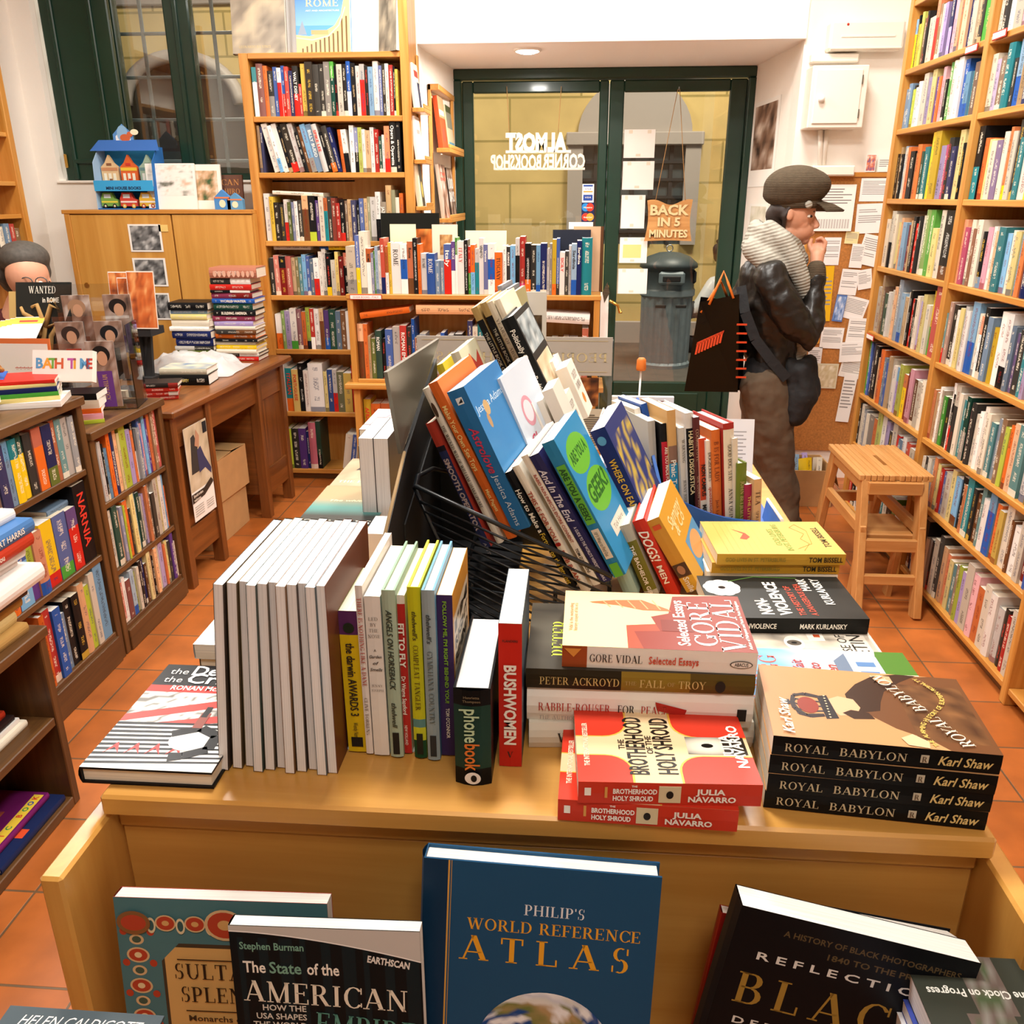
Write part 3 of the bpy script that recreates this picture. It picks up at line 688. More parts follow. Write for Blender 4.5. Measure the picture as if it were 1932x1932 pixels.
# arched stone window opposite the door
xa0, xa1 = uy(1072, 275, FY).x, uy(1322, 275, FY).x; zs = uy(1195, 275, FY).z; xc = (xa0+xa1)/2; rr = (xa1-xa0)/2-.1; ztop = uy(1195, 165, FY).z
aw = thing('arched_window', 'grey stone arched window with dark barred lower lights across the street', 'window', (xc, FY, 1.05))
t = aw.matrix_world.translation
m = MB(); pts = [Vector((rr*math.cos(math.radians(a)), -.06, zs-1.05+.1+(ztop-zs)*math.sin(math.radians(a)))) for a in range(0, 181, 10)]
m.prism(pts, (0, .1, 0)); part('tympanum', m, 'grey_panel', aw)
m = MB(); m.box((-rr-.12, -.12, zs-1.05), (rr+.12, .1, zs-1.05+.13), bev=.01); m.box((-rr-.1, -.08, 0), (-rr+.06, .1, zs-1.05)); m.box((rr-.06, -.08, 0), (rr+.1, .1, zs-1.05)); part('surround', m, 'grey_panel', aw)
m = MB(); m.box((-rr, .02, .0), (rr, .06, zs-1.05)); part('dark_pane', m, 'bin_dark', aw)
m = MB()
for i in range(7): m.box((-rr+i*rr/3-.02, -.03, 0), (-rr+i*rr/3+.02, .02, zs-1.05))
for i in range(5): m.box((-rr, -.04, .12+i*(zs-1.17)/5), (rr, .01, .15+i*(zs-1.17)/5))
part('bars', m, 'rubber', aw)
# dark archway opposite the window
ax = uy(352, 300, FY)
x0, x1 = uy(262, 300, FY).x, uy(470, 300, FY).x; zt_ = uy(360, 108, FY).z; zsp = uy(262, 200, FY).z
ag = thing('arched_gateway', 'dark brown arched gateway in the yellow wall across the street', 'gateway', ((x0+x1)/2, FY, -.1))
rw = (x1-x0)/2
m = MB(); pts = [(-rw, -.02, 0), (rw, -.02, 0)]+[(rw*math.cos(math.radians(a)), -.02, zsp+.1+(zt_-zsp)*math.sin(math.radians(a))) for a in range(0, 181, 10)]
m.prism(pts, (0, -.015, 0)); part('gate_boards', m, 'gate_brown', ag)
m = MB(); ring = []
for a in range(0, 181, 10):
    ring.append((rw*math.cos(math.radians(a)), -.11, zsp+.1+(zt_-zsp)*math.sin(math.radians(a))))
m.tube(ring, .07, 6); part('arch_rim', m, 'grey_panel', ag)
# litter bin
bp_ = uz(1255, 697, -.02)
bn = thing('street_litter_bin', 'grey ribbed street litter bin with domed lid outside the glass door', 'bin', (bp_.x, bp_.y+.25, -.02))
m = MB(); n = 72
prof = [(.255, .0), (.255, .03), (.24, .05), (.245, .66), (.262, .68), (.262, .73)]
def rib(c0, prof, n=72):
    b = len(m.v)
    for j, (r, z) in enumerate(prof):
        for i in range(n):
            a = 2*math.pi*i/n; q = r-(.012 if (i % 4) < 2 and 2 <= j <= 3 else 0); m.v.append(Vector((q*math.cos(a), q*math.sin(a), z)))
    for j in range(len(prof)-1):
        for i in range(n): m.face((b+j*n+i, b+j*n+(i+1) % n, b+(j+1)*n+(i+1) % n, b+(j+1)*n+i))
rib((0, 0, 0), prof); part('body', m, 'bin_plastic', bn)
m = MB(); m.lathe((0, 0, 0), [(.262, .73), (.25, .745), (.245, .92), (.275, .935), (.27, .97), (.2, 1.03), (.1, 1.065), (.0, 1.075)], 40); part('lid', m, 'bin_dark', bn, True)
m = MB(); m.box((-.11, -.275, .79), (.13, -.23, .91), bev=.02); part('ashtray_plate', m, 'bin_plastic', bn)
m = MB(); m.box((-.075, -.283, .82), (.09, -.27, .87), bev=.01); part('slot', m, 'rubber', bn)
m = MB(); m.box((-.255, -.12, .79), (-.22, .06, .91), bev=.02); m.box((.22, -.12, .79), (.255, .06, .91), bev=.02); m.box((-.13, -.262, .58), (-.03, -.25, .61), bev=.008); m.box((.06, -.262, .58), (.16, -.25, .61), bev=.008); part('openings', m, 'rubber', bn)
m = MB(); m.tube([(.03*math.cos(a*.63), 0, 1.105+.03*math.sin(a*.63)) for a in range(10)], .006, 6, closed=True); part('lifting_ring', m, 'steel', bn)
# parked scooter
sp = uz(1335, 690, -.02)
sc_ = thing('motor_scooter', 'pale grey motor scooter parked on the street beyond the door', 'scooter', (sp.x+.22, sp.y+.75, -.02))
m = MB(); m.lathe((0, 0, 0), [(.10, -.06), (.2, -.06), (.26, -.03), (.27, 0), (.26, .03), (.2, .06), (.10, .06)], 28)
for v in m.v: v.x, v.y, v.z = v.x-.28, v.z, v.y+.27
part('front_wheel', m, 'rubber', sc_)
m = MB(); m.lathe((0, 0, 0), [(.10, -.06), (.2, -.06), (.26, -.03), (.27, 0), (.26, .03), (.2, .06), (.10, .06)], 28)
for v in m.v: v.x, v.y, v.z = v.x+.9, v.z, v.y+.27
part('rear_wheel', m, 'rubber', sc_)
m = MB(); m.capsule([(-.3, 0, .42, .06), (-.2, 0, .52, .09), (-.1, 0, .70, .09)], 12); m.capsule([(-.1, 0, .28, .1), (.3, 0, .22, .1), (.7, 0, .42, .16), (1.05, 0, .55, .13)], 12); part('bodywork', m, 'scooter_white', sc_)
m = MB(); m.capsule([(.45, 0, .74, .1), (.75, 0, .78, .12), (1.05, 0, .8, .08)], 12); part('seat', m, 'rubber', sc_)
m = MB(); m.tube([(-.05, -.3, 1.12), (-.03, -.1, 1.08), (-.03, .1, 1.08), (-.05, .3, 1.12)], .022); m.capsule([(-.07, 0, .98, .06), (-.09, 0, 1.06, .055)]); part('handlebar', m, 'rubber', sc_)
m = MB(); m.tube([(-.05, -.2, 1.1), (-.07, -.26, 1.3)], .007); m.ball((-.08, -.27, 1.36), (.045, .014, .036)); part('mirror', m, 'bin_dark', sc_)
# ------------------------------------------------------------------ bookcases, desk, counter, table
Z3 = Vector((0, 0, 1))
RX = 1.41
def case(name, label, cat, at, bars, group=None):
    """bars: [(part, lo, hi, material)] in world space"""
    r = thing(name, label, cat, at, group); t = Vector(at)
    for nm, lo, hi, mt in bars: bxp(nm, Vector(lo)-t, Vector(hi)-t, mt, r, .0025)
    return r
RS = [.065, .38, .63, .935, 1.237, 1.535, 1.825, 2.065, 2.33, 2.6]
b = []
for y in (4.315, 3.485, 2.50, 1.55): b.append(('side_panel', (RX, y-.018, 0), (RX+.26, y+.018, 2.95), 'pine_z'))
for y0, y1 in ((4.297, 3.503), (3.467, 2.518), (2.482, 1.568)):
    for i, z in enumerate(RS):
        b.append(('shelf', (RX+.004, y1, z-.022), (RX+.25, y0, z), 'pine_y'))
b.append(('back_panel', (RX+.25, 1.55, 0), (RX+.262, 4.31, 2.95), 'pine_z'))
for y0, y1 in ((4.297, 3.503), (3.467, 2.518)): b.append(('kick_board', (RX+.03, y1, 0), (RX+.045, y0, .043), 'darkwood_y'))
case('wall_bookcase', 'tall pine bookcase filling the wall beside the aisle', 'bookcase', (RX, 3.0, 0), b)
wl = 'aisle bookcase, far bay'; wr = 'aisle bookcase, near bay'
nth = ['lowest', 'seventh', 'sixth', 'fifth', 'fourth', 'third', 'second', 'top']
LEFTBAY = [
 'R5 K6 W5 S6 b6 w7 k5 O5 W6 r6 T5 w6 K7 N5 W6 y5 C6',
 'K5 w5 S6 w6 G10 O6 n8/112 W8/108 p7 k6 w8/108 R6 S7 W6 RO7 w7 R5',
 'N5/108 B5/108 b6/108 K10/106 o9 O10/105 S6 B6 c5 w8 W7 Lp8 n8 OY8 r8 m8 C7 w9 w7 G8',
 'w12 c5/112 C4 t12 W5 w8 o7 S10/112 LB9 c6 w7 K5 R5K5 K6 w6 p8 y8 w8 YN7/108 R16/118'.replace('R5K5', 'R5'),
 'w8 wK9/105 w6 y9 o5 L8 r5 c6 K5 R5 K5 w7 N8/110 N8/110 y8 w9/110 KC14/110 n5',
 'K6 c5 K6 S5 w6 O6 K10 C6 O9 t5 T9 Y10/112 Y12/112 p10 M4 K9 b7 y9/108 K6 w8/110',
 'S8 S8 K4 n5 W6 W8 w10/108 p7 y9/110 P9 O5 m6/108 K5 N9/112 w10/112 W9/115 B8/108 LB8 T5 C8 C6',
 'LY5 K4 Y6 n5 C5 K4 w9 w7 OR6/108 C5 w5 p6 k4 bp6/108 m6/110 c7/110 O6 o8/112 b7 w8/108 c6 k6 KN13/112']
RIGHTBAY = [
 'C6 b6 w8 K14/108 w8 G8 K5 w8 k8/108 o8 O6 y7 T7 C6 n7 p6 w12/106 m10 O10 w10 W10 W9 K6 R7 w8',
 'w8 k6 w8 S9 O7 y7 R8 B6 w12 y9 LC12 K10 O6 T12/105 K6 C8 T8/108 W10 LB12/108 O8 Y8 w12/105 C5 W12 w9 r8 B7',
 'O6 c10 W6 G5 N7 K9 W6/108 KR5 wk10/108 w8 T9 tG9 M4 k10 w7 W8 W8 w9 T10 S9 C9 n8 O8 o10 T14 W14/105 Y8 W8 K7 R9',
 'TR4 r7 K10 W6 y8 W7 W9 LB15/108 w7 OW6 K9/105 S10 Y10 W12/105 WK12/105 S8 P5 k10 T9 p6 w8 W9 N8 R7 K9 Y8 b9 w8',
 'O8 M9 w8 r6 w10 KS10 m9 W6 o8 T12 L8 w8 y9 L5 O7 b12 C10 r6 K9 w8 R7 T9 Y6 w8 k9 W8 O9',
 'KT12/108 O9 y9 w10 P10 w9 OY5 w8 K8/108 T8 W14/115 Y7 m10 K9 w8 R9 b8 w9 c8 W7 K8 T9 O7 w9 S8 y7',
 'w9 p8 C9 T11/108 k5 LB10/110 c8/110 b10/105 W8 O8 R8 w9 K9 Y8 t9 w7 B9 r8 w9 O7 k8 W9 S9',
 'w6 k10 W7 w12 m8 K8 r9 w8 T8 b9 O8 w9 y7 K9 W8 R8 N7 w9 S8 C8 p7 W9']
for i in range(8):
    z = RS[i]; hb = (RS[i+1]-z-.022)*(.80 if i not in (1,) else .86)
    hb = min(hb*1.06, .236)
    sh_ = nth[i]+' shelf' if i in (0, 7) else nth[i]+' shelf up'
    sh_ = {0: 'lowest shelf', 7: 'top visible shelf'}.get(i, ordw(i+1)+' shelf up')
    row('paperback', f'paperbacks on the {sh_} of the far bay', sh_+', '+wl, 'the corkboard', (RX+.016, 4.292, z+.0005), (0, -1, 0), (1, 0, 0), .787, hb, .15, LEFTBAY[i])
    row('paperback' if i % 2 else 'novel', f'paperbacks on the {sh_} of the near bay', sh_+', '+wr, 'the divider', (RX+.016, 3.462, z+.0005), (0, -1, 0), (1, 0, 0), .937, hb, .15, RIGHTBAY[i])
# shelf label holders
def label_holder(lbl, c, X, Y, Zs, wd, text=None):
    o = thing('shelf_label', lbl, 'label', frame(c, X, Y, Zs), 'shelf labels')
    bxp('holder', (-wd/2, -.004, 0), (wd/2, 0, .026), 'red_card', o, .001)
    q = MB(); q.box((-wd/2+.003, -.005, .004), (wd/2-.003, -.0035, .022), WHITE); part('card', q, 'tag_white', o)
    if text: q = MB(); q.text(text, (0, -.0054, .009), (1, 0, 0), (0, 0, 1), .008, hx('b8443a'), 'C', 'sans', wd*.8); part('lettering', q, 'ink', o)
for px, py, lb in ((1835, 92, 'white shelf label in a red holder, top of the divider, far bay'), (1888, 65, 'white shelf label in a red holder high in the near bay'), (1643, 636, 'white shelf label in a red holder low at the corkboard end')):
    p = ux(px, py, RX); label_holder(lb, (RX-.001, p.y, p.z-.013), (0, -1, 0), (1, 0, 0), (0, 0, 1), .1)
# tall back bookcase
BY = 4.63; bx0, bx1 = -1.70, -.845
BS = [.064, .403, .756, 1.047, 1.328, 1.665, 1.929, 2.215]
b = [('side_panel', (bx0, BY, 0), (bx0+.045, BY+.215, 2.214), 'pine_z'), ('side_panel', (bx1-.045, BY, 0), (bx1, BY+.215, 3.0), 'pine_z')]
for z in BS: b.append(('shelf', (bx0+.045, BY+.004, z-.026), (bx1-.045, BY+.21, z), 'pine_x'))
b.append(('back_panel', (bx0, BY+.205, 0), (bx1, BY+.215, 2.2), 'pine_z')); b.append(('kick_board', (bx0+.045, BY+.03, 0), (bx1-.045, BY+.045, .038), 'darkwood_x'))
case('back_bookcase', 'tall pine bookcase standing between the window and the door', 'bookcase', (-1.27, BY, 0), b)
BACK = {
 1: "<0 n6 K8 P8 b3 M8/105 tK5/108 Z22 <9 w8/80 B5/80 W6/84 <13 x6/95 K6/90 Y7/90 C8/92 r8/94 O7/92 <6 P6/85 o6/85 R5/70",
 2: "W5 TO8'*ITALIAN' Y7'*PORTUGUESE' K6 W6/82 W17/96 y4/80 B6/84 WR5/84 x8/80 Y9/78 R5 TW6 w7/90 W8 Lp7 W5 B6 R6 T5 y6 K6",
 3: 'WO8/84 N4/92 p6/92 WN8/98 v6/96 O5/90 nK5/100 RW5 W7/97 cC5/98 PB6/94 t8/96 S6/92 C6/94 W7/92 Yw8/92 W5/90 W5/90 W6/90 K7 R6 w6 B7 O6 W6 C6',
 4: 'K6/84 R8/90 Kr10/88 R8/88 c6/85 x5/86 T5/86 L6/92 B5 S6 WR8/84 W5 W6/105 KY7/95 w7/80 Y5 r7/88 RK8/96 M5 W5/90 w5 m5/88 K7 B6 w7 T6 R8 K9 W6 Y7 b8',
 5: "W9/105 Y7/98 K8 k8 WR6/92 x5/86 B5/86 W6/88 k7 oC10/100 Kn11/100 P6/90 w8 OT6/95 K6 r7/95 R7 KR7/92 C5 c6/92 b8/90 K5/80 B7 c6/94 x4 W9/97 WK8/108 GK9'JAZZ' c9/122 x6/112 w6 O6/105",
 6: "<0 c4/95 b4/92 Z14 <-13 W9/100 WL6/96 W7/100 K6 KR10/100 W8/100 K6 C5 LG8/98 S9/98'BILLY BUDD' W8/98'*SPIKE LEE' K6 KO8/94 b6 <-5 O5/86 WK8/86 <0 W7/94 BK6/90 n6/90 W5/86 o7/84 W6/90 R7/86 t5/72 W4/75 OR8/92 K9/106'Opera & Operetta' K7/102",
 7: "TW7 r10/98 O6/94 kG8 B6/92 WR6/90 BR5/94 R6/92 b6 kR8/93'WALT DISNEY' R4/60 Y7/97 K11/100 k9/95 k7/96 G9/100 Nt6/100 K4/92 w8/95 K6/95 BW6/100 K7/97 g6/92 gR7/95 K5/92 L7/90 W8/100 B5/92 K5/95 W5/95 R6/93 K3/90 Y4/85"}
for i in range(1, 8):
    z = BS[i-1]; sh_ = {1: 'lowest shelf', 7: 'top visible shelf'}.get(i, ordw(i)+' shelf up')
    row('hardback' if i > 4 else 'reference_book', f'books on the {sh_} of the back bookcase', sh_+' of the back bookcase', 'the window', (bx0+.052, BY+.012, z+.0005), (1, 0, 0), (0, 1, 0), bx1-bx0-.104, {7: .245, 6: .235, 5: .225, 4: .23, 3: .225, 2: .285, 1: .26}[i], .17, BACK[i])
# flat books lying on its rows
def topbook(label, x, y, z, t, h, d, c, yaw=0, tilt=0, hard=True, title=None, name='hardback', group=None, c2=None, page=PAPER):
    R = Matrix.Rotation(yaw, 3, 'Z'); Xl = R @ Vector((math.cos(tilt), 0, math.sin(tilt))); Yl = R @ Vector((0, 1, 0)); Zl = Xl.cross(Yl)
    o = Vector((x, y, z))+Xl*h
    return book(name, label, 'book', group, frame(o, Zl, Yl, -Xl), t, h, d, [(.3, pc(c2)), (.7, pc(c))] if c2 else [(1, pc(c))], hx('3a3430'), hard=hard, title=title, page=page)
topbook('long cream hardback lying flat on the row, fifth shelf of the back bookcase', -1.60, BY+.03, 1.561, .018, .27, .14, 'w', tilt=-.045)
topbook('grey hardback lying flat on upright books beside the yellow one, back bookcase', -1.62, BY+.03, 1.283, .026, .2, .15, 'g')
topbook('yellow hardback with a blue end lying flat on upright books, back bookcase', -1.37, BY+.03, 1.283, .025, .16, .15, 'Y', c2='B')
# big books facing out on top of the back bookcase
def faceout(name, label, cat, c, W_, H_, T_, colr, lean, art=None, X=(1, 0, 0), group=None, hard=True, page=PAPER, cols=None):
    X = Vector(X).normalized(); n = X.cross(Z3)              # towards the viewer of the cover
    a = math.radians(lean); Zl = Z3*math.cos(a)-n*math.sin(a); Nl = n*math.cos(a)+Z3*math.sin(a)
    o = Vector(c)-X*W_/2-Nl*T_
    return book(name, label, cat, group, frame(o, Nl, X, Zl), T_, H_, W_, cols or [(1, hx(colr))], hx('d8d0c0'), hard=hard, art=art, plain=True, page=page)
def art_rome(A):
    A.rect(0, 0, 1, 1, hx('5a9be0')); A.grid(0, .36, 1, 1, 8, 12, lambda a, b: mixc(hx('7fb0e4'), hx('2f6cc0'), b))
    A.poly([(0, 0), (1, 0), (1, .9), (.9, .72), (.84, .5), (.72, .36), (.5, .27), (.25, .22), (0, .24)], hx('e8c884'))
    A.poly([(.03, .24), (.2, .24), (.12, .43)], hx('8a98a8')); A.rect(.28, .24, .6, .3, hx('b89c68'))
    for i in range(11): x = .1+i*.082; A.rect(x, 0, x+.032, .06+.028*i+(.14 if i > 8 else 0), hx('6e5230'))
    A.line([(0, .2), (.3, .17), (.6, .22), (.8, .36), (.92, .6)], .006, hx('f4e2b0'))
    A.text('ROME', .5, .61, .030, hx('e8d49a'), 'C', 'serif', .62); A.text('ART AND ARCHITECTURE', .5, .545, .007, hx('f0e8d0'), 'C', 'sans', .62)
def art_grey(A): A.grid(0, 0, 1, 1, 10, 14, photo(3, '6e665c', 'a89c8a', 'd8c8a8')); A.text('LEONARDO DA VINCI', .42, .07, .012, hx('c8b078'), 'C', 'serif', .6)
def art_sculp(A): A.grid(0, 0, 1, 1, 10, 16, photo(9, '5c564c', '8f8676', 'c0b298'))
zt2 = 2.216
faceout('art_book', 'large grey art book facing out on top of the back bookcase, window end', 'book', (-1.60, BY+.03, zt2), .27, .36, .03, '8f867a', 8, art_grey, group='books on top of the back bookcase')
faceout('art_book', 'book with a blue sky and colonnade cover on top of the back bookcase', 'book', (-1.275, BY+.03, zt2), .27, .34, .035, '4f8fd8', 8, art_rome, group='books on top of the back bookcase')
faceout('art_book', 'plain white book facing out behind the blue sky book, back bookcase top', 'book', (-1.23, BY+.09, zt2), .50, .33, .03, 'f4f0ea', 8, None, group='books on top of the back bookcase')
faceout('art_book', 'grey book with a sculpture cover standing at the door end of the bookcase top', 'book', (-.955, BY+.02, zt2), .125, .33, .03, '6a6a6c', 4, art_sculp, X=(.8, -.6, 0), group='books on top of the back bookcase')
# low guidebook unit in front of the door
LY = 4.37; lx0, lx1 = -1.165, .118
b = [('side_panel', (lx0, LY, .62), (lx0+.03, LY+.22, 1.078), 'pine_z'), ('side_panel', (lx1-.03, LY, .62), (lx1, LY+.22, 1.078), 'pine_z'), ('top_board', (lx0-.004, LY-.004, 1.06), (lx1+.004, LY+.22, 1.084), 'pine_x'),
     ('ledge', (lx0-.03, LY-.05, .605), (lx1+.03, LY+.22, .632), 'pine_x'), ('back_panel', (lx0, LY+.21, 0), (lx1, LY+.222, 1.06), 'pine_z'),
     ('side_panel', (lx0+.01, LY-.03, 0), (lx0+.045, LY+.22, .605), 'pine_z'), ('side_panel', (lx1-.045, LY-.03, 0), (lx1-.01, LY+.22, .605), 'pine_z'), ('shelf', (lx0+.045, LY-.02, .16), (lx1-.045, LY+.21, .18), 'pine_x'), ('bottom_rail', (lx0+.03, LY, .632), (lx1-.03, LY+.02, .65), 'pine_x')]
case('low_bookcase', 'low pine bookcase with guidebooks on top, in front of the door', 'bookcase', (-.52, LY, 0), b)
row('guidebook', 'guidebooks on top of the low bookcase', 'on top of the low bookcase', 'the window end', (lx0+.005, LY+.02, 1.0845), (1, 0, 0), (0, 1, 0), lx1-lx0-.03, .262, .13,
 "wG18/88 BY8/108 w12/115 OW9/84'ROME' B5/76 N3/80 L6/88 W5/80 Rb8/103'ROME' OW6/88 Y6/95 W18/94'^ROME' WBW13/92 OC11/97'Rome' K9/103 O6/92 W11/75'^ROME' B16/75'^ROME' S9/62 S8/62 BR14/92'Italy' PW8/97'VENICE' NW4/104 W13/98'*^ITALY' K7/100 RN5/88 OL8/91 WT8/84 W9/103'VENETO' B8/92'Venice' WBW13/93 O14/78'^TUSCANY' W8/90 K7/88'FLORENCE' L10/90 WK8/103 RM10/106 KO11/94 K10/91 LB8/91 b12/94 W5/84 G5 YO8/101 Bk6/103 W10/78'*SICILY' k7/80 W5/90 LB10/93'Sardinia' b9/99'Sardinia' T20/104",
 hard=.1, noun='guidebook')
label_holder('white label strip reading guide books in a red holder, low bookcase edge', (lx0+.1, LY-.005, 1.058), (1, 0, 0), (0, 1, 0), (0, 0, 1), .165, 'GUIDE BOOKS - ITALY')
gb = 'cards behind the guidebooks'
faceout('art_book', 'black framed book standing behind the guidebooks by the bookcase', 'book', (-.86, LY+.17, 1.085), .30, .385, .02, '191a16', 3, lambda A: (A.grid(.3, .1, .95, .8, 12, 8, photo(5, '3a1c0c', 'c8642a', 'e8b060')), A.rect(.15, .3, .6, .86, hx('e8e0b8'))), group=gb)
faceout('art_book', 'cream card standing behind the guidebooks, near the door glass', 'book', (-.47, LY+.18, 1.085), .21, .30, .015, 'e8dcc0', 3, group=gb)
faceout('art_book', 'cream booklet with a brown print standing behind the guidebooks', 'book', (-.68, LY+.16, 1.085), .13, .33, .015, 'e4d4bc', 3, lambda A: A.grid(.3, .55, .8, .85, 8, 6, photo(8, '7a4a24', 'd8a870')), group=gb)
faceout('art_book', 'dark slate book facing out behind the last guidebooks, door end', 'book', (-.03, LY+.165, 1.085), .19, .305, .02, '262a36', 3, group=gb)
faceout('art_book', 'brown edged card behind the last guidebooks, door end', 'book', (.055, LY+.19, 1.085), .15, .32, .015, 'caa684', 3, lambda A: A.rect(.9, 0, 1, 1, hx('5c3a24')), group=gb)
row('history_book', 'books inside the low bookcase', 'inside the low bookcase', 'the window end', (lx0+.034, LY+.024, .6325), (1, 0, 0), (0, 1, 0), lx1-lx0-.068, .34, .15,
 "oC10/88 O7/88 c4/70 x8/66 t10/78'ROMAN' K6/66 BG12/80 g12/84 R11/86'ROMAN EMPIRE' K8/84 BW5/96 d8/68'ROMAN BUILDERS' S10/74 O8/62 o6/60 r10/70 B6/76 n5/58 K10/72 K14/74 t8/62 b8 w8 T8 K10 O8 w9 b8 R9 w7 K9 T7 g8 K9/70 b5 W9/66'*VERDI' S6/58 O5/64 r10/68 CW8/64 r10/70 W14/68 w6/56 R10/84'JAN'")
topbook('orange brown hardback tilted on the row inside the low bookcase', lx0+.06, LY+.02, .958, .03, .26, .14, 'O', tilt=.13, group='flat books in the low bookcase')
topbook('thick peach volume lying flat inside the low bookcase', lx0+.35, LY+.02, .985, .045, .35, .14, 'o', group='flat books in the low bookcase')
topbook('white hardback lying across red spines inside the low bookcase', lx1-.36, LY+.02, .955, .05, .31, .14, 'W', tilt=-.05, title=[('THE HUMAN ANIMAL', .06, .017, hx('a89c90'), 'serif', .18)], group='flat books in the low bookcase')
row('history_book', 'books below the ledge of the low bookcase', 'below the ledge of the low bookcase', 'the window end', (lx0+.05, LY, .1805), (1, 0, 0), (0, 1, 0), .62, .36, .15, "Y8/100'*AFRICA' OK10/94 OK10/94 OK9/94 r12/80'Oxford' P5/80 K8/80 w9 R8 K9 T8 b9 w8 O8")
# wooden partition cabinet behind the desk
PY = 4.56; p0 = uy(120, 396, PY); p1 = uy(478, 398, PY); pz = p0.z
pcx = thing('partition_cabinet', 'honey coloured plywood cabinet behind the desk with photographs on it', 'cabinet', (p0.x, PY, 0))
t = pcx.matrix_world.translation
W_ = p1.x-p0.x-.01
bxp('carcass', (0, .02, 0), (W_, .28, pz-.02), 'beech_z', pcx); bxp('top_board', (-.01, -.01, pz-.02), (W_, .28, pz), 'pine_x', pcx)
mid = uy(322, 400, PY).x-p0.x
bxp('door', (.03, -.004, .1), (mid-.004, .02, pz-.025), 'beech_z', pcx); bxp('door', (mid+.004, -.004, .1), (W_-.005, .02, pz-.025), 'beech_z', pcx)
bxp('side_rail', (0, -.008, 0), (.03, .02, pz-.02), 'pine_z', pcx)
lk = uy(165, 538, PY)-t
m = MB(); m.tube([(lk.x, -.006, lk.z), (lk.x, .0, lk.z)], .014, 14); part('lock', m, 'brass', pcx)
def sheet(name, label, cat, c, X, Zs, w_, h_, fn, colr='f2efe8', group=None, thick=.0012, texts=(), holes=None):
    """a paper sheet; c: its lower middle; front towards X x Z"""
    X = Vector(X).normalized(); Zs = Vector(Zs).normalized(); n = X.cross(Zs); o = thing(name, label, cat, frame(c, X, -n, Zs), group)
    m = MB(); m.box((-w_/2, -thick, 0), (w_/2, 0, h_), hx(colr)); part('paper', m, 'matte', o)
    if fn or texts:
        q = MB()
        if fn: fn(q, w_, h_, -thick-.0004)
        for (s_, x, z, sz, cc, al, ft, wd) in texts: q.text(s_, (x*w_-w_/2, -thick-.0008, z*h_), (1, 0, 0), (0, 0, 1), sz, cc, al, ft, wd)
        part('printing', q, 'matte', o)
    return o
def pic(seed, *cols, b=.06, lo=.06, hi=.94, n=12):
    f = photo(seed, *cols)
    return lambda q, w_, h_, y: q.grid((-w_/2+b*w_, y, lo*h_), (1, 0, 0), (0, 0, 1), w_*(1-2*b), (hi-lo)*h_, n, n, f)
def lines(k0=.1, k1=.92, n=14, colr='8a8684', seed=1):
    def f(q, w_, h_, y):
        rnd = random.Random(seed)
        for i in range(n):
            z = h_*(k0+(k1-k0)*i/n)
            if rnd.random() < .15: continue
            q.box((-w_*.42, y, z), (w_*(.42-rnd.random()*.3*(rnd.random() < .4)), y+.0003, z+h_*(k1-k0)/n*.38), hx(colr))
    return f
for (a, b_, c_, d_, lb, sd) in ((248, 423, 302, 475, 'black and white portrait photograph, topmost on the cabinet door', 2), (257, 487, 311, 540, 'black and white group photograph, middle one on the cabinet door', 5), (285, 553, 318, 603, 'black and white photograph, lowest, half behind the display', 7)):
    q0, q1 = uy(a, d_, PY-.006), uy(c_, b_, PY-.006)
    sheet('photograph', lb, 'photo', ((q0.x+q1.x)/2, PY-.006, q0.z), (1, 0, 0), (0, 0, 1), q1.x-q0.x, q1.z-q0.z, pic(sd, '1c1c1c', '6a6a6a', 'd0d0ce'), group='photographs on the cabinet')
q0, q1 = uy(300, 437, PY-.006), uy(316, 424, PY-.006)
sheet('sticky_note', 'small pale yellow note beside the topmost photograph', 'note', ((q0.x+q1.x)/2, PY-.006, q0.z), (1, 0, 0), (0, 0, 1), q1.x-q0.x, q1.z-q0.z, None, 'e8c878')
# the desk
ds = -.031
def dx(y): return -1.40+ds*0+(.0)*y
dk = thing('wooden_desk', 'brown wooden pedestal desk with a poster on its near pedestal', 'desk', frame((-1.55, 3.128, 0), (math.cos(-.045), math.sin(-.045), 0), (-math.sin(-.045), math.cos(-.045), 0), (0, 0, 1)))
DM = dk.matrix_world.copy(); DTZ = .765
# local: x = -depth .. 0, y along
bxp('desktop', (-.62, .0, DTZ-.03), (.0, 1.28, DTZ), 'walnut_y', dk, .006)
for y0, y1, nm in ((.015, .36, 'near'), (.865, 1.215, 'far')):
    pd = MB(); pd.box((-.06, y0+.035, .17), (-.045, y1-.035, .66), bev=.002); f = part('pedestal_panel', pd, 'walnut_z', dk)
    for yy in (y0, y1-.045): bxp('leg', (-.075, yy, 0), (-.025, yy+.045, DTZ-.03), 'walnut_z', dk)
    for yy in (y0, y1-.045): bxp('leg', (-.59, yy, 0), (-.54, yy+.045, DTZ-.03), 'walnut_z', dk)
    bxp('bottom_rail', (-.066, y0+.045, .115), (-.036, y1-.045, .25), 'walnut_y', dk); bxp('top_rail', (-.066, y0+.045, .60), (-.036, y1-.045, DTZ-.03), 'walnut_y', dk)
    for yy in (y0+.01, y1-.025): bxp('pedestal_side', (-.56, yy, .12), (-.075, yy+.015, DTZ-.03), 'walnut_x', dk)
bxp('apron', (-.06, .36, .60), (-.042, .865, DTZ-.03), 'walnut_y', dk)
bxp('modesty_panel', (-.55, .36, .1), (-.53, .865, DTZ-.03), 'walnut_y', dk)
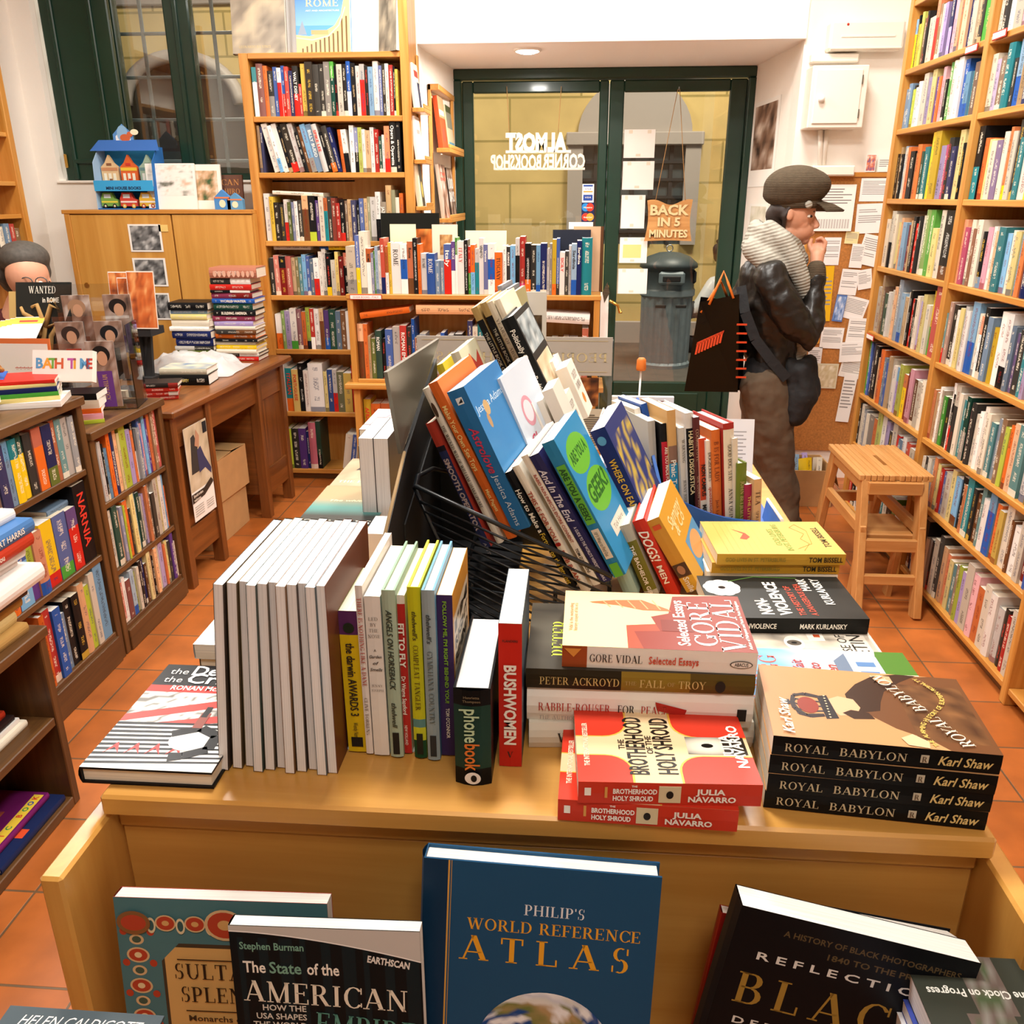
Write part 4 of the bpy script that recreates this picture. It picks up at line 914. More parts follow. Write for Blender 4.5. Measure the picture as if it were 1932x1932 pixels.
def art_reader(q, w_, h_, y):
    q.grid((-w_/2, y, h_*.32), (1, 0, 0), (0, 0, 1), w_, h_*.68, 8, 8, photo(12, '9a8a70', 'c8b898', 'd8ccb4'))
    y -= .0004
    P = lambda pts, c: q.poly([(-w_/2+a*w_, y, b*h_) for a, b in pts], hx(c))
    P([(.12, .5), (.45, .5), (.5, .78), (.4, .9), (.25, .88)], '3a3430'); y -= .0003
    P([(.45, .48), (.72, .5), (.95, .40), (.98, .46), (.75, .62), (.62, .75), (.45, .72)], '3c3a5c'); y -= .0003
    P([(.38, .78), (.55, .74), (.62, .86), (.5, .94)], 'b88a6c'); P([(.0, .3), (.55, .30), (.9, .36), (.98, .32), (.98, .30), (.55, .22), (0, .2)], '3a2c20'); P([(.8, .86), (.98, .86), (.98, .98), (.8, .98)], '1c1c20')
    y -= .0003
    q.text('Special orders', (-w_*.44, y, h_*.26), (1, 0, 0), (0, 0, 1), .012, hx('f0e8d8'), 'L', 'bold', w_*.42); q.text('welcome', (-w_*.44, y, h_*.215), (1, 0, 0), (0, 0, 1), .012, hx('f0e8d8'), 'L', 'bold', w_*.3)
    for i in range(5): q.box((-w_*.44, y, h_*(.05+.025*i)), (w_*(-.05), y+.0003, h_*(.058+.025*i)), hx('b0a8a0'))
    for i in range(4): q.box((w_*.08, y, h_*(.06+.025*i)), (w_*.4, y+.0003, h_*(.068+.025*i)), hx('b0a8a0'))
sx = Vector((-math.sin(-.045), math.cos(-.045), 0))
sheet('poster', 'small poster of a seated reader pinned on the desk pedestal', 'poster', DM @ Vector((-.0225, .195, .27)), sx, (0, 0, 1), .2, .40, lambda q, w_, h_, y: (art_reader(q, w_, h_, y)))
# cardboard boxes under the desk
def carton(name, label, lo, hi, mat='cardboard', open_=False, rz=0, group='cartons under the desk'):
    lo, hi = Vector(lo), Vector(hi); c = (lo+hi)/2; c.z = lo.z; h = (hi-lo)/2
    o = thing(name, label, 'box', Matrix.Translation(c) @ Matrix.Rotation(rz, 4, 'Z'), group)
    m = MB(); a, b_, z = h.x, h.y, hi.z-lo.z; tk = .004
    m.box((-a, -b_, 0), (a, -b_+tk, z)); m.box((-a, b_-tk, 0), (a, b_, z)); m.box((-a, -b_+tk, 0), (-a+tk, b_-tk, z)); m.box((a-tk, -b_+tk, 0), (a, b_-tk, z)); m.box((-a+tk, -b_+tk, 0), (a-tk, b_-tk, tk))
    part('box_body', m, mat, o)
    m = MB()
    if open_ == 'bare': m.prism([(a, -b_, z-.002), (a, b_, z-.002), (a+.03, b_*.95, z-.09), (a+.03, -b_*.95, z-.09)], (0, 0, .003))
    elif open_:
        m.prism([(a, -b_, z), (a, b_, z), (a+.09, b_*.95, z-.05), (a+.09, -b_*.95, z-.05)], (0, 0, .003)); m.prism([(-a, -b_, z), (a, -b_, z), (a*.95, -b_-.07, z+.05), (-a*.95, -b_-.07, z+.05)], (0, 0, .003))
    else:
        m.prism([(-a, -b_, z), (a, -b_, z), (a, 0, z+.006), (-a, 0, z+.006)], (0, 0, .003)); m.prism([(-a, b_, z), (-a, 0, z+.012), (a, 0, z+.012), (a, b_, z)], (0, 0, .003))
    part('flap', m, mat, o)
    return o
carton('cardboard_box', 'large brown carton on top of another under the desk', (-1.93, 3.66, .2), (-1.63, 3.98, .40), rz=-.06)
carton('cardboard_box', 'brown carton carrying the large carton under the desk', (-1.91, 3.66, .001), (-1.64, 3.96, .2), rz=-.03)
carton('cardboard_box', 'open low carton with flaps beside the near desk pedestal', (-1.88, 3.55, .001), (-1.64, 3.64, .22), open_=False, rz=0)
# low dark bookcases along the counter
LX = -1.585
def lowcase(label, y0, y1, top, shelves, at):
    b = [('side_panel', (LX-.36, y0, 0), (LX, y0+.03, top-.025), 'darkwood_z'), ('side_panel', (LX-.36, y1-.03, 0), (LX, y1, top-.025), 'darkwood_z'), ('top_board', (LX-.37, y0-.005, top-.028), (LX+.012, y1+.005, top), 'darkwood_y'),
         ('back_panel', (LX-.36, y0, 0), (LX-.345, y1, top-.03), 'darkwood_z'), ('plinth', (LX-.03, y0+.03, 0), (LX+.006, y1-.03, shelves[0]-.018), 'darkwood_y')]
    for z in shelves: b.append(('shelf', (LX-.345, y0+.03, z-.022), (LX-.004, y1-.03, z), 'darkwood_y'))
    return case('counter_bookcase', label, 'bookcase', at, b)
lowcase('low dark wood bookcase next to the desk', 2.60, 3.115, .825, [.1, .315, .565], (LX, 2.85, 0))
lowcase('taller dark wood counter bookcase beyond the open shelf box', 1.85, 2.59, .95, [.115, .41, .715], (LX, 2.07, 0))
YX, LXv = (0, 1, 0), (-1, 0, 0)
kw = dict(noun="children's book")
row('childrens_book', 'books on the top shelf by the desk', 'top shelf, low desk side bookcase', 'the desk', (LX-.006, 2.633, .5655), YX, LXv, .449, .215, .14, 'W6 W6/98 K4/92 L6 O7/104 b10/110 o6/105 y5 n13/104 p9/94 O5/90 KW7/112 S7 B6/104 m5 L6/103 P5 O6/102 C6/104 R10/112', rev=True, **kw)
row('childrens_book', 'books on the middle shelf by the desk', 'middle shelf, low desk side bookcase', 'the desk', (LX-.006, 2.633, .3155), YX, LXv, .449, .205, .14, 'T5 w8/104 t10/108 o5 B6/100 n4 O10/104 K4 y8/110 T9/110 t8/104 w6 p5 O6/108 C8/110 k8 w9/118 y6/112 W8/110 L6/106 O5', rev=True, **kw)
row('childrens_book', 'books on the bottom shelf by the desk', 'bottom shelf, low desk side bookcase', 'the desk', (LX-.006, 2.633, .1005), YX, LXv, .449, .178, .13, 'K4/80 R4 W6/96 r9 LB8/98 n5/88 w5 K6/104 b8/106 C5 y7/108 c5/104 K5 o6/104 w8/108 p9/104 O4 y6/100 k6 P7/108 w5/84', rev=True, **kw)
row('childrens_book', 'books on the top shelf of the taller counter bookcase', 'top shelf of the taller counter bookcase', 'the desk', (LX-.006, 1.885, .7155), YX, LXv, .672, .185, .14, "b9 O8 C9 r9 k9 K10 C8 b10/100 LS6/104 TY9/102 tY9/104 k9/100 RO11/104 bx12/102 d6/104 T8/102 g8/100 S8/98", rev=True, **kw)
row('childrens_book', 'books on the middle shelf of the taller counter bookcase', 'middle shelf of the taller counter bookcase', 'the desk', (LX-.006, 1.885, .4105), YX, LXv, .672, .21, .15, "O8 r9 k8 r11/112 WO8/104 BL12/96 nP7/94 OB9/96 YR12/100 BN13/100 PR10/98 K13/128'*NARNIA'", rev=True, **kw)
row('childrens_book', 'books on the bottom shelf of the taller counter bookcase', 'bottom shelf of the taller counter bookcase', 'the desk', (LX-.006, 1.885, .1155), YX, LXv, .672, .235, .15, "K9 bW10/92'LIVING HISTORY' LB12/88 W6 p10/86 m5 T5 O5/104 R7/106 B8/100 S6 K7/98 K8/98 o7/106 n5 w6/110 L10/118", rev=True, **kw)
topbook('grey boxed book lying flat on the multicoloured spines, taller counter bookcase', -1.62, 2.36, .618, .018, .20, .14, 'S', yaw=math.pi/2)
# open shelf box nearest to the table
NX = -1.325
b = [('side_panel', (NX-.5, 1.803, 0), (NX, 1.83, .53), 'darkwood_z'), ('top_board', (NX-.5, .9, .505), (NX+.006, 1.836, .532), 'darkwood_y'), ('shelf', (NX-.5, .9, .255), (NX-.004, 1.803, .28), 'darkwood_y'), ('bottom_board', (NX-.5, .9, 0), (NX, 1.803, .03), 'darkwood_y'), ('back_panel', (NX-.5, .9, 0), (NX-.485, 1.803, .51), 'darkwood_z')]
case('open_shelf', 'low dark shelf box with two open compartments beside the aisle', 'shelf', (NX, 1.3, 0), b)
# the display table
TB = thing('display_table', 'light wood display table with a front ledge, piled with books', 'table', (0, .66, 0))
t = Vector((0, .66, 0))
def tb(nm, lo, hi, mt, bev=.003): bxp(nm, Vector(lo)-t, Vector(hi)-t, mt, TB, bev)
tb('table_top', (-.455, .654, .976), (.395, 1.87, 1.0), 'beech_x')
tb('top_rail', (-.452, .672, .948), (.392, .690, .976), 'beech_x'); tb('front_panel', (-.452, .676, .3), (.392, .69, .948), 'beech_x')
tb('wing', (-.474, .575, 0), (-.452, .69, .972), 'beech_z'); tb('wing', (.392, .575, 0), (.414, .69, .972), 'beech_z')
tb('ledge_shelf', (-.452, .45, .62), (.392, .676, .642), 'beech_x')
tb('side_panel', (-.452, .69, .06), (-.43, 1.86, .976), 'beech_y'); tb('side_panel', (.37, .69, .06), (.392, 1.86, .976), 'beech_y'); tb('end_panel', (-.43, 1.84, .06), (.37, 1.86, .976), 'beech_x')
tb('plinth', (-.42, .7, 0), (.36, 1.84, .06), 'darkwood_x')
# step stool
S = thing('step_stool', 'bare wooden folding step stool with a slatted top by the bookcase', 'stool', (1.235, 3.42, 0))
t = Vector((1.235, 3.42, 0))
def bar(nm, a, b_, w_, d_, mt, par, t0=t, up=(0, 1, 0)):
    """a plank from a to b_, w_ wide along up, d_ thick"""
    a, b_ = Vector(a)-t0, Vector(b_)-t0; Zl = (b_-a).normalized(); Yl = Vector(up); Xl = Yl.cross(Zl).normalized(); Yl = Zl.cross(Xl)
    m = MB(); m.box((-d_/2, -w_/2, 0), (d_/2, w_/2, (b_-a).length), bev=.003, X=frame(a, Xl, Yl, Zl)); return part(nm, m, mt, par)
xa, xb = 1.115, 1.36
for (nm, a, c) in (('leg', (xa+.012, 3.10, 0), (xa+.012, 3.235, .52)), ('leg', (xb-.012, 3.09, 0), (xb-.012, 3.235, .52)), ('leg', (xa+.012, 3.76, 0), (xa+.012, 3.61, .52)), ('leg', (xb-.012, 3.76, 0), (xb-.012, 3.61, .52))):
    bar(nm, a, c, .058, .03, 'stoolwood_z', S)
bar('leg', (xa+.05, 3.30, 0), (xa+.05, 3.26, .284), .045, .024, 'stoolwood_z', S); bar('leg', (xb-.05, 3.30, 0), (xb-.05, 3.26, .284), .045, .024, 'stoolwood_z', S)
for a, c, w_ in (((xa+.02, 3.20, .495), (xb-.02, 3.20, .495), .05), ((xa+.02, 3.16, .275), (xb-.02, 3.16, .275), .05), ((xa+.02, 3.125, .145), (xb-.02, 3.125, .145), .04), ((xa+.02, 3.68, .30), (xb-.02, 3.68, .30), .045)):
    bar('rung', a, c, w_, .024, 'stoolwood_x', S, up=(0, 0, 1))
for x in (xa+.012, xb-.012): bar('side_rail', (x, 3.155, .33), (x, 3.69, .33), .045, .024, 'stoolwood_y', S, up=(0, 0, 1)); bar('side_rail', (x, 3.23, .495), (x, 3.62, .495), .045, .022, 'stoolwood_y', S, up=(0, 0, 1))
bxp('step_tread', Vector((xa+.02, 3.20, .285))-t, Vector((xb-.02, 3.44, .305))-t, 'stoolwood_x', S, .004)
m = MB()
for k in range(2):
    x0, x1 = (xa-.015, xa+.122) if k == 0 else (xb-.108, xb+.02)
    n = 6
    for i in range(n): m.box(Vector((x0+(x1-x0)*i/n+.001, 3.205, .52))-t, Vector((x0+(x1-x0)*(i+1)/n-.001, 3.645, .545))-t, bev=.003)
    o = part('top_slat', m, 'stoolwood_y', S); m = MB()
bxp('hand_grip', Vector((xa+.118, 3.22, .52))-t, Vector((xa+.14, 3.36, .540))-t, 'stoolwood_y', S)
bxp('hand_grip', Vector((xa+.118, 3.50, .52))-t, Vector((xa+.14, 3.64, .540))-t, 'stoolwood_y', S)
# carton of books by the corkboard
c0 = uz(1540, 955, 0)
carton('carton_box', 'open brown carton full of paperbacks below the corkboard', (1.14, 4.36, .001), (1.37, 4.66, .20), open_='bare', group='carton on the floor')
for i, (x, y, z, ry, rz, cc) in enumerate([(1.18, 4.42, .055, .5, .2, 'w'), (1.20, 4.53, .06, .7, -.2, 'S'), (1.26, 4.44, .05, .35, .1, 'Y'), (1.28, 4.56, .05, .55, .1, 'p'), (1.31, 4.47, .045, .3, -.1, 'w'), (1.22, 4.60, .06, .6, .3, 'k')]):
    R = Matrix.Rotation(rz, 3, 'Z') @ Matrix.Rotation(-ry, 3, 'X')
    book('paperback', ['cream paperback tilted at the front of the floor carton', 'slate blue paperback leaning in the floor carton', 'yellow paperback in the middle of the floor carton', 'lavender paperback towards the wall in the floor carton', 'cream paperback by the bookcase side of the floor carton', 'charcoal paperback at the back of the floor carton'][i], 'book', 'paperbacks in the floor carton', frame((x, y, z), R @ Vector((1, 0, 0)), R @ Vector((0, 1, 0)), R @ Vector((0, 0, 1))), .028, .19, .12, [(1, pc(cc))], hx('3a3430'))
# ------------------------------------------------------------------ things on the display table
TZ = 1.0005
def at_table(px, py, z=1.0): return uz(px, py, z)
def upbook(name, label, group, bl, br, tl, d, cols, ink=None, t=None, h=None, hard=False, yaw=0, **kw):
    a, b_ = uz(*bl, 1.0), uz(*br, 1.0); t = t or max(.006, (b_-a).x); yy = (a.y+b_.y)/2; hh = h or uy(tl[0], tl[1], yy).z-1.0
    X = Vector((math.cos(yaw), math.sin(yaw), 0)); Y = Vector((-math.sin(yaw), math.cos(yaw), 0))
    return book(name, label, 'book', group, frame((a.x, yy, TZ), X, Y, Z3), t, hh, d, cols, ink, hard=hard, plain=True, **kw)
IV, DK = hx('f3eee2'), hx('2a2622')
# white-edged catalogues, fore-edges to the front
xs = [-.352, -.339, -.327, -.316, -.305, -.294, -.283, -.272, -.261, -.250, -.240]
for i, x in enumerate(xs):
    lean = math.radians(5.5-.45*i); t = .0098; X = Vector((math.cos(lean), 0, -math.sin(lean))); Zl = Vector((math.sin(lean), 0, math.cos(lean)))
    # fore-edge to the viewer: spine at the back, so the depth axis runs towards -y
    D = .17; o = Vector((x+t*math.cos(lean), .70+D+.004*(i % 3), TZ+t*math.sin(lean)))
    book('catalogue', f'white edged catalogue, {ordw(i+1)} of eleven from the flat black and red book', 'book', 'white edged catalogues on the table', frame(o, -X, (0, -1, 0), Zl), t, .21, D, [(1, hx(['4a4038', '6a5a40', '8a7a5c', '3c4a44', '6c6050', '50463c', '7a5a3a', '5a5048', '6a4a3a', '4c5a60', '6a3a24'][i]))], page=hx('f6f4f2'), plain=True)
# white metal bookend
be = thing('bookend', 'white sheet metal bookend under the row of humour books', 'bookend', (-.21, .80, TZ))
m = MB(); m.box((-.024, -.055, 0), (.135, .05, .0015)); m.prism([(-.024, -.055, 0), (-.024, .05, 0), (-.024, .05, .15), (-.024, -.02, .16), (-.024, -.055, .12)], (-.0015, 0, 0)); part('plate', m, 'white_metal', be)
gh = 'humour books on the table front'
TZ = 1.0025
upbook('humour_book', 'yellow spined book with a purple top beside the white catalogues', gh, (658, 1422), (691, 1420), (650, 1157), .105, [(.16, hx('5c2f5c')), (.84, hx('d8b81c'))], front=hx('7c9a3c'), t=.02,
       title=[('the darwin AWARDS 3', .035, .0085, DK, 'bold', .085), ('Wendy Northcutt', .128, .005, DK, 'sans', .026)], spine_art=lambda q, t, h, y: (q.box((t*.2, y, h*.04), (t*.8, y+.0004, h*.11), hx('1c1a18')), q.ellipse((0, y-.0002, 0), (1, 0, 0), (0, 0, 1), t*.5, h*.89, t*.28, h*.035, hx('1f2a1c'))))
upbook('humour_book', 'thin white spined book with red lettering next to the yellow spine', gh, (692, 1425), (705, 1425), (687, 1110), .14, [(1, hx('e8e0d8'))], t=.0072, title=[('THERE IS NOTHING LIKE A DANE', .012, .0044, hx('b8483a'), 'serif', .10), ('CLIVE TORRENS', .125, .0035, hx('8a8078'), 'serif', .045)])
upbook('humour_book', 'plain white paperback lettered across its spine, after the thin white one', gh, (707, 1427), (733, 1428), (704, 1130), .13, [(1, hx('e9e3da'))], t=.0158,
       spine_art=lambda q, t, h, y: [q.text(s_, (t/2, y, h*z), (1, 0, 0), (0, 0, 1), sz, hx(c), 'C', f, min(t*.8, len(s_)*sz*.9)) for s_, z, sz, c, f in (('LED', .86, .0036, '8a827a', 'serif'), ('BY', .825, .0036, '8a827a', 'serif'), ('THE', .79, .0036, '8a827a', 'serif'), ('NOSE', .755, .0036, '8a827a', 'serif'), ('A', .67, .003, '4a4440', 'sans'), ('Garden', .63, .0034, '4a4440', 'boldi'), ('of', .59, .0034, '4a4440', 'boldi'), ('Smells', .55, .0034, '4a4440', 'boldi'), ('JENNY', .45, .0026, '8a827a', 'serif'), ('JOSEPH', .42, .0026, '8a827a', 'serif'))])
upbook('humour_book', 'pale green jacketed hardback among the humour books', gh, (738, 1430), (760, 1430), (742, 1118), .125, [(1, hx('a9bba4'))], hard=True, t=.0135, front=hx('8fae94'), title=[('ANGELS ON HORSEBACK', .02, .0058, hx('2f3a30'), 'boldi', .09), ('thelwell', .125, .005, hx('3a443a'), 'boldi', .03)], spine_art=lambda q, t, h, y: q.box((t*.25, y, .004), (t*.75, y+.0004, .03), hx('1c1c1c')))
upbook('humour_book', 'thin red spined paperback between two green jackets', gh, (761, 1424), (779, 1424), (766, 1128), .12, [(.05, hx('e8e0d4')), (.95, hx('b8302a'))], t=.0095, title=[('FIT TO FLY', .03, .0058, IV, 'heavy', .05), ('Dr Wayne Sapsford', .09, .004, IV, 'bold', .045), ('NEW HOLLAND', .148, .003, IV, 'sans', .024)])
upbook('humour_book', 'yellow jacketed hardback with a green foot, humour books', gh, (783, 1432), (805, 1432), (782, 1112), .12, [(.76, hx('c4c422')), (.05, hx('5c8a86')), (.08, hx('c8cc30')), (.11, hx('1f4a2c'))], hard=True, t=.0128, front=hx('c8c82c'), title=[("thelwell's", .025, .0045, hx('4a4a1c'), 'boldi', .032), ('COMPLEAT TANGLER', .062, .0052, hx('5a4a14'), 'serif', .075)], spine_art=lambda q, t, h, y: q.box((t*.25, y, .005), (t*.75, y+.0004, .03), hx('1a1f18')))
upbook('humour_book', 'blue grey jacketed hardback before the purple spine', gh, (808, 1436), (830, 1436), (807, 1118), .125, [(1, hx('94a4a8'))], hard=True, t=.0128, front=hx('6a9ec0'), title=[("thelwell's", .025, .0045, hx('3c484c'), 'boldi', .032), ('GYMKHANA COUNTRY', .065, .0052, hx('5c6c70'), 'serif', .085)], spine_art=lambda q, t, h, y: q.box((t*.25, y, .005), (t*.75, y+.0004, .03), hx('2a2f32')))
upbook('humour_book', 'purple spined paperback with an orange and black cover', gh, (834, 1428), (862, 1428), (833, 1127), .12, [(1, hx('3c2c58'))], t=.0155, front=hx('c88a2c'), title=[("FOLLOW ME, I'M RIGHT BEHIND YOU!", .006, .0036, hx('7aa832'), 'heavy', .115), ("TOM O'CONNOR", .127, .0036, IV, 'bold', .036)],
       art=lambda A: (A.rect(.05, .45, .95, .85, hx('d8c8b0')), [A.text(s_, .5, .74-.1*k, .012, hx('141210'), 'C', 'heavy', .8) for k, s_ in enumerate(("I'M", 'RIGHT', 'BEHIND'))]))
TZ = 1.0005
upbook('novel', 'short thick black book with a green netted spine standing at the front', gh, (860, 1476), (930, 1478), (860, 1298), .15, [(.16, hx('0d0e0f')), (.66, hx('1c3a30')), (.18, hx('0d0e0f'))], hard=True, t=.036, front=hx('0c0c0e'), page=hx('f4f0ec'),
       title=[('phone', .02, .0145, hx('b9d0a8'), 'bold', .038), ('book', .0595, .0145, hx('d8762c'), 'bold', .031)],
       spine_art=lambda q, t, h, y: ([q.text(s_, (t/2, y-.0008, h*z), (1, 0, 0), (0, 0, 1), .0028, hx('8a7a5c'), 'C', 'sans') for s_, z in (('Henrietta', .925), ('Thompson', .885))], q.ellipse((0, y-.001, 0), (1, 0, 0), (0, 0, 1), t*.5, h*.09, .008, .007, hx('f0ece4')), q.ellipse((0, y-.0014, 0), (1, 0, 0), (0, 0, 1), t*.53, h*.09, .003, .004, hx('0d0e0f'))))
upbook('novel', 'tall red spined paperback standing before the black wire rack', gh, (942, 1446), (978, 1446), (943, 1177), .13, [(1, hx('c42a1e'))], t=.023, front=hx('20364a'), title=[('BUSHWOMEN', .045, .0115, IV, 'heavy', .092)], spine_art=lambda q, t, h, y: (q.text('FLANDERS', (t/2, y, h*.88), (1, 0, 0), (0, 0, 1), .0024, DK, 'C', 'bold', t*.65), q.text('V', (t/2, y, h*.07), (1, 0, 0), (0, 0, 1), .007, DK, 'C', 'serif')))
# ---- flat books, front right
def fl(name, label, group, bl, br, z0, t, d, cols, h=None, yaw=None, **kw):
    a, b_ = uz(*bl, z0), uz(*br, z0); v = b_-a; yaw = math.atan2(v.y, v.x) if yaw is None else yaw; h = h or v.length
    return flatbook(name, label, group, ((a.x+b_.x)/2, (a.y+b_.y)/2, z0+.0003), yaw, t, h, d, cols, None, plain=True, **kw)
def art_bro(A):
    A.rect(0, 0, 1, 1, hx('e6c89c'))
    R_ = hx('cf3a26'); Yl = hx('e8b84c')
    for (a0, a1, b0, b1, sa, sb) in ((0, .35, .70, 1.0, 1, 0), (.62, 1.0, .70, 1.0, 0, 0), (0, .35, .0, .42, 1, 1), (.62, 1.0, .0, .42, 0, 1)):
        pts = []
        cx, cyy = (a1-.2 if sa else a0+.2), (b0+.14 if not sb else b1-.14)
        ox, oy = (a0 if sa else a1), (b1 if not sb else b0)
        for g_, cc in ((.012, Yl), (0, R_)):
            p = [(ox, oy), (a1+g_ if sa else a0-g_, oy)]
            for k in range(7):
                q = math.radians(90*k/6)
                p.append(((cx+(.2+g_)*math.cos(q)) if sa else (cx-(.2+g_)*math.cos(q)), (cyy-(.14+g_)*math.sin(q)) if not sb else (cyy+(.14+g_)*math.sin(q))))
            p.append((ox, b0-g_ if not sb else b1+g_))
            A.poly(p, cc)
    A.grid(.38, .02, .62, .36, 8, 10, lambda a, b: mixc(hx('f4ecd8'), hx('3a3228'), min(1, (abs(a-.5)*1.6)**2+(abs(b-.62)*1.5)**2)))
    A.ell(.5, .24, .03, .035, hx('15120e'))
    A.rect(.38, .02, .62, .15, hx('2e271e')); A.text('THE', .5, .72, .006, hx('2a2018'), 'C', 'bold'); A.text('BROTHERHOOD', .5, .605, .018, hx('1e1812'), 'C', 'bold', .80); A.text('OF THE', .5, .56, .006, hx('2a2018'), 'C', 'bold'); A.text('HOLY SHROUD', .5, .445, .018, hx('1e1812'), 'C', 'bold', .78)
    A.text('JULIA', .5, .10, .010, hx('f4efe2'), 'C', 'heavy'); A.text('NAVARRO', .5, .04, .010, hx('f4efe2'), 'C', 'heavy'); A.text('THE INTERNATIONAL BESTSELLER', .5, .93, .005, hx('f4e8cc'), 'C', 'bold', .6)
def spine_bro(q, t, h, y):
    X = lambda s: h-s
    def T(s_, a, x, sz, c=IV, f='heavy', w_=None): q.text(s_, (x, y-.0006, h-a*h), (0, 0, -1), (1, 0, 0), sz, c, 'L', f, w_)
    q.box((t*.12, y, h*.44), (t*.88, y+.0004, h*.56), hx('d8c8a0')); q.ellipse((0, y-.0004, 0), (1, 0, 0), (0, 0, 1), t*.5, h*.5, t*.18, h*.02, hx('17130e'))
    T('BROTHERHOOD', .19, t*.53, .0052, w_=h*.24); T('HOLY SHROUD', .19, t*.2, .0052, w_=h*.22); T('THE', .29, t*.84, .002); T('JULIA', .64, t*.55, .0058, w_=h*.16); T('NAVARRO', .60, t*.2, .0058, w_=h*.26)
    q.box((t*.4, y, h*.93), (t*.75, y+.0004, h*.965), IV)
    q.box((t*.3, y, h*.84), (t*.8, y+.0004, h*.855), hx('d89a4c'))
rb = [(1, hx('c93a26'))]
g = 'red and cream paperbacks in a stack'
fl('paperback', 'red spined paperback with a cream and red cover, lower of its pair', g, (1052, 1547), (1390, 1570), TZ, .0235, .115, rb, art=art_bro, spine_art=spine_bro)
fl('paperback', 'red spined paperback with a cream and red cover, upper of its pair', g, (1090, 1515), (1435, 1522), TZ+.0240, .0235, .115, rb, art=art_bro, spine_art=spine_bro)
# the four black spined paperbacks
def art_roy(A):
    A.grid(0, 0, 1, 1, 8, 10, lambda a, b: mixc(hx('c49564'), hx('b9875a'), b))
    br, dk = hx('6a4326'), hx('3a2416')
    A.poly([(.0, .0), (1, 0), (1, .14), (.96, .30), (.86, .46), (.74, .55), (.60, .585), (.46, .56), (.34, .50), (.22, .42), (.1, .28), (0, .22)], br)
    A.grid(.1, .02, .85, .34, 12, 8, lambda a, b: mixc(hx('7a5230'), hx('4a2e1a'), .5+nz(a*7, b*4, 2)))
    A.poly([(.38, .585), (.5, .60), (.64, .60), (.8, .53), (.94, .43), (1, .30), (1, .2), (.88, .3), (.72, .40), (.56, .44), (.44, .46)], dk)
    A.poly([(.33, .66), (.42, .70), (.55, .69), (.60, .64), (.57, .57), (.46, .55), (.36, .58)], hx('d8aa84'))
    A.poly([(.30, .60), (.37, .645), (.42, .60), (.40, .52), (.32, .50)], dk)
    A.poly([(.27, .73), (.58, .745), (.60, .695), (.29, .67)], hx('2a2528'))
    for k in range(5): x = .31+.062*k; A.line([(x, .735), (x-.03+.012*k, .80), (x-.0+.006*k, .855), (.46, .87)], .0025, hx('3c3438'))
    A.ell(.44, .80, .11, .05, hx('8a3426')); A.line([(.32, .735), (.30, .82), (.38, .87), (.46, .875), (.56, .86), (.60, .80), (.57, .74)], .004, hx('33292a')); A.rect(.452, .86, .475, .92, hx('2e2a30')); A.rect(.43, .885, .497, .9, hx('2e2a30'))
    for k in range(9): A.ell(.295+.036*k, .71, .008, .005, hx('c8b898'))
    A.poly([(.82, .40), (.9, .43), (.96, .40), (.95, .34), (.86, .335)], hx('d2a078')); A.poly([(.02, .40), (.1, .42), (.16, .36), (.08, .30), (0, .31)], hx('d9b890'))
    pts = [(.06+.9*k/24, .20+.09*math.sin(k/24*6.3)) for k in range(25)]
    for k, ch in enumerate('THE ALARMING HISTORY OF EUROPEAN ROYALTY'):
        u = .05+.9*k/40; A.text(ch, u, .21+.085*math.sin(u*6.3+.4), .0045, hx('d8b45c'), 'C', 'bold', None, rot=math.degrees(math.atan(.5*math.cos(u*6.3+.4))))
    A.text('Karl Shaw', .27, .90, .010, hx('efe4cc'), 'C', 'boldi')
    for k, ch in enumerate('ROYAL BABYLON'): A.text(ch, .10+.068*k, .11+.022*k, .0125, hx('e8dcc4'), 'C', 'serif', None, rot=15)
def spine_roy(q, t, h, y):
    c = hx('cdbd98')
    q.text('ROYAL', (t*.28, y-.0005, h*.945), (0, 0, -1), (1, 0, 0), t*.42, c, 'L', 'serif', h*.20); q.text('BABYLON', (t*.28, y-.0005, h*.70), (0, 0, -1), (1, 0, 0), t*.42, c, 'L', 'serif', h*.30)
    q.box((t*.3, y, h*.31), (t*.7, y+.0004, h*.345), hx('c8bca4')); q.text('R', (t*.36, y-.0008, h*.34), (0, 0, -1), (1, 0, 0), t*.28, hx('5a4632'), 'L', 'serif')
    q.text('Karl Shaw', (t*.28, y-.0005, h*.27), (0, 0, -1), (1, 0, 0), t*.46, hx('dcc07c'), 'L', 'boldi', h*.235)
g = 'black spined paperbacks in a stack of four'
for i, (bl, br, nm) in enumerate([((1440, 1523), (1857, 1567), 'lowest'), ((1445, 1493), (1868, 1533), 'second from the bottom'), ((1450, 1458), (1875, 1500), 'third from the bottom'), ((1455, 1423), (1885, 1462), 'topmost, crowned woman cover')]):
    fl('paperback', f'black spined paperback in the corner stack of four, {nm}', g, bl, br, TZ+.0206*i, .0203, .129, [(1, hx('0e0d0d'))], h=.198, art=art_roy if i == 3 else None, spine_art=spine_roy, front=hx('c0905f'))
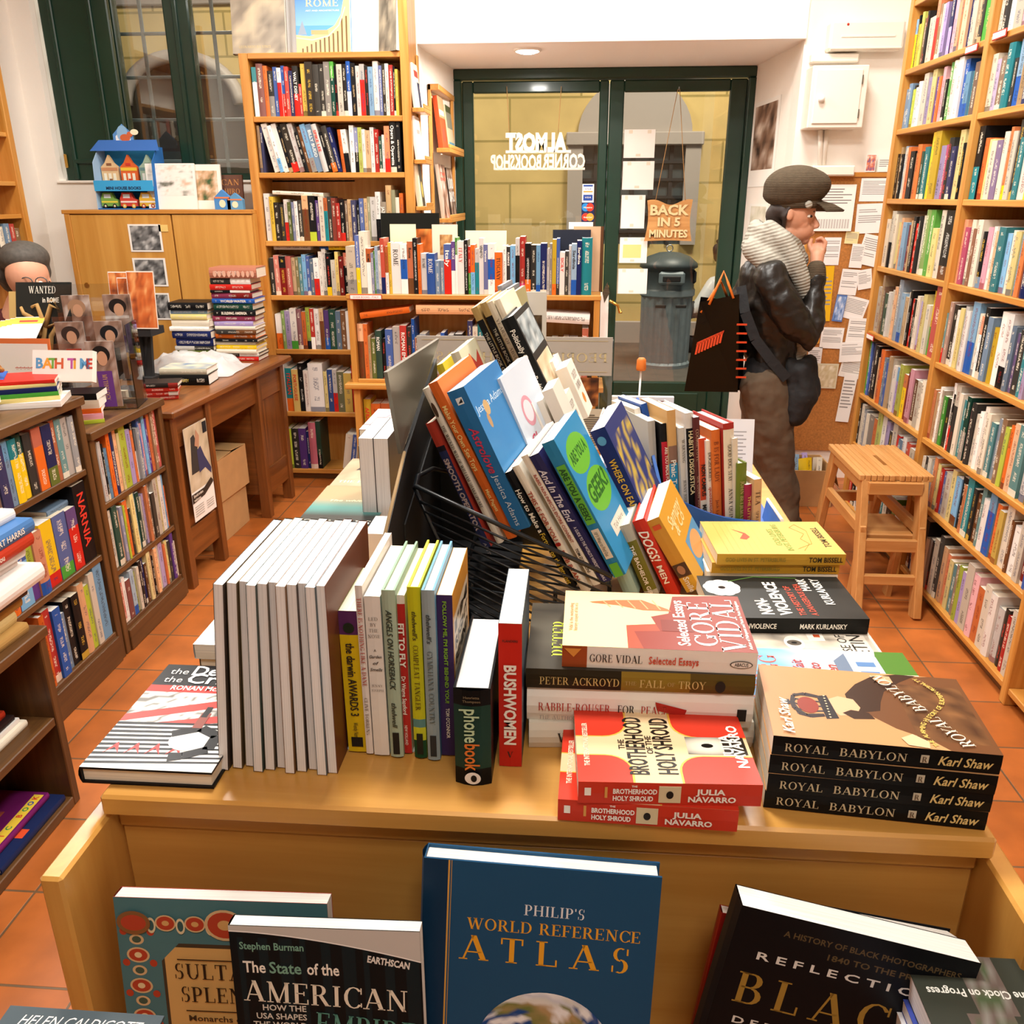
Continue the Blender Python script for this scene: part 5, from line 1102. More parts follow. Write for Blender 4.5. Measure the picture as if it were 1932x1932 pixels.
# hardback stack
g = 'stacked books behind the red pair'
fl('hardback', 'cream hardback at the bottom of the stack behind the red pair', g, (1000, 1410), (1415, 1410), TZ, .031, .15, [(1, hx('e4dccb'))], h=.236, hard=True, title=[('WENDY WASSERSTEIN', .03, .011, hx('3a3430'), 'serif', .16)])
fl('hardback', 'thick white hardback, second from the bottom behind the red pair', g, (996, 1360), (1412, 1370), TZ+.0313, .0405, .155, [(1, hx('efe9df'))], h=.232, yaw=.0, hard=True, title=[('RABBLE-ROUSER', .012, .0095, hx('b83a2e'), 'serif', .075), ('FOR', .094, .0095, DK, 'serif', .018), ('PEACE', .118, .0095, hx('b83a2e'), 'serif', .028)],
   spine_art=lambda q, t, h, y: (q.text('THE AUTHORISED BIOGRAPHY', (t*.12, y, h*.945), (0, 0, -1), (1, 0, 0), .0045, hx('a8a09a'), 'L', 'serif', .09), q.box((t*.28, y, h*.03), (t*.62, y+.0004, h*.07), hx('1a1818')), q.poly([(t*.75, y, h*.43), (t*.5, y, h*.42), (t*.35, y, h*.30), (t*.55, y, h*.29)], hx('b02a22'))))
fl('hardback', 'dark olive brown hardback with gold lettering under the sunset paperback', g, (994, 1297), (1420, 1312), TZ+.0722, .0225, .15, [(.42, hx('2c2416')), (.3, hx('8a7028')), (.28, hx('5c4a1e'))], h=.232, hard=True, front=hx('3a342c'), title=[('PETER ACKROYD', .014, .0088, hx('c8b070'), 'serif', .082), ('THE', .101, .0045, hx('a8925c'), 'serif', .012), ('FALL', .116, .0088, hx('c8b070'), 'serif', .026), ('OF', .144, .0045, hx('a8925c'), 'serif', .008), ('TROY', .155, .0088, hx('c8b070'), 'serif', .028)],
   art=lambda A: (A.grid(0, 0, 1, 1, 8, 8, photo(4, '2a2620', '4a443a', '5c564a')), A.text('PETER', .45, .80, .021, hx('c8d84c'), 'C', 'serif', .55, rot=0)), spine_art=lambda q, t, h, y: q.ellipse((0, y, 0), (1, 0, 0), (0, 0, 1), t*.45, h*.15, t*.3, h*.022, hx('17110a')))
def art_gore(A):
    A.grid(0, 0, 1, 1, 14, 14, lambda a, b: mixc(mixc(hx('f2a48c'), hx('f8dca0'), max(0, min(1, b*1.5-.15))), hx('e88a78'), max(0, min(1, (a-.8)*2.2))*.6))
    r1, r2, r3 = hx('a8482e'), hx('8a3426'), hx('c8683c')
    A.poly([(0, .66), (0, 0), (1, 0), (1, .1), (.95, .38), (.62, .42), (.55, .52), (.42, .50), (.38, .66)], r2)
    A.poly([(0, .66), (.38, .66), (.42, .50), (.30, .48), (.28, .62), (.0, .58)], r1)
    A.poly([(.66, .40), (.70, .42), (.86, .56), (.84, .72), (.80, .84), (.79, .86), (.77, .84), (.74, .70), (.66, .56)], r3)
    for k in range(5): A.line([(.68+.006*k, .46+.07*k), (.86-.012*k, .50+.07*k)], .0016, hx('e8a070'))
    A.rect(.3, .3, .5, .47, hx('7a2c20'))
    A.text('Selected Essays', .47, .335, .0125, hx('f6ece0'), 'C', 'bold', .8); A.text('GORE', .47, .19, .023, hx('fbf4ec'), 'C', 'serif', .80); A.text('VIDAL', .47, .05, .025, hx('fbf4ec'), 'C', 'serif', .93)
    A.text('Author of Palimpsest and Point to Point Navigation', .47, .02, .0035, hx('f6ece0'), 'C', 'bold', .85); A.text('Vidal is the outstanding', .5, .95, .004, hx('b8624c'), 'C', 'sans', .5); A.text('literary essayist of his era', .5, .925, .004, hx('b8624c'), 'C', 'sans', .5)
fl('paperback', 'sunset coloured paperback with a red skyscraper cover on the stack', g, (1068, 1258), (1418, 1273), TZ+.0953, .0245, .129, [(.13, hx('9c4a24')), (.87, hx('e9e3da'))], h=.196, front=hx('f0b890'), art=art_gore, title=[('GORE VIDAL', .028, .0088, hx('2e2823'), 'serif', .054), ('Selected Essays', .088, .0085, hx('c8503a'), 'bold', .05)],
   spine_art=lambda q, t, h, y: (q.poly([(t*.9, y, h*.99), (t*.9, y, h*.9), (t*.5, y, h*.94)], hx('d8903c')), q.ellipse((0, y, 0), (1, 0, 0), (0, 0, 1), t*.45, h*.08, t*.18, h*.058, hx('5a544c')), q.ellipse((0, y-.0003, 0), (1, 0, 0), (0, 0, 1), t*.45, h*.08, t*.14, h*.052, hx('ece6dc')), q.text('ABACUS', (t*.38, y-.0006, h*.115), (0, 0, -1), (1, 0, 0), .004, hx('4a443e'), 'L', 'bold', h*.07)))
# books along the aisle edge
def art_non(A):
    A.rect(0, 0, 1, 1, hx('23231f')); A.grid(.0, .0, 1, 1, 6, 6, photo(6, '1d1d1a', '2c2c28'))
    for k in range(9): a = k*40; A.ell(.70+.10*math.cos(math.radians(a)), .86+.07*math.sin(math.radians(a)), .10, .06, hx('f2eee6'))
    A.ell(.70, .86, .07, .05, hx('e8d8d0')); A.ell(.70, .86, .035, .025, hx('231a18')); A.line([(.85, .80), (.98, .6), (.95, .3)], .0018, hx('5c8a3c'))
    A.text('NON-', .08, .60, .016, IV, 'L', 'heavy', .36); A.text('VIOLENCE', .06, .48, .016, IV, 'L', 'heavy', .78)
    A.text('THE HISTORY OF', .06, .39, .0085, hx('c8503c'), 'L', 'bold', .68); A.text('A DANGEROUS IDEA', .06, .315, .0085, hx('c8503c'), 'L', 'bold', .74)
    A.text('MARK', .93, .25, .012, IV, 'R', 'bold', .3); A.text('KURLANSKY', .93, .155, .012, IV, 'R', 'bold', .62)
g = 'flat books along the aisle edge of the table'
def AX(label, g, ctr, t, d, cols, h=.198, yaw=0, name='paperback', **kw): return flatbook(name, label, g, ctr, yaw, t, h, d, cols, None, plain=True, **kw)
AX('blue and white paperback with the same house cover, under its twin', g, (.297, .786, TZ), .0178, .125, [(1, hx('d8e4f0'))], h=.205)
AX('white paperback at the bottom of the pile below the black flower book', g, (.285, 1.046, TZ), .0182, .0945, [(1, hx('e9e4da'))], h=.195)
AX('white paperback at the bottom of the pile below the yellow pair', g, (.292, 1.150, TZ), .0188, .129, [(1, hx('e6dfd2'))], h=.185)
AX('cream paperback directly below the yellow pair', g, (.291, 1.148, TZ+.0192), .0188, .129, [(1, hx('efe8da'))], h=.186)
AX('black paperback with a white flower on its cover, at the aisle edge', g, (.286, 1.003, 1.0192), .0215, .129, [(1, hx('161614'))], h=.198, yaw=.05, art=art_non, title=[('NONVIOLENCE', .03, .007, IV, 'bold', .05), ('MARK KURLANSKY', .11, .007, IV, 'bold', .06)])
def art_am(A):
    A.rect(0, 0, 1, 1, hx('d8cfc0')); A.grid(.2, .22, .95, .78, 14, 10, photo(14, '8a8278', 'c8beac', 'e4dccb')); A.ell(.5, .5, .14, .06, hx('efe8da')); A.ell(.5, .5, .055, .045, hx('5c544a')); A.ell(.5, .5, .02, .018, hx('1c1814'))
    A.rect(.55, .30, .8, .40, hx('eee8dc')); A.rect(.62, .32, .68, .36, hx('b8502c'))
    A.text('MARTIN', .06, .90, .016, DK, 'L', 'sans', .6); A.text('AMIS', .1, .80, .018, DK, 'L', 'sans', .5); A.text('HOUSE OF', .06, .17, .012, DK, 'L', 'sans', .62); A.text('MEETINGS', .06, .07, .018, DK, 'L', 'sans', .85)
    for k in range(5): A.rect(.1, .02+.006*k, .9, .022+.006*k, hx('a89c8c'))
AX('grey paperback with an eye on its cover, before the black flower book', g, (.287, .915, TZ), .0178, .129, [(1, hx('c8bfae'))], h=.205, yaw=.02, art=art_am)
def art_fa(A):
    A.grid(0, 0, 1, 1, 12, 14, lambda a, b: mixc(hx('f6f2ea'), hx('6aa8e4'), max(0, min(1, (b-.42)*3+nz(a*5, b*5)*.4))))
    A.poly([(0, 0), (1, 0), (1, .16), (.7, .2), (.3, .16), (0, .2)], hx('4e7a2c')); A.rect(.42, 0, .58, .17, hx('efe8d8')); A.rect(.1, .17, .9, .34, hx('b8c4d0')); A.poly([(.05, .34), (.95, .34), (.8, .42), (.2, .42)], hx('6a7a90')); A.ell(.1, .34, .16, .09, hx('3c5a24'))
    for k in range(4): A.rect(.2+.17*k, .2, .28+.17*k, .3, hx('5a80b0'))
    A.text('FANNIE', .5, .86, .018, hx('c8553c'), 'C', 'serif', .8); A.text('FLAGG', .5, .74, .020, hx('c8553c'), 'C', 'serif', .75); A.text('THE NEW YORK TIMES BESTSELLER', .5, .96, .005, hx('f0ece0'), 'C', 'bold', .8)
    A.text("Can't Wait", .5, .60, .013, hx('a83a34'), 'C', 'boldi', .6); A.text('to Get to', .5, .51, .013, hx('a83a34'), 'C', 'boldi', .5); A.text('Heaven', .5, .42, .013, hx('a83a34'), 'C', 'boldi', .45)
AX('blue and white paperback with a house on its lawn, beside the stack of four', g, (.297, .812, 1.0190), .0135, .125, [(1, hx('d8e4f0'))], h=.21, yaw=.0, art=art_fa)
def art_bis(A):
    A.rect(0, 0, 1, 1, hx('dcae5c'))
    for k in range(8): A.rect(.05, .55+.05*k, .95, .553+.05*k, hx('d2a050'))
    A.poly([(.45, .75), (.6, .70), (.75, .78), (.62, .68), (.5, .66), (.42, .70)], hx('c84a2a'))
    A.text('GOD LIVES', .5, .44, .0085, hx('7a9a3c'), 'C', 'bold', .5); A.text('IN ST. PETERSBURG', .5, .38, .0085, hx('7a9a3c'), 'C', 'bold', .8)
    A.line([(.1, .30), (.3, .22), (.45, .26), (.6, .20), (.8, .28), (.9, .22), (.7, .16), (.3, .2), (.15, .34)], .0008, hx('a88a30')); A.text('TOM BISSELL', .5, .06, .0095, hx('4a3c18'), 'C', 'bold', .6)
sb = [('GOD LIVES IN ST. PETERSBURG', .012, .0058, hx('9a8430'), 'bold', .085), ('TOM BISSELL', .13, .0075, hx('2e2614'), 'bold', .048)]
g2 = 'yellow paperbacks at the aisle edge'
AX('mustard yellow paperback at the aisle edge, lower of the pair', g2, (.294, 1.145, 1.0395), .0165, .129, [(1, hx('c4942e'))], h=.182, yaw=.05, art=art_bis, title=sb)
AX('mustard yellow paperback at the aisle edge, upper of the pair', g2, (.299, 1.138, 1.0565), .0165, .129, [(1, hx('c89a34'))], h=.182, yaw=.06, art=art_bis, title=sb)
# flat hardback overhanging the table end
def art_death(A):
    A.rect(0, 0, 1, 1, hx('1c1c1e')); A.grid(0, .40, 1, .70, 26, 12, lambda a, b: hx('e8e4dc') if noise.noise(Vector((a*40, b*22, 1))) > -.12 else hx('77726c'))
    A.rect(0, .70, 1, .77, hx('c83a34')); A.poly([(0, .40), (0, .47), (1, .70), (1, .62)], hx('c8403a')); A.poly([(.3, .40), (1, .52), (1, .46), (.7, .40)], hx('c8403a'))
    A.rect(0, 0, 1, .40, hx('eeece6'))
    for k in range(10): A.poly([(0, .03+.038*k), (1, .07+.036*k), (1, .085+.036*k), (0, .052+.038*k)], hx('1a1a1c'))
    for k in range(4): A.poly([(.08+.16*k, .12), (.14+.16*k, .17), (.2+.16*k, .12), (.14+.16*k, .22)], hx('b83a38'))
    A.ell(.68, .26, .17, .1, hx('ece6de')); A.line([(.5, .3), (.7, .36), (.86, .3), (.86, .18), (.7, .12), (.6, .1)], .012, hx('151416')); A.rect(.62, .36, .70, .5, hx('8a4a40')); A.rect(.63, .46, .68, .56, hx('232022'))
    A.text('the', .08, .89, .012, hx('d8d4d0'), 'L', 'sans'); A.text('Death of', .28, .885, .020, hx('e8e4e0'), 'L', 'bold', .7); A.text('the', .08, .80, .012, hx('d8d4d0'), 'L', 'sans'); A.text('Critic', .28, .795, .020, hx('e8e4e0'), 'L', 'bold', .55); A.text('RONAN McDONALD', .2, .72, .009, IV, 'L', 'bold', .72)
a_, b2 = uz(160, 1478, 1.0), uz(412, 1484, 1.0)
book('hardback', 'black, red and white flat hardback overhanging the table corner', 'book', None, frame((-.481, .672, TZ), (0, 0, 1), (1, 0, 0), (0, 1, 0)), .019, .198, .135, [(1, hx('141416'))], hard=True, art=art_death, plain=True)
# pile at the far edge of that side
# ---- flat pile along the other side of the table
g = 'flat books along the counter side of the table'
def SX(label, x, y, z, t, w_, l, colr, art=None, **kw):
    """face up, spine towards the counter (-x), head away from the viewer"""
    return book('flat_paperback', label, 'book', g, frame((x, y, z), (0, 0, 1), (1, 0, 0), (0, 1, 0)), t, l, w_, [(1, hx(colr))], None, plain=True, art=art, **kw)
SX('tan paperback under a white one at the counter edge of the table', -.452, .89, TZ, .019, .13, .185, 'c8a878')
SX('white covered paperback with blue lettering at the counter edge of the table', -.455, .885, TZ+.0193, .020, .13, .185, 'efece6', lambda A: (A.text('S', .55, .55, .05, hx('5a86b8'), 'C', 'boldi'), A.text('by', .3, .3, .01, hx('b8b4b0'), 'L', 'sans'), A.rect(.7, .8, 1, 1, hx('3c4c3c'))))
SX('paperback under the seascape cover, counter edge of the table', -.448, 1.27, TZ, .026, .13, .195, 'cfc6b4')
def art_sea(A):
    A.grid(0, 0, 1, 1, 10, 14, lambda a, b: mixc(hx('2e2e2c'), hx('4c8a84'), max(0, min(1, (b-.22)*6))) if b < .42 else mixc(hx('4c8a84'), hx('a8926c'), max(0, min(1, (b-.45)*5))))
    A.text('CHARLES', .5, .03, .017, hx('efe8d8'), 'C', 'serif', .9); A.text('The whitsun', .5, .58, .008, hx('e8d8b0'), 'C', 'boldi', .6)
SX('seascape covered paperback on the counter edge of the table', -.45, 1.268, TZ+.0263, .022, .13, .197, '3a3f3c', art_sea)
def art_pri(A):
    A.grid(0, 0, 1, 1, 8, 10, photo(17, 'a08468', 'b09678', 'bca88c')); A.poly([(.2, .55), (.5, .6), (.9, .9), (.6, .97), (.3, .85)], hx('3c3430')); A.text('THE PRINCESS', .5, .12, .012, hx('f4ece0'), 'C', 'serif', .85); A.text('MARIA', .6, .28, .008, hx('f4ece0'), 'C', 'serif', .35)
SX('beige portrait covered paperback beyond the seascape cover', -.45, 1.475, TZ, .045, .13, .175, 'c8ac90', art_pri)
for k in range(3):
    SX(['thick paperback at the bottom of the far corner stack', 'thick paperback in the middle of the far corner stack', 'pale pink covered thick paperback topping the far corner stack'][k], -.445+.004*k, 1.665, TZ+.0343*k, .034, .12, .18, ['d8ccb8', 'e0d4c0', 'd8c4c0'][k], (lambda A: (A.rect(0, 0, 1, 1, hx('dccac8')), A.rect(0, .2, 1, .26, hx('8a8488')), A.text('Lily', .5, .6, .02, hx('c898a8'), 'C', 'boldi', .5))) if k == 2 else None)
upk = 'books standing page edge out beside the black display case'
for k, x in enumerate((-.302, -.327)):
    book('catalogue', ['thick white page block standing next to the black display case', 'second white page block standing beside the seascape cover'][k], 'book', upk, frame((x, 1.47, TZ), (-1, 0, 0), (0, -1, 0), (0, 0, 1)), .0245, .178, .14, [(1, hx('3a3634'))], page=hx('f2f0ee'), plain=True)
book('catalogue', 'small dark covered volume standing behind the white page blocks', 'book', upk, frame((-.29, 1.72, TZ), (-1, 0, 0), (0, -1, 0), (0, 0, 1)), .03, .19, .13, [(1, hx('1a1c1e'))], plain=True)
AX('white page block lying at the foot of the standing page blocks', g, (-.30, 1.23, TZ), .05, .08, [(1, hx('ece8e4'))], h=.05, name='flat_paperback', page=hx('f4f2f0'))
# ---- black cardboard display case with its grey lid up
ca = thing('display_case', 'worn black cardboard display case with a grey lid standing up', 'display case', (-.2, 1.1, TZ)); t = Vector((-.2, 1.1, TZ))
def plate(name, pts, vec, mat, par, t0, cs=None): m = MB(); m.prism([Vector(p)-t0 for p in pts], vec); return part(name, m, mat, par)
plate('side_panel', [(-.222, .905, TZ), (-.222, 1.33, TZ), (-.222, 1.33, 1.31), (-.222, 1.06, 1.235), (-.222, .905, 1.165)], (.005, 0, 0), 'black_card', ca, t)
plate('back_panel', [(-.217, 1.325, TZ), (-.04, 1.325, TZ), (-.04, 1.325, 1.14), (-.217, 1.325, 1.25)], (0, .005, 0), 'black_card', ca, t)
plate('base', [(-.217, .98, TZ), (-.08, .98, TZ), (-.08, 1.325, TZ), (-.217, 1.325, TZ)], (0, 0, .004), 'black_card', ca, t)
plate('inner_panel', [(-.2165, 1.02, TZ), (-.2165, 1.3, TZ), (-.2165, 1.3, 1.22), (-.2165, 1.02, 1.15)], (.002, 0, 0), 'black_card', ca, t)
plate('lid', [(-.222, 1.055, 1.235), (-.2215, 1.32, 1.305), (-.2085, 1.31, 1.345), (-.2345, 1.05, 1.343)], (-.005, 0, 0), 'grey_metal', ca, t)
m = MB(); m.tube([Vector(p)-t for p in ((-.2195, .904, 1.0), (-.2195, .904, 1.166), (-.2195, 1.06, 1.236))], .0022, 6); part('torn_edge', m, 'card_edge', ca)
# ---- black wire rack
wr_ = thing('wire_rack', 'black wire book rack holding slanting books on the table', 'rack', (-.06, 1.1, TZ)); t = Vector((-.06, 1.1, TZ))
m = MB(); YF = 1.045
ra, rb2 = Vector((-.205, YF, 1.195)), Vector((.056, YF, 1.073)); lb_ = Vector((-.165, YF, 1.09))
rim = [(-.170, 1.17, 1.172), (-.195, 1.13, 1.192), (-.207, 1.08, 1.197), (-.206, 1.05, 1.190), ra, ra.lerp(rb2, .33), ra.lerp(rb2, .66), rb2]
m.tube([Vector(p)-t for p in rim], .0034, 8); m.tube([Vector(p)-t for p in (rim[3], (-.185, YF, 1.14), (-.150, YF, 1.055), (-.135, YF, 1.004))], .003, 8)
part('rim', m, 'black_metal', wr_)
m = MB()
for k in range(1, 13):
    f = k/13; a = Vector((-.2055+.075*f, YF, 1.188-.185*f)); e = rb2-Vector((-.0, 0, .0145*k))
    if e.z < 1.003: s_ = (a.z-1.003)/(a.z-e.z); e = a.lerp(e, s_)
    m.tube([a-t, e-t], .0017, 6)
part('wires', m, 'black_metal', wr_)
m = MB()
for k in range(7): y = 1.06+.03*k; m.tube([Vector((-.15, y, 1.045))-t, Vector((.06, y, 1.012))-t], .0018, 6)
m.tube([Vector((-.15, 1.05, 1.045))-t, Vector((-.15, 1.26, 1.045))-t], .003); m.tube([Vector((.058, 1.05, 1.012))-t, Vector((.058, 1.26, 1.012))-t], .003)
m.tube([Vector((-.15, 1.26, 1.045))-t, Vector((-.205, 1.27, 1.19))-t], .003)
part('wire_floor', m, 'black_metal', wr_)
for k in range(4):
    x = -.14+.06*k; m = MB(); m.tube([Vector((x, 1.10, 1.043-.0095*k))-t, Vector((x, 1.10, 1.001))-t], .003); part('foot', m, 'black_metal', wr_)
# ---- books leaning in the rack
gr_ = 'slanting books in the wire rack'
def lb(label, tl, bl, Y0, t, d, cols, h=None, name='humour_book', group=gr_, yaw=-.29, extra=0, **kw):
    if Y0 > 1.25 and yaw == -.29: yaw = -.13
    T_, B_ = uy(*tl, Y0), uy(*bl, Y0); Zl = (T_-B_); hh = h or Zl.length+extra; Zl.normalize(); Xl = Vector((0, 1, 0)).cross(Zl)
    Yl = Matrix.Rotation(yaw, 3, Zl) @ Vector((0, 1, 0)); Xl = Yl.cross(Zl)
    o = T_-Zl*hh
    return book(name, label, 'book', group, frame(o, Xl, Yl, Zl), t, hh, d, cols, None, plain=True, **kw)
lb('navy spined book with orange letters at the counter end of the rack', (803, 800), (912, 1035), 1.13, .013, .11, [(.18, hx('a83a2c')), (.04, hx('201c24')), (.78, hx('2a2f52'))], extra=.0, title=[('SMOOTH OPERATOR', .055, .0075, hx('b8a4a0'), 'heavy', .115), ('ANT', .19, .005, hx('a0989c'), 'sans', .02)])
lb('cream spined gift book between the navy and the orange spine', (797, 735), (938, 1026), 1.125, .0095, .11, [(1, hx('d8d0c2'))], hard=True, title=[('THE WICKED WIT OF WILLIAM SHAKESPEARE', .055, .0048, DK, 'serif', .13)], spine_art=lambda q, t, h, y: q.ellipse((0, y, 0), (1, 0, 0), (0, 0, 1), t*.5, h*.87, t*.32, h*.045, hx('4a3426')))
lb('bright orange paperback slanting in the rack', (808, 725), (958, 1018), 1.12, .0145, .12, [(1, hx('d8692a'))], front=hx('e07a42'), title=[('Make Your Own Sex Toys', .035, .007, hx('f4d890'), 'bold', .10), ('Matt Pagett', .165, .005, hx('f4d890'), 'bold', .035)],
   art=lambda A: (A.rect(.3, .2, .9, .5, hx('ece4d8')), A.text('Make', .5, .8, .014, hx('f4dcb8'), 'C', 'boldi', .6), A.text('Your Own', .5, .68, .014, hx('f4dcb8'), 'C', 'boldi', .8)))
def art_astro(A):
    A.grid(0, 0, 1, 1, 8, 12, lambda a, b: mixc(hx('4a94cc'), hx('3a7fbc'), b+.3*nz(a*4, b*4)))
    A.text('Jessica Adams', .42, .80, .0115, hx('cfe4f4'), 'C', 'sans', .78); A.ell(.28, .80, .07, .05, hx('c8a878')); A.ell(.22, .72, .04, .05, hx('b8946c')); A.text('Astrolove', .55, .22, .018, hx('c83458'), 'C', 'boldi', .85); A.text('Astrology', .6, .34, .014, hx('c83458'), 'C', 'boldi', .7)
lb('thick blue paperback with red lettering, the largest in the rack', (843, 741), (968, 1003), 1.11, .027, .125, [(1, hx('2c6ea8'))], front=hx('3f86c0'), art=art_astro, title=[('Astrolove', .055, .0125, hx('c83a5c'), 'boldi', .07), ('Jessica Adams', .128, .0085, hx('cfe0ee'), 'sans', .08)], spine_art=lambda q, t, h, y: (q.box((t*.3, y, h*.90), (t*.66, y+.0004, h*.945), hx('e8ecf0')), q.poly([(t*.36, y-.0002, h*.91), (t*.62, y-.0002, h*.91), (t*.62, y-.0002, h*.938)], hx('16202c'))))
lb('black paperback with white and yellow lettering behind the blue one', (952, 893), (1075, 1110), 1.10, .0105, .12, [(1, hx('17171a'))], title=[('How to Make a', .028, .0075, IV, 'bold', .07), ('Fortune on the Internet', .10, .0075, hx('d8b83c'), 'bold', .085)])
lb('cream spined book with a red heart and lettering in the rack', (966, 882), (1100, 1120), 1.095, .011, .12, [(1, hx('e4dccc'))], hard=True, title=[('THIS IS FOR YOU', .04, .0066, hx('a8402e'), 'bold', .08), ('ROB RYAN', .137, .0066, hx('a8402e'), 'bold', .05)], spine_art=lambda q, t, h, y: (q.ellipse((0, y-.001, 0), (1, 0, 0), (0, 0, 1), t*.62, h*.40, .0028, .003, hx('b02c24')), q.ellipse((0, y-.001, 0), (1, 0, 0), (0, 0, 1), t*.38, h*.40, .0028, .003, hx('b02c24'))))
lb('white spined book with small red capitals in the rack', (983, 862), (1120, 1105), 1.09, .0105, .12, [(1, hx('e9e2d6'))], title=[('RABID NUN INFECTS ENTIRE CONVENT', .03, .0046, hx('a8483a'), 'bold', .11), ("TOM D'ANTONI", .15, .0046, DK, 'bold', .04)])
lb('dark purple book with white lettering in the rack', (998, 862), (1135, 1100), 1.085, .0155, .12, [(1, hx('2b2a58'))], page=hx('e8ddc8'), title=[('And In The End', .022, .010, hx('d8d4e4'), 'boldi', .085), ("A GUIDE TO THE WORLD'S WEIRDEST FUNERALS", .115, .0045, hx('d8d4e4'), 'bold', .09)])
def art_geek(A):
    A.rect(0, 0, 1, 1, hx('2f8cc0')); gc = hx('6ab83c'); d2 = hx('2c6a2a')
    A.ell(.45, .80, .38, .13, gc); A.ell(.52, .52, .42, .14, gc); A.text('ARE YOU A', .45, .77, .016, d2, 'C', 'heavy', .62); A.text('GEEK?', .52, .48, .026, d2, 'C', 'heavy', .72); A.rect(.3, .2, .85, .3, hx('e8e0d0')); A.text('Tick Here', .57, .235, .008, hx('7a6a5a'), 'C', 'sans', .4)
lb('blue paperback with green cover panels slanting in the rack', (1022, 838), (1158, 1090), 1.08, .0185, .11, [(1, hx('2a7cae'))], front=hx('2f8cc0'), art=art_geek, spine_art=lambda q, t, h, y: (q.box((t*.15, y, h*.40), (t*.85, y+.0004, h*.83), hx('62b23a')), q.box((t*.2, y, h*.14), (t*.8, y+.0004, h*.36), hx('ddd4c4')), q.text('ARE YOU A GEEK?', (t*.27, y-.0006, h*.81), (0, 0, -1), (1, 0, 0), t*.45, hx('1f5226'), 'L', 'heavy', h*.38), q.text('10^3 Ways to Find Out', (t*.32, y-.0006, h*.34), (0, 0, -1), (1, 0, 0), t*.3, hx('5a5448'), 'L', 'sans', h*.18), q.box((t*.15, y, 0), (t*.85, y+.0004, h*.1), hx('62b23a'))))
lb('navy paperback with yellow lettering behind the green panelled one', (1113, 815), (1183, 960), 1.20, .024, .11, [(1, hx('22306a'))], extra=.08, front=hx('2c3c78'), title=[('WHERE ON EARTH CAN I', .05, .010, hx('e0b83c'), 'bold', .13)], spine_art=lambda q, t, h, y: q.ellipse((0, y, 0), (1, 0, 0), (0, 0, 1), t*.45, h*.91, t*.28, t*.3, hx('5aa0c8')), art=lambda A: A.grid(.05, .1, .95, .9, 10, 12, lambda a, b: hx('c8b04c') if noise.noise(Vector((a*9, b*9, 2))) > .1 else hx('2c3c78')))
gs = 'slanting hardbacks beside the rack'
lb('pale green hardback slanting beside the rack', (1128, 1005), (1165, 1093), 1.13, .0215, .12, [(1, hx('9db8ac'))], name='hardback', group=gs, yaw=-.22, extra=.03, hard=True, page=PAPERW, spine_art=lambda q, t, h, y: (q.text('The', (t*.5, y, h*.78), (1, 0, 0), (0, 0, 1), .003, hx('c8583c'), 'C', 'bold'), q.text('BIG', (t*.5, y, h*.72), (1, 0, 0), (0, 0, 1), .006, hx('c8583c'), 'C', 'heavy'), q.text('BOOK', (t*.5, y, h*.67), (1, 0, 0), (0, 0, 1), .003, hx('2a4a78'), 'C', 'bold'), q.ellipse((0, y, 0), (1, 0, 0), (0, 0, 1), t*.5, h*.45, t*.22, h*.06, hx('2a3c5c'))))
lb('grey hardback with an olive spine panel slanting beside the rack', (1163, 995), (1205, 1093), 1.13, .020, .12, [(.22, hx('b0ac9c')), (.70, hx('6e6a28')), (.08, hx('b0ac9c'))], name='hardback', group=gs, yaw=-.22, extra=.03, hard=True, page=PAPERW, front=hx('a8a494'), title=[('THE BACHELOR GIRLS', .032, .006, IV, 'bold', .09)])
lb('red hardback with white lettering slanting beside the rack', (1193, 985), (1245, 1095), 1.13, .0185, .12, [(1, hx('c23222'))], name='hardback', group=gs, yaw=-.22, extra=.03, hard=True, page=PAPERW, title=[('DOGS!', .016, .0135, IV, 'boldi', .052), ('MEN', .075, .008, IV, 'bold', .03)])
lb('ochre paperback with a small portrait on its spine, outermost of the slanting books', (1218, 985), (1290, 1108), 1.13, .021, .125, [(.62, hx('c8923c')), (.18, hx('6a4a34')), (.2, hx('d8a83c'))], name='hardback', group=gs, yaw=-.26, extra=.01, front=hx('d8a03a'), page=PAPERW, spine_art=lambda q, t, h, y: (q.box((t*.25, y, h*.86), (t*.8, y+.0004, h*.92), hx('d0502c')), q.box((t*.1, y-.0004, h*.22), (t*.92, y, h*.38), hx('4a3228')), q.ellipse((0, y-.0008, 0), (1, 0, 0), (0, 0, 1), t*.5, h*.30, t*.26, h*.06, hx('a8785a')), q.text('Smile', (t*.3, y-.0006, h*.2), (0, 0, -1), (1, 0, 0), t*.4, IV, 'L', 'bold')),
   art=lambda A: (A.rect(.35, .0, 1, .45, hx('5a9ac8')), A.ell(.65, .25, .25, .16, hx('e0a868')), A.text('Sammy', .5, .72, .018, hx('f4dca0'), 'C', 'boldi', .7), A.text('& Co', .5, .58, .018, hx('f4dca0'), 'C', 'boldi', .5)))
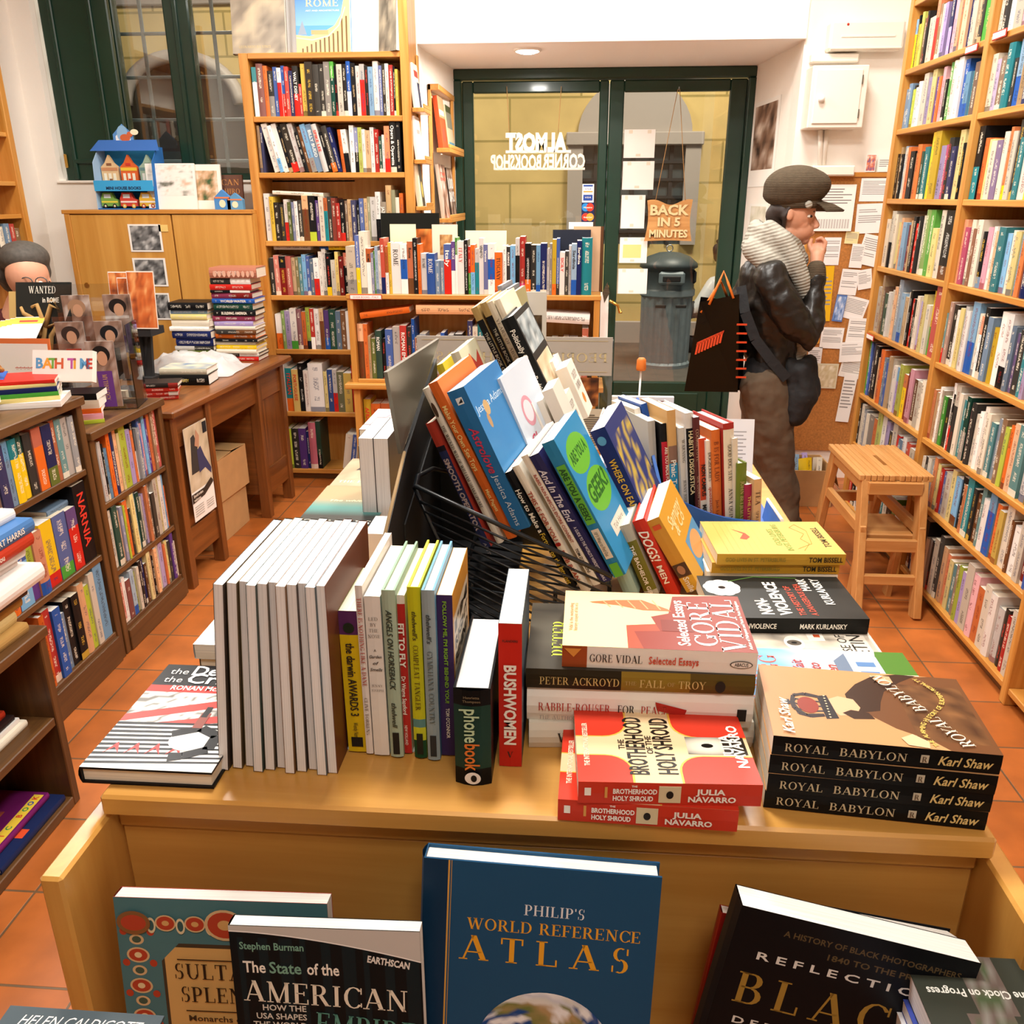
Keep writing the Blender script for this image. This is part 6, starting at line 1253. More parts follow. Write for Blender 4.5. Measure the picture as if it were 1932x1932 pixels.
# second row: tall slanting books and page edges behind
g2_ = 'tall slanting books behind the rack'
lb('black slim book, first of the tall slanting group', (888, 583), (945, 700), 1.42, .0115, .12, [(.14, hx('a88c58')), (.86, hx('121214'))], name='novel', group=g2_, extra=.05, title=[('THE LITTLE BOOK OF CHAOS', .045, .005, hx('b0a890'), 'bold', .1)])
lb('black slim book, second of the tall slanting group', (905, 574), (962, 700), 1.42, .0115, .12, [(.14, hx('a88c58')), (.86, hx('121214'))], name='novel', group=g2_, extra=.05, title=[('THE LITTLE BOOK OF CHAOS', .045, .005, hx('b0a890'), 'bold', .1)])
lb('cream slim book after the two black ones in the tall group', (918, 572), (985, 715), 1.42, .0105, .12, [(1, hx('d8ccb4'))], name='novel', group=g2_, extra=.04, title=[('YEARS OF ABSURD', .03, .005, hx('7a6a54'), 'serif', .09)])
lb('second cream slim book in the tall group with a beige cover', (932, 568), (998, 715), 1.42, .0105, .12, [(1, hx('e0d4bc'))], name='novel', group=g2_, extra=.04, title=[('PERFECT MARRIAGE', .09, .005, hx('7a6a54'), 'serif', .08)])
lb('black hardback with white lettering and a pale picture, tallest of the slanting group', (945, 606), (1028, 775), 1.36, .0225, .125, [(1, hx('17191a'))], name='novel', group=g2_, extra=.02, hard=True, page=PAPERW, front=hx('1c1f20'), title=[('Politically Correct Bedtime Stories', .02, .0085, IV, 'bold', .15)], art=lambda A: (A.grid(.05, .62, .95, .95, 8, 6, photo(21, '2a3438', '9aa8ac', 'd8dcd8')), A.grid(.05, .1, .95, .55, 8, 8, photo(22, 'a8845c', 'd8c09c', 'e8dcc4'))))
for k, (px, lb_, cc) in enumerate(((938, 'magazine standing upright behind the tall slanting books', '8a8c90'), (952, 'second magazine standing behind the tall slanting books', '6a6a6c'), (964, 'third magazine behind the tall slanting books', 'a8a070'))):
    lb(lb_, (px, 540+6*k), (px+14, 620), 1.62, .008, .1, [(1, hx(cc))], name='magazine', group='magazines behind the rack', extra=.2, page=hx('d8d4d0'))
# page edges in the middle of the rack
gm = 'small books packed in the middle of the rack'
mids = [((985, 768), 1.26, .016, 'efeae2', 'white'), ((1003, 762), 1.28, .018, 'f0e8dc', 'cream'), ((1022, 740), 1.27, .018, 'e8e0d2', 'ivory'), ((1008, 690), 1.42, .014, 'b8d0e0', 'pale blue'), ((1022, 690), 1.44, .02, 'ece4d6', 'cream'), ((1048, 700), 1.42, .02, 'f0e8da', 'off white'), ((1040, 760), 1.33, .022, 'efe7d8', 'white and orange'), ((960, 790), 1.24, .014, '5a8a3c', 'green')]
for k, ((px, py), Y0, t_, cc, nm) in enumerate(mids):
    lb(f'{nm} small book in the middle of the rack, {ordw(k+1)} going back', (px, py), (px+42, py+95), Y0, t_, .065, [(1, hx(cc))], name='small_book', group=gm, page=PAPERW,
       art=(lambda A: (A.text('DEEP', .5, .7, .012, hx('3a3430'), 'C', 'serif', .6), A.text('DOWN', .5, .5, .012, hx('3a3430'), 'C', 'serif', .6), A.ell(.5, .3, .15, .1, hx('d88a3c')))) if k in (5, 6) else None)
lb('yellow covered book at the back of the rack by the grey lid', (822, 690), (870, 800), 1.34, .012, .1, [(1, hx('d8c43a'))], group=g2_, name='novel', extra=.05)
lb('white book with strawberries on its cover at the back of the rack', (850, 668), (900, 790), 1.32, .014, .11, [(1, hx('e8e0c4'))], group=g2_, name='novel', extra=.06, art=lambda A: (A.rect(0, .5, 1, 1, hx('e4e0c0')), A.poly([(.1, .55), (.9, .6), (.85, .9), (.6, .8), (.4, .92), (.2, .8)], hx('c8453c')), A.text('for you', .5, .3, .01, hx('c8453c'), 'C', 'boldi', .6)))
lb('pale blue and pink book beside the thick blue paperback', (925, 720), (985, 860), 1.20, .016, .12, [(1, hx('c8d4e4'))], group=gm, name='small_book', extra=.05, front=hx('d4deea'), art=lambda A: (A.ell(.4, .6, .18, .14, hx('d898a8')), A.ell(.4, .6, .13, .1, hx('e4e0e8')), A.text('Sheer', .5, .3, .018, hx('c84a68'), 'C', 'boldi', .7)))
for k in range(4):
    lb(f'blue and white slim book, {ordw(k+1)} of four between the rack and the blue bin', (1125+17*k, 885-2*k), (1150+17*k, 960), 1.34, .0105, .09, [(1, hx(['e4e0ea', '3a4a8a', 'dcdce8', '4a6ab0'][k]))], name='small_book', group='slim blue books by the bin', extra=.04, page=PAPERW, hard=True)
lb('beige spined slim hardback standing between the rack and the blue bin', (1128, 795), (1158, 905), 1.45, .016, .09, [(1, hx('d8cab4'))], name='small_book', group='slim blue books by the bin', extra=.06, hard=True, title=[('confessions of', .03, .008, hx('b8705c'), 'boldi', .09)], page=PAPERW)
# ---- blue plastic bin and its books
bn2 = thing('plastic_bin', 'blue plastic bin with a curved low front full of upright books', 'bin', (.25, 1.5, TZ)); t = Vector((.25, 1.5, TZ))
b0, b1 = uy(1258, 930, 1.33), uy(1432, 985, 1.33)
m = MB(); fr = []
for k in range(9):
    f = k/8; p = b0.lerp(b1, f); p.z -= .012*math.sin(math.pi*f); fr.append(p)
m.prism([Vector((b0.x, 1.33, TZ))-t]+[p-t for p in fr][::1]+[Vector((b1.x+.0, 1.33, TZ))-t], (0, .006, 0)); part('front_wall', m, 'blue_plastic', bn2)
r0, r1 = uy(1473, 984, 1.32), uy(1446, 944, 1.47)
m = MB(); m.prism([Vector(p)-t for p in ((r0.x-.005, 1.32, TZ), (r1.x-.005, 1.47, TZ), r1, r0)], (.005, 0, 0)); part('side_wall', m, 'blue_plastic', bn2)
m = MB(); m.prism([Vector(p)-t for p in ((b0.x-.01, 1.33, TZ), (b0.x-.03, 1.70, TZ), (b0.x-.03, 1.70, 1.17), (b0.x-.03, 1.42, 1.17), (b0.x-.01, 1.33, b0.z))], (.005, 0, 0)); part('side_wall', m, 'blue_plastic', bn2)
m = MB(); m.box(Vector((b0.x-.02, 1.33, TZ))-t, Vector((b1.x+.05, 1.75, TZ+.005))-t); part('bin_floor', m, 'blue_plastic', bn2)
m = MB(); m.tube([r0-t+Vector((.002, 0, .002)), r1-t+Vector((.002, 0, .002))], .0028); part('white_edge', m, 'tag_white', bn2)
gb_ = 'books standing in the blue bin'
binb = [((1196, 772), 'navy spined book leaning at the rack end of the blue bin', [(.1, hx('e8e2d4')), (.9, hx('1f3a78'))], .012, [('HOW TO GET A', .03, .007, IV, 'bold', .08)], .14),
        ((1209, 763), 'blue spined book with a yellow cover in the blue bin', [(1, hx('2a52a0'))], .012, [('HEAD', .03, .008, hx('e0703c'), 'heavy', .04)], .14),
        ((1222, 795), 'grey spined slim book with script lettering in the blue bin', [(1, hx('b8b6b0'))], .014, [('an exercise', .06, .007, DK, 'boldi', .06)], .09),
        ((1246, 800), 'red spined book with a black head in the blue bin', [(.16, hx('141416')), (.74, hx('b82436')), (.1, hx('141416'))], .0165, [('ARE YOU MADE FOR EACH OTHER?', .04, .006, IV, 'bold', .11)], .07),
        ((1258, 775), 'blue and tan spined book with a small portrait in the blue bin', [(.28, hx('d0a468')), (.14, hx('8a6a5c')), (.58, hx('2f94c4'))], .0165, [('Phaic Tan', .085, .009, IV, 'bold', .055)], .07),
        ((1281, 808), 'pale grey spined slim book in the blue bin', [(1, hx('d0cdc6'))], .0135, [('WARNING', .02, .005, hx('6a6660'), 'serif', .04), ('JENNY JOSEPH', .09, .005, hx('6a6660'), 'serif', .05)], .05),
        ((1293, 780), 'black spined book with cream capitals in the blue bin', [(.12, hx('d8d4d0')), (.88, hx('141416'))], .0155, [('HABITUS DISGUSTICA', .03, .0078, hx('e8dcb0'), 'bold', .11)], .04),
        ((1308, 788), 'brown spined book after the black one in the blue bin', [(1, hx('5a2c2e'))], .012, [('COOKIE LOVE', .02, .0055, hx('c8a488'), 'serif', .055), ('the cookie sutra', .1, .0055, hx('c8a488'), 'sans', .06)], .03),
        ((1318, 828), 'red orange spined paperback with a white foot in the blue bin', [(.62, hx('d04a2a')), (.38, hx('e4dccf'))], .0145, [('NON CAMPUS', .045, .0072, hx('2a1c14'), 'heavy', .055), ('MENTIS', .115, .0072, DK, 'heavy', .035)], .02),
        ((1332, 832), 'white spined slim book with red lettering in the blue bin', [(1, hx('ece6dc'))], .0115, [('DOGBERRIES', .02, .0058, DK, 'serif', .05), ('quotations', .08, .005, hx('b8503c'), 'boldi', .05)], .01),
        ((1342, 812), 'orange spined paperback in the blue bin', [(.94, hx('d87434')), (.06, hx('241a16'))], .0165, [('B is for LADY', .02, .008, hx('7a3a1c'), 'serif', .07), ('Jack Lynch', .12, .005, hx('7a3a1c'), 'sans', .04)], .0),
        ((1364, 800), 'cream hardback with a red patterned jacket edge in the blue bin', [(.05, hx('a8302a')), (.95, hx('e4dac8'))], .021, [('Good Dog. Stay.', .035, .007, DK, 'serif', .065), ('ANNA QUINDLEN', .11, .007, DK, 'serif', .08)], -.01),
        ((1382, 828), 'thin cream spined book behind the red patterned jacket in the blue bin', [(1, hx('ddd4c4'))], .010, None, -.02),
        ((1391, 875), 'green hardback with gold lettering near the bin side', [(1, hx('6a7a2c'))], .019, [('JOHN BETJEMAN', .03, .0065, hx('c8b87c'), 'serif', .07)], -.06),
        ((1406, 915), 'magenta spined small book near the bin side', [(1, hx('9c2a4c'))], .0165, [('THE LITTLE BOOK', .02, .005, hx('d8b45c'), 'bold', .08)], -.10),
        ((1423, 905), 'tan spined paperback at the aisle side of the blue bin', [(1, hx('d0a878'))], .0155, [('TEA', .02, .008, hx('5a3c24'), 'serif', .025), ('SPRIG OF MINT', .055, .005, hx('7a5c3c'), 'serif', .06)], -.13)]
xprev = None
for k, ((px, py), lab, cols, t_, tit, dl_) in enumerate(binb):
    Yb = 1.385+.055*(1 if k < 2 else 0)-.008*k*(k > 2)*.35
    T_ = uy(px, py, Yb); hh = T_.z-(TZ+.006)
    lean = math.radians(-15 if k < 2 else (-6 if k < 13 else -4)); Zl = Vector((math.sin(lean), 0, math.cos(lean))); Xl = Vector((math.cos(lean), 0, -math.sin(lean))); hh /= math.cos(lean)
    o = T_-Zl*hh; yw = .33; Yl = Matrix.Rotation(yw, 3, Zl) @ Vector((0, 1, 0)); Xl = Yl.cross(Zl)
    book('gift_book', lab, 'book', gb_, frame(o, Xl, Yl, Zl), t_*.9, hh, .11, cols, None, hard=k in (3, 6, 11, 13), title=tit, plain=True, page=PAPERW, front=hx('e0a08c') if k == 8 else None)
# ---- acrylic poster stands at the far end, seen from behind
ps = thing('poster_stand', 'clear acrylic stand with a grey title panel seen from behind, far end of table', 'display stand', (-.13, 1.84, TZ)); t = Vector((-.13, 1.84, TZ))
q0, q1 = uy(785, 632, 1.84), uy(1158, 640, 1.84); zb = uy(1100, 708, 1.84).z
m = MB(); m.box((q0.x+.13, 0, 0), (q1.x+.13, .003, q1.z-TZ)); part('acrylic_sheet', m, 'acrylic', ps)
m = MB(); m.box((q0.x+.132, -.004, zb-TZ), (q1.x+.128, -.001, q0.z-TZ-.001), hx('a8a096')); 
part('title_panel', m, 'matte', ps)
m = MB(); cc = hx('c2b288'); y_ = -.0046
m.text('PEOPLES OF THE PAST', (q1.x+.13-.012, y_, (zb+q0.z)/2-TZ-.012), (-1, 0, 0), (0, 0, 1), .019, cc, 'L', 'serif', q1.x-q0.x-.03)
for (a, b_, c_, d_) in ((q0.x+.142, zb-TZ+.008, q1.x+.118, zb-TZ+.0088), (q0.x+.142, q0.z-TZ-.009, q1.x+.118, q0.z-TZ-.0082)): m.box((a, y_, b_), (c_, y_+.0004, d_), cc)
part('lettering', m, 'ink', ps)
m = MB(); i0, i1 = uy(1072, 765, 1.84), uy(1130, 712, 1.84); m.grid((i0.x+.13, -.005, i0.z-TZ), (1, 0, 0), (0, 0, 1), i1.x-i0.x, i1.z-i0.z, 8, 8, photo(31, '1c100a', '5a3018', 'c87a3c'))
m.box((-.20, -.0046, .02), (q1.x+.125, -.004, i0.z-TZ-.006), hx('b8b0a0'))
for k in range(16): m.box((i0.x+.10, -.0052, .025+.0048*k), (q1.x+.115-.02*(k % 5 == 0), -.0048, .0272+.0048*k), hx('5c564c'))
part('leaflet', m, 'matte', ps)
def pstand(name, label, x0, x1, y, z1, art, colr):
    o = thing(name, label, 'display card', ((x0+x1)/2, y, TZ)); w2 = (x1-x0)/2
    m = MB(); m.box((-w2, 0, 0), (w2, .012, z1-TZ), hx(colr)); part('card', m, 'matte', o)
    m = MB(); art(m, w2, z1-TZ, -.0005); part('printing', m, 'matte', o)
p0_, p1_ = uy(1155, 748, 1.72), uy(1272, 748, 1.72)
def art_bk(q, w2, h, y):
    q.box((-w2+.008, y, h*.55), (w2-.008, y+.0003, h-.008), hx('7a3426'))
    for k in range(14): q.box((-w2+.012, y, h*.12+.0045*k), (w2-.02-.02*(k % 4 == 0), y+.0003, h*.12+.0045*k+.0022), hx('8a8480'))
pstand('book_card', 'white back cover with a red brown picture standing behind the blue bin', p0_.x, p1_.x, 1.72, p0_.z, art_bk, 'eeeae4')
p0_, p1_ = uy(1375, 785, 1.66), uy(1425, 785, 1.66)
faceout('art_book', 'white book with grey text leaning at the aisle side behind the bin', 'book', ((p0_.x+p1_.x)/2-.005, 1.62, TZ), .058, p0_.z-TZ, .012, 'e9e6e2', 14, lambda A: [A.rect(.2, .82-.05*k, .75-.1*(k % 2), .835-.05*k, hx('a8a4a0')) for k in range(9)])
gl = uy(1052, 585, 1.62)
faceout('art_book', 'grey framed volume with a dark picture standing behind the tall slanting books', 'book', (uy(990, 600, 1.72).x+.0, 1.72, TZ), .085, uy(985, 552, 1.72).z-TZ, .014, 'c4beb4', 2, lambda A: A.grid(.35, .72, .9, .88, 8, 6, photo(33, '1a1410', '4a3828', '6a5a40')))
# wire clip with an orange cap
ck = uz(1205, 745, 1.0); oc = uy(1210, 686, 1.80)
oo = thing('wire_clip', 'white wire sign clip with an orange cap behind the blue bin', 'clip', (oc.x, 1.80, TZ)); hh = oc.z-TZ
m = MB(); m.tube([(-.004, 0, 0), (0, 0, hh-.012)], .002); m.box((-.02, -.015, 0), (.02, .015, .003)); part('wire', m, 'tag_white', oo)
m = MB(); m.lathe((0, 0, hh-.014), [(0, 0), (.0095, 0), (.0105, .004), (.0095, .022), (.006, .026), (0, .027)], 14); part('cap', m, 'orange_cord', oo)
# ------------------------------------------------------------------ face-out books in the front recess
gf = 'books facing out on the table front'
def fo(name, label, tl, tr, Y0, lean, t, H_, colr, art, hard=False, page=PAPERW, roll=0, d=None, cols=None):
    a, b_ = uy(*tl, Y0), uy(*tr, Y0); wd = d or (b_-a).length; al = math.radians(lean)
    X = Vector((b_.x-a.x, 0, b_.z-a.z)).normalized() if roll is None else Vector((math.cos(math.radians(roll)), 0, math.sin(math.radians(roll))))
    n = Vector((0, -math.cos(al), math.sin(al))); X = (X-n*X.dot(n)).normalized(); Zl = n.cross(X)
    o = a-n*t-Zl*H_
    return book(name, label, 'book', gf, frame(o, n, X, Zl), t, H_, wd, cols or [(1, hx(colr))], None, hard=hard, front=hx(colr), page=page, art=art, plain=True)
def art_atlas(A):
    A.rect(0, 0, .105, 1, hx('12324e')); A.rect(.105, 0, .112, 1, hx('d8a048')); A.rect(.118, 0, .121, 1, hx('c89440'))
    A.text("PHILIP'S", .565, .83, .0105, hx('e4e8ec'), 'C', 'serif', .26); A.text('WORLD REFERENCE', .565, .765, .0115, hx('e8a838'), 'C', 'serif', .74); A.text('ATLAS', .555, .655, .025, hx('eaa830'), 'C', 'serif', .78, sp_=.28)
    cx, cyy, R = .55, .335, .30
    def gl(a, b):
        x, y = a, b; rr = x*x+y*y
        z = math.sqrt(max(0, 1-rr)); P = Vector((x*1.0, y*1.0, z))*1.7; l = noise.noise(P+Vector((3.1, 2, 1)))+.5*noise.noise(P*2.3); c = noise.noise(Vector((P.x*2.2, P.y*4.5, P.z*2))+Vector((9, 4, 2)))+.4*noise.noise(P*6)
        col_ = hx('1f4a8c') if l < .05 else mixc(hx('6a7a3c'), hx('b09468'), min(1, max(0, (l-.05)*3)))
        if c > .12: col_ = mixc(col_, hx('eef0f2'), min(1, (c-.12)*3.4))
        if b > .8: col_ = mixc(col_, hx('f0f2f4'), .7)
        return col_
    w_ = R*2*A.d/A.h
    A.disc(cx, cyy, R, R*A.d/A.h, gl)
fo('atlas', 'large blue hardback with a globe on its cover, centre of the table front', (800, 1618), (1249, 1657), .603, 10, .024, .285, '214f74', art_atlas, hard=True, roll=-2.0)
def art_sul(A):
    A.rect(0, 0, 1, 1, hx('4f7a80')); cr_, tn = hx('b8452c'), hx('d8b888')
    A.rect(.20, 0, 1, .83, hx('4a3c2c')); A.rect(.215, 0, .97, .815, hx('d8ac68')); A.poly([(.2, .83), (.2, .76), (.29, .83)], hx('4f7a80'))
    for k in range(7):
        y = .90-.12*k
        if k: A.ell(.09, y, .055, .03, tn); A.ell(.09, y, .045, .024, cr_); A.ell(.09, y, .018, .011, hx('e8d0a0'))
        A.ell(.09, y-.06, .035, .02, tn); A.ell(.09, y-.06, .022, .013, hx('4a5c4c')); A.ell(.16, y-.03, .018, .014, cr_); A.ell(.03, y-.03, .018, .014, cr_)
    for k in range(7):
        x = .10+.14*k; r = .095 if k == 3 else .05
        A.ell(x, .91, r, r*.62, tn); A.ell(x, .91, r*.85, r*.52, cr_); A.ell(x, .91, r*.35, r*.2, hx('d8a868')); A.ell(x+.07, .90, .022, .03, hx('e0d0a8')); A.ell(x+.07, .90, .014, .02, hx('3c5c5c'))
    A.ell(.09, .91, .08, .045, hx('8a5c34')); A.ell(.09, .91, .06, .03, cr_)
    A.text('SULTANS IN', .26, .70, .0165, hx('33251a'), 'L', 'serif', .62); A.text('SPLENDOUR', .28, .61, .0165, hx('33251a'), 'L', 'serif', .60); A.line([(.28, .775), (.7, .775)], .0012, hx('33251a')); A.line([(.3, .575), (.9, .575)], .0012, hx('33251a')); A.text('Monarchs of the Middle East', .31, .535, .0062, hx('4a3826'), 'L', 'bold', .62)
    A.grid(.25, 0, .95, .50, 16, 12, lambda a, b: mixc(hx('8a6a44'), hx('5c4028'), b*.6+.3*nz(a*4, b*4, 5)))
    A.poly([(.52, 0), (.52, .2), (.50, .3), (.55, .34), (.70, .34), (.74, .28), (.74, 0)], hx('8c7656')); A.ell(.625, .40, .05, .045, hx('9c7650')); A.ell(.625, .435, .06, .03, hx('33261a')); A.poly([(.56, .34), (.60, .34), (.61, .2), (.57, .18)], hx('c0ae88'))
fo('paperback', 'paperback with a turquoise and red patterned border, at the wing of the table front', (213, 1692), (612, 1668), .602, 9, .016, .28, 'a8483a', art_sul, roll=1.5, d=.207)
def art_emp(A):
    A.rect(0, 0, 1, 1, hx('0a1418'))
    for k in range(9): A.rect(.04+.11*k, 0, .07+.11*k+.02*(k % 3), .95, hx('0e2228'))
    pts = [(0, .975)]+[(k/10, .975-.10*(k/10)**1.7) for k in range(11)]+[(1, 1), (0, 1)]
    A.poly([(0, 1)]+[(k/10, .978-.105*(k/10)**1.7) for k in range(11)]+[(1, 1)], hx('c8c4be'))
    A.line([(k/10, .976-.105*(k/10)**1.7) for k in range(11)], .0012, hx('f4f2ee'))
    A.text('Stephen Burman', .05, .90, .0072, hx('7aa894'), 'L', 'bold', .34); A.text('The', .06, .80, .0115, IV, 'L', 'bold', .12); A.text('State', .20, .80, .0115, hx('7aa894'), 'L', 'bold', .17); A.text('of the', .40, .80, .0115, IV, 'L', 'bold', .17)
    A.text('AMERICAN', .05, .675, .0215, hx('ece4d0'), 'L', 'serif', .88, rot=-2); A.text('EMPIRE', .42, .545, .0215, hx('5c9a8c'), 'L', 'serif', .54, rot=-5)
    for k, s_ in enumerate(('HOW THE', 'USA SHAPES', 'THE WORLD')): A.text(s_, .38, .635-.038*k, .006, hx('d8d4c8'), 'R', 'bold')
    A.text('EARTHSCAN', .72, .865, .0066, hx('e8e4dc'), 'L', 'heavy', .22, rot=-9); A.grid(.3, .05, .95, .42, 10, 6, photo(41, '060c0e', '14282e', '3a5a5c'))
fo('paperback', 'dark teal paperback with a white curved top, in front of the patterned one', (430, 1745), (779, 1700), .556, 8, .014, .235, '0b171c', art_emp, roll=1.5)
def art_black(A):
    A.rect(0, 0, 1, 1, hx('0c0e12')); gd = hx('9c7a34')
    A.text('A HISTORY OF BLACK PHOTOGRAPHERS', .20, .93, .0055, hx('5a4a30'), 'L', 'bold', .74); A.text('1840 TO THE PRESENT', .40, .885, .0055, hx('5a4a30'), 'L', 'bold', .5)
    A.text('R E F L E C T I O N S', .12, .83, .0072, hx('d8d4cc'), 'L', 'bold', .84); A.text('BLACK', .07, .665, .030, gd, 'L', 'serif', .88, sp_=.2); A.text('D E B O R A H  W I L L I S', .10, .59, .0066, hx('d8d4cc'), 'L', 'bold', .84); A.text('WINNER OF THE MACARTHUR FELLOWSHIP', .26, .545, .004, hx('c8c4bc'), 'L', 'bold', .5)
    A.rect(.16, 0, .95, .50, hx('d8d0b8')); A.ell(.30, .42, .12, .025, hx('2a241c')); A.ell(.29, .45, .07, .04, hx('3a3228')); A.poly([(.2, 0), (.22, .3), (.3, .38), (.42, .30), (.45, 0)], hx('6a5c48'))
bigb = fo('paperback', 'big black paperback with fanned white pages and gold capitals, table front', (1400, 1708), (1848, 1862), .575, 10, .03, .27, '0c0e12', art_black, roll=-12, d=.205)
m = MB()
for k in range(13):
    f = k/12; xo = -.020*f; m.poly([(.002-.0005*k, .004, .2692-.0006*k), (.0+xo, .2, .2692-.0006*k), (.0+xo, .2, .01), (.002-.0005*k, .004, .01)], hx('f2efe8'))
    if k < 12: m.poly([(.002-.0005*k, .004, .2692-.0006*k), (xo, .2, .2692-.0006*k), (-.020*(k+1)/12, .2, .2686-.0006*k), (.0015-.0005*k, .004, .2686-.0006*k)], hx('e9e5dc' if k % 2 else 'c8c4bc'), uv=[(0, 0), (0, .2), (.002, .2), (.002, 0)])
part('fanned_pages', m, 'paper', bigb)
m = MB(); m.prism([(-.0045, .003, .01), (-.0055, .205, .01), (-.0245, .205, .262), (-.0045, .003, .262)], (-.0006, 0, 0), hx('0c0e12')); part('back_cover', m, 'matte', bigb)
fo('paperback', 'red spined book mostly hidden behind the big black paperback', (1362, 1722), (1500, 1760), .62, 9, .012, .235, 'a8281e', None, roll=-9, d=.15)
# books on the lower front shelf, close to the viewer
z_ = .90
a_, b_ = uz(20, 1897, .885), uz(322, 1893, .885)
HM = frame((a_.x-.004, a_.y+.0, .865), (0, 0, 1), (1, 0, 0), (0, 1, 0))
def art_hel(A): A.rect(0, 0, 1, 1, hx('4d5a61')); A.text('HELEN CALDICOTT', .12, .915, .0095, hx('f2f0ec'), 'L', 'heavyi', .78); A.text('NUCLEAR POWER', .12, .75, .02, hx('d8d4cc'), 'L', 'heavy', .78)
hl = (b_.x-a_.x)
book('hardback', 'slate grey hardback lying low at the front corner by the table wing', 'book', None, frame((a_.x, a_.y-.20, .865), (0, 0, 1), (1, 0, 0), (0, 1, 0)), .02, .20, hl, [(1, hx('4d5a61'))], hard=True, front=hx('4d5a61'), art=art_hel, plain=True)
def art_turn(A):
    A.rect(0, 0, 1, 1, hx('33362e')); A.grid(.45, .0, 1, 1, 14, 14, lambda a, b: mixc(hx('33362e'), [hx('6a5a54'), hx('4a5c3c'), hx('8a847c')][int(abs(nz(a*7, b*7))*6) % 3], .75) if abs(a-b*.3-.25+.4*nz(b*3, 1)) < .35 else None)
    A.text('Turn Back the Clock on Progress', .94, .17, .0075, hx('d8d8d0'), 'R', 'bold', .9)
    A.text('THE FINAL CUT', .9, .6, .02, hx('d8d8d0'), 'R', 'heavy', .8)
gtr = 'flat books at the lower aisle corner'
c0 = uz(1700, 1797, .93); c1 = uz(1932, 1797, .93)
for k, (z0, t_, cc, lab, ar) in enumerate(((.882, .012, 'e4e2e6', 'white paperback lowest of the pile at the lower aisle corner', None), (.8945, .012, '3c4a9a', 'blue and white paperback in the pile at the lower aisle corner', None), (.907, .023, '2c2f2a', 'dark grey green book on the pile at the lower aisle corner', art_turn))):
    x0 = c0.x-.004*(2-k); y1 = c0.y-.012*(2-k)
    book('flat_paperback', lab, 'book', gtr, frame((x0+.135, y1, z0), (0, 0, 1), (-1, 0, 0), (0, -1, 0)), t_, .2, .135, [(1, hx(cc))], None, front=hx(cc), page=hx('f0eef2'), art=ar, plain=True)
# the low props the corner books rest on: two free standing floor stands before the table
for (nm, lab, x0, x1, y0, y1, z1) in (('floor_stand', 'wooden floor stand under the slate hardback at the corner', a_.x+.01, b_.x-.02, a_.y-.19, a_.y-.02, .8645), ('floor_stand', 'wooden floor stand under the pile at the lower aisle corner', c0.x+.02, c0.x+.14, c0.y-.2, c0.y-.05, .8815)):
    o = thing(nm, lab, 'stand', ((x0+x1)/2, (y0+y1)/2, 0), 'floor stands before the table')
    w2, d2 = (x1-x0)/2, (y1-y0)/2
    bxp('stand_plate', (-w2, -d2, z1-.015), (w2, d2, z1), 'beech_x', o); bxp('post', (-.025, -.025, .02), (.025, .025, z1-.015), 'beech_z', o); bxp('foot_plate', (-w2, -d2, 0), (w2, d2, .02), 'beech_x', o)
# ------------------------------------------------------------------ things on the back wall beside the door
WB = 4.88
cb0, cb1 = uy(1536, 330, WB), uy(1700, 330, WB); cbz0 = uy(1600, 850, WB).z
cbx = min(cb1.x, 1.66)
co = thing('corkboard', 'tall corkboard covered with pinned notices beside the aisle bookcase', 'notice board', ((cb0.x+cbx)/2, WB, cbz0)); w2 = (cbx-cb0.x)/2; ch = cb0.z-cbz0
bxp('cork', (-w2, -.012, 0), (w2, 0, ch), 'cork', co); bxp('frame_strip', (-w2, -.02, ch-.012), (w2, 0, ch+.012), 'pine_x', co); bxp('frame_strip', (-w2-.012, -.02, 0), (-w2, 0, ch+.012), 'pine_z', co)
NT = [((1620, 336), (1678, 380), 'f0ecea', 0, 'top white notice under the board frame'), ((1612, 384), (1675, 440), 'efebe8', -2, 'white notice below the top one'), ((1592, 437), (1620, 460), 'e8d8a0', 3, 'small cream slip on the corkboard'), ((1612, 443), (1660, 500), 'f0ece8', 12, 'tilted lined note high on the board'), ((1600, 460), (1630, 505), 'ece8e4', 3, 'small white note left of the tilted one'.replace('left of', 'beside')), ((1550, 448), (1588, 500), 'efeceb', 0, 'white sheet behind the raised hand'),
      ((1535, 502), (1578, 606), 'e8b41c', -2, 'large bright yellow notice beside the jacket'), ((1580, 508), (1620, 556), 'f0edea', 4, 'white typed note beside the yellow notice'), ((1618, 508), (1650, 545), 'eeeae6', -10, 'torn white note at the board edge'), ((1568, 556), (1594, 606), '5a7ab8', 5, 'blue photograph card beside the yellow notice'), ((1582, 560), (1632, 602), 'f2efec', 14, 'tilted white note over the blue card'), ((1545, 618), (1592, 657), 'f0edea', 2, 'white square note below the yellow notice'),
      ((1530, 622), (1548, 648), 'e8a03c', 0, 'small orange card by the scarf'), ((1593, 600), (1640, 650), 'efece8', 3, 'white note with printed lines, middle of the board'), ((1582, 645), (1632, 682), 'f0edea', -3, 'white note under the middle note'), ((1580, 680), (1626, 712), 'ece8e2', 9, 'tilted note low on the board'), ((1520, 655), (1552, 705), 'e8e4e4', 0, 'pale sheet beside the shoulder bag'), ((1534, 686), (1582, 732), 'd8cfb4', 1, 'cream picture with a dark figure low on the board'), ((1575, 706), (1612, 795), 'f2efec', 4, 'long note with cut tear-off strips at the bottom'), ((1640, 545), (1660, 585), 'd8c8a0', 20, 'small clear packet pinned at the board edge')]
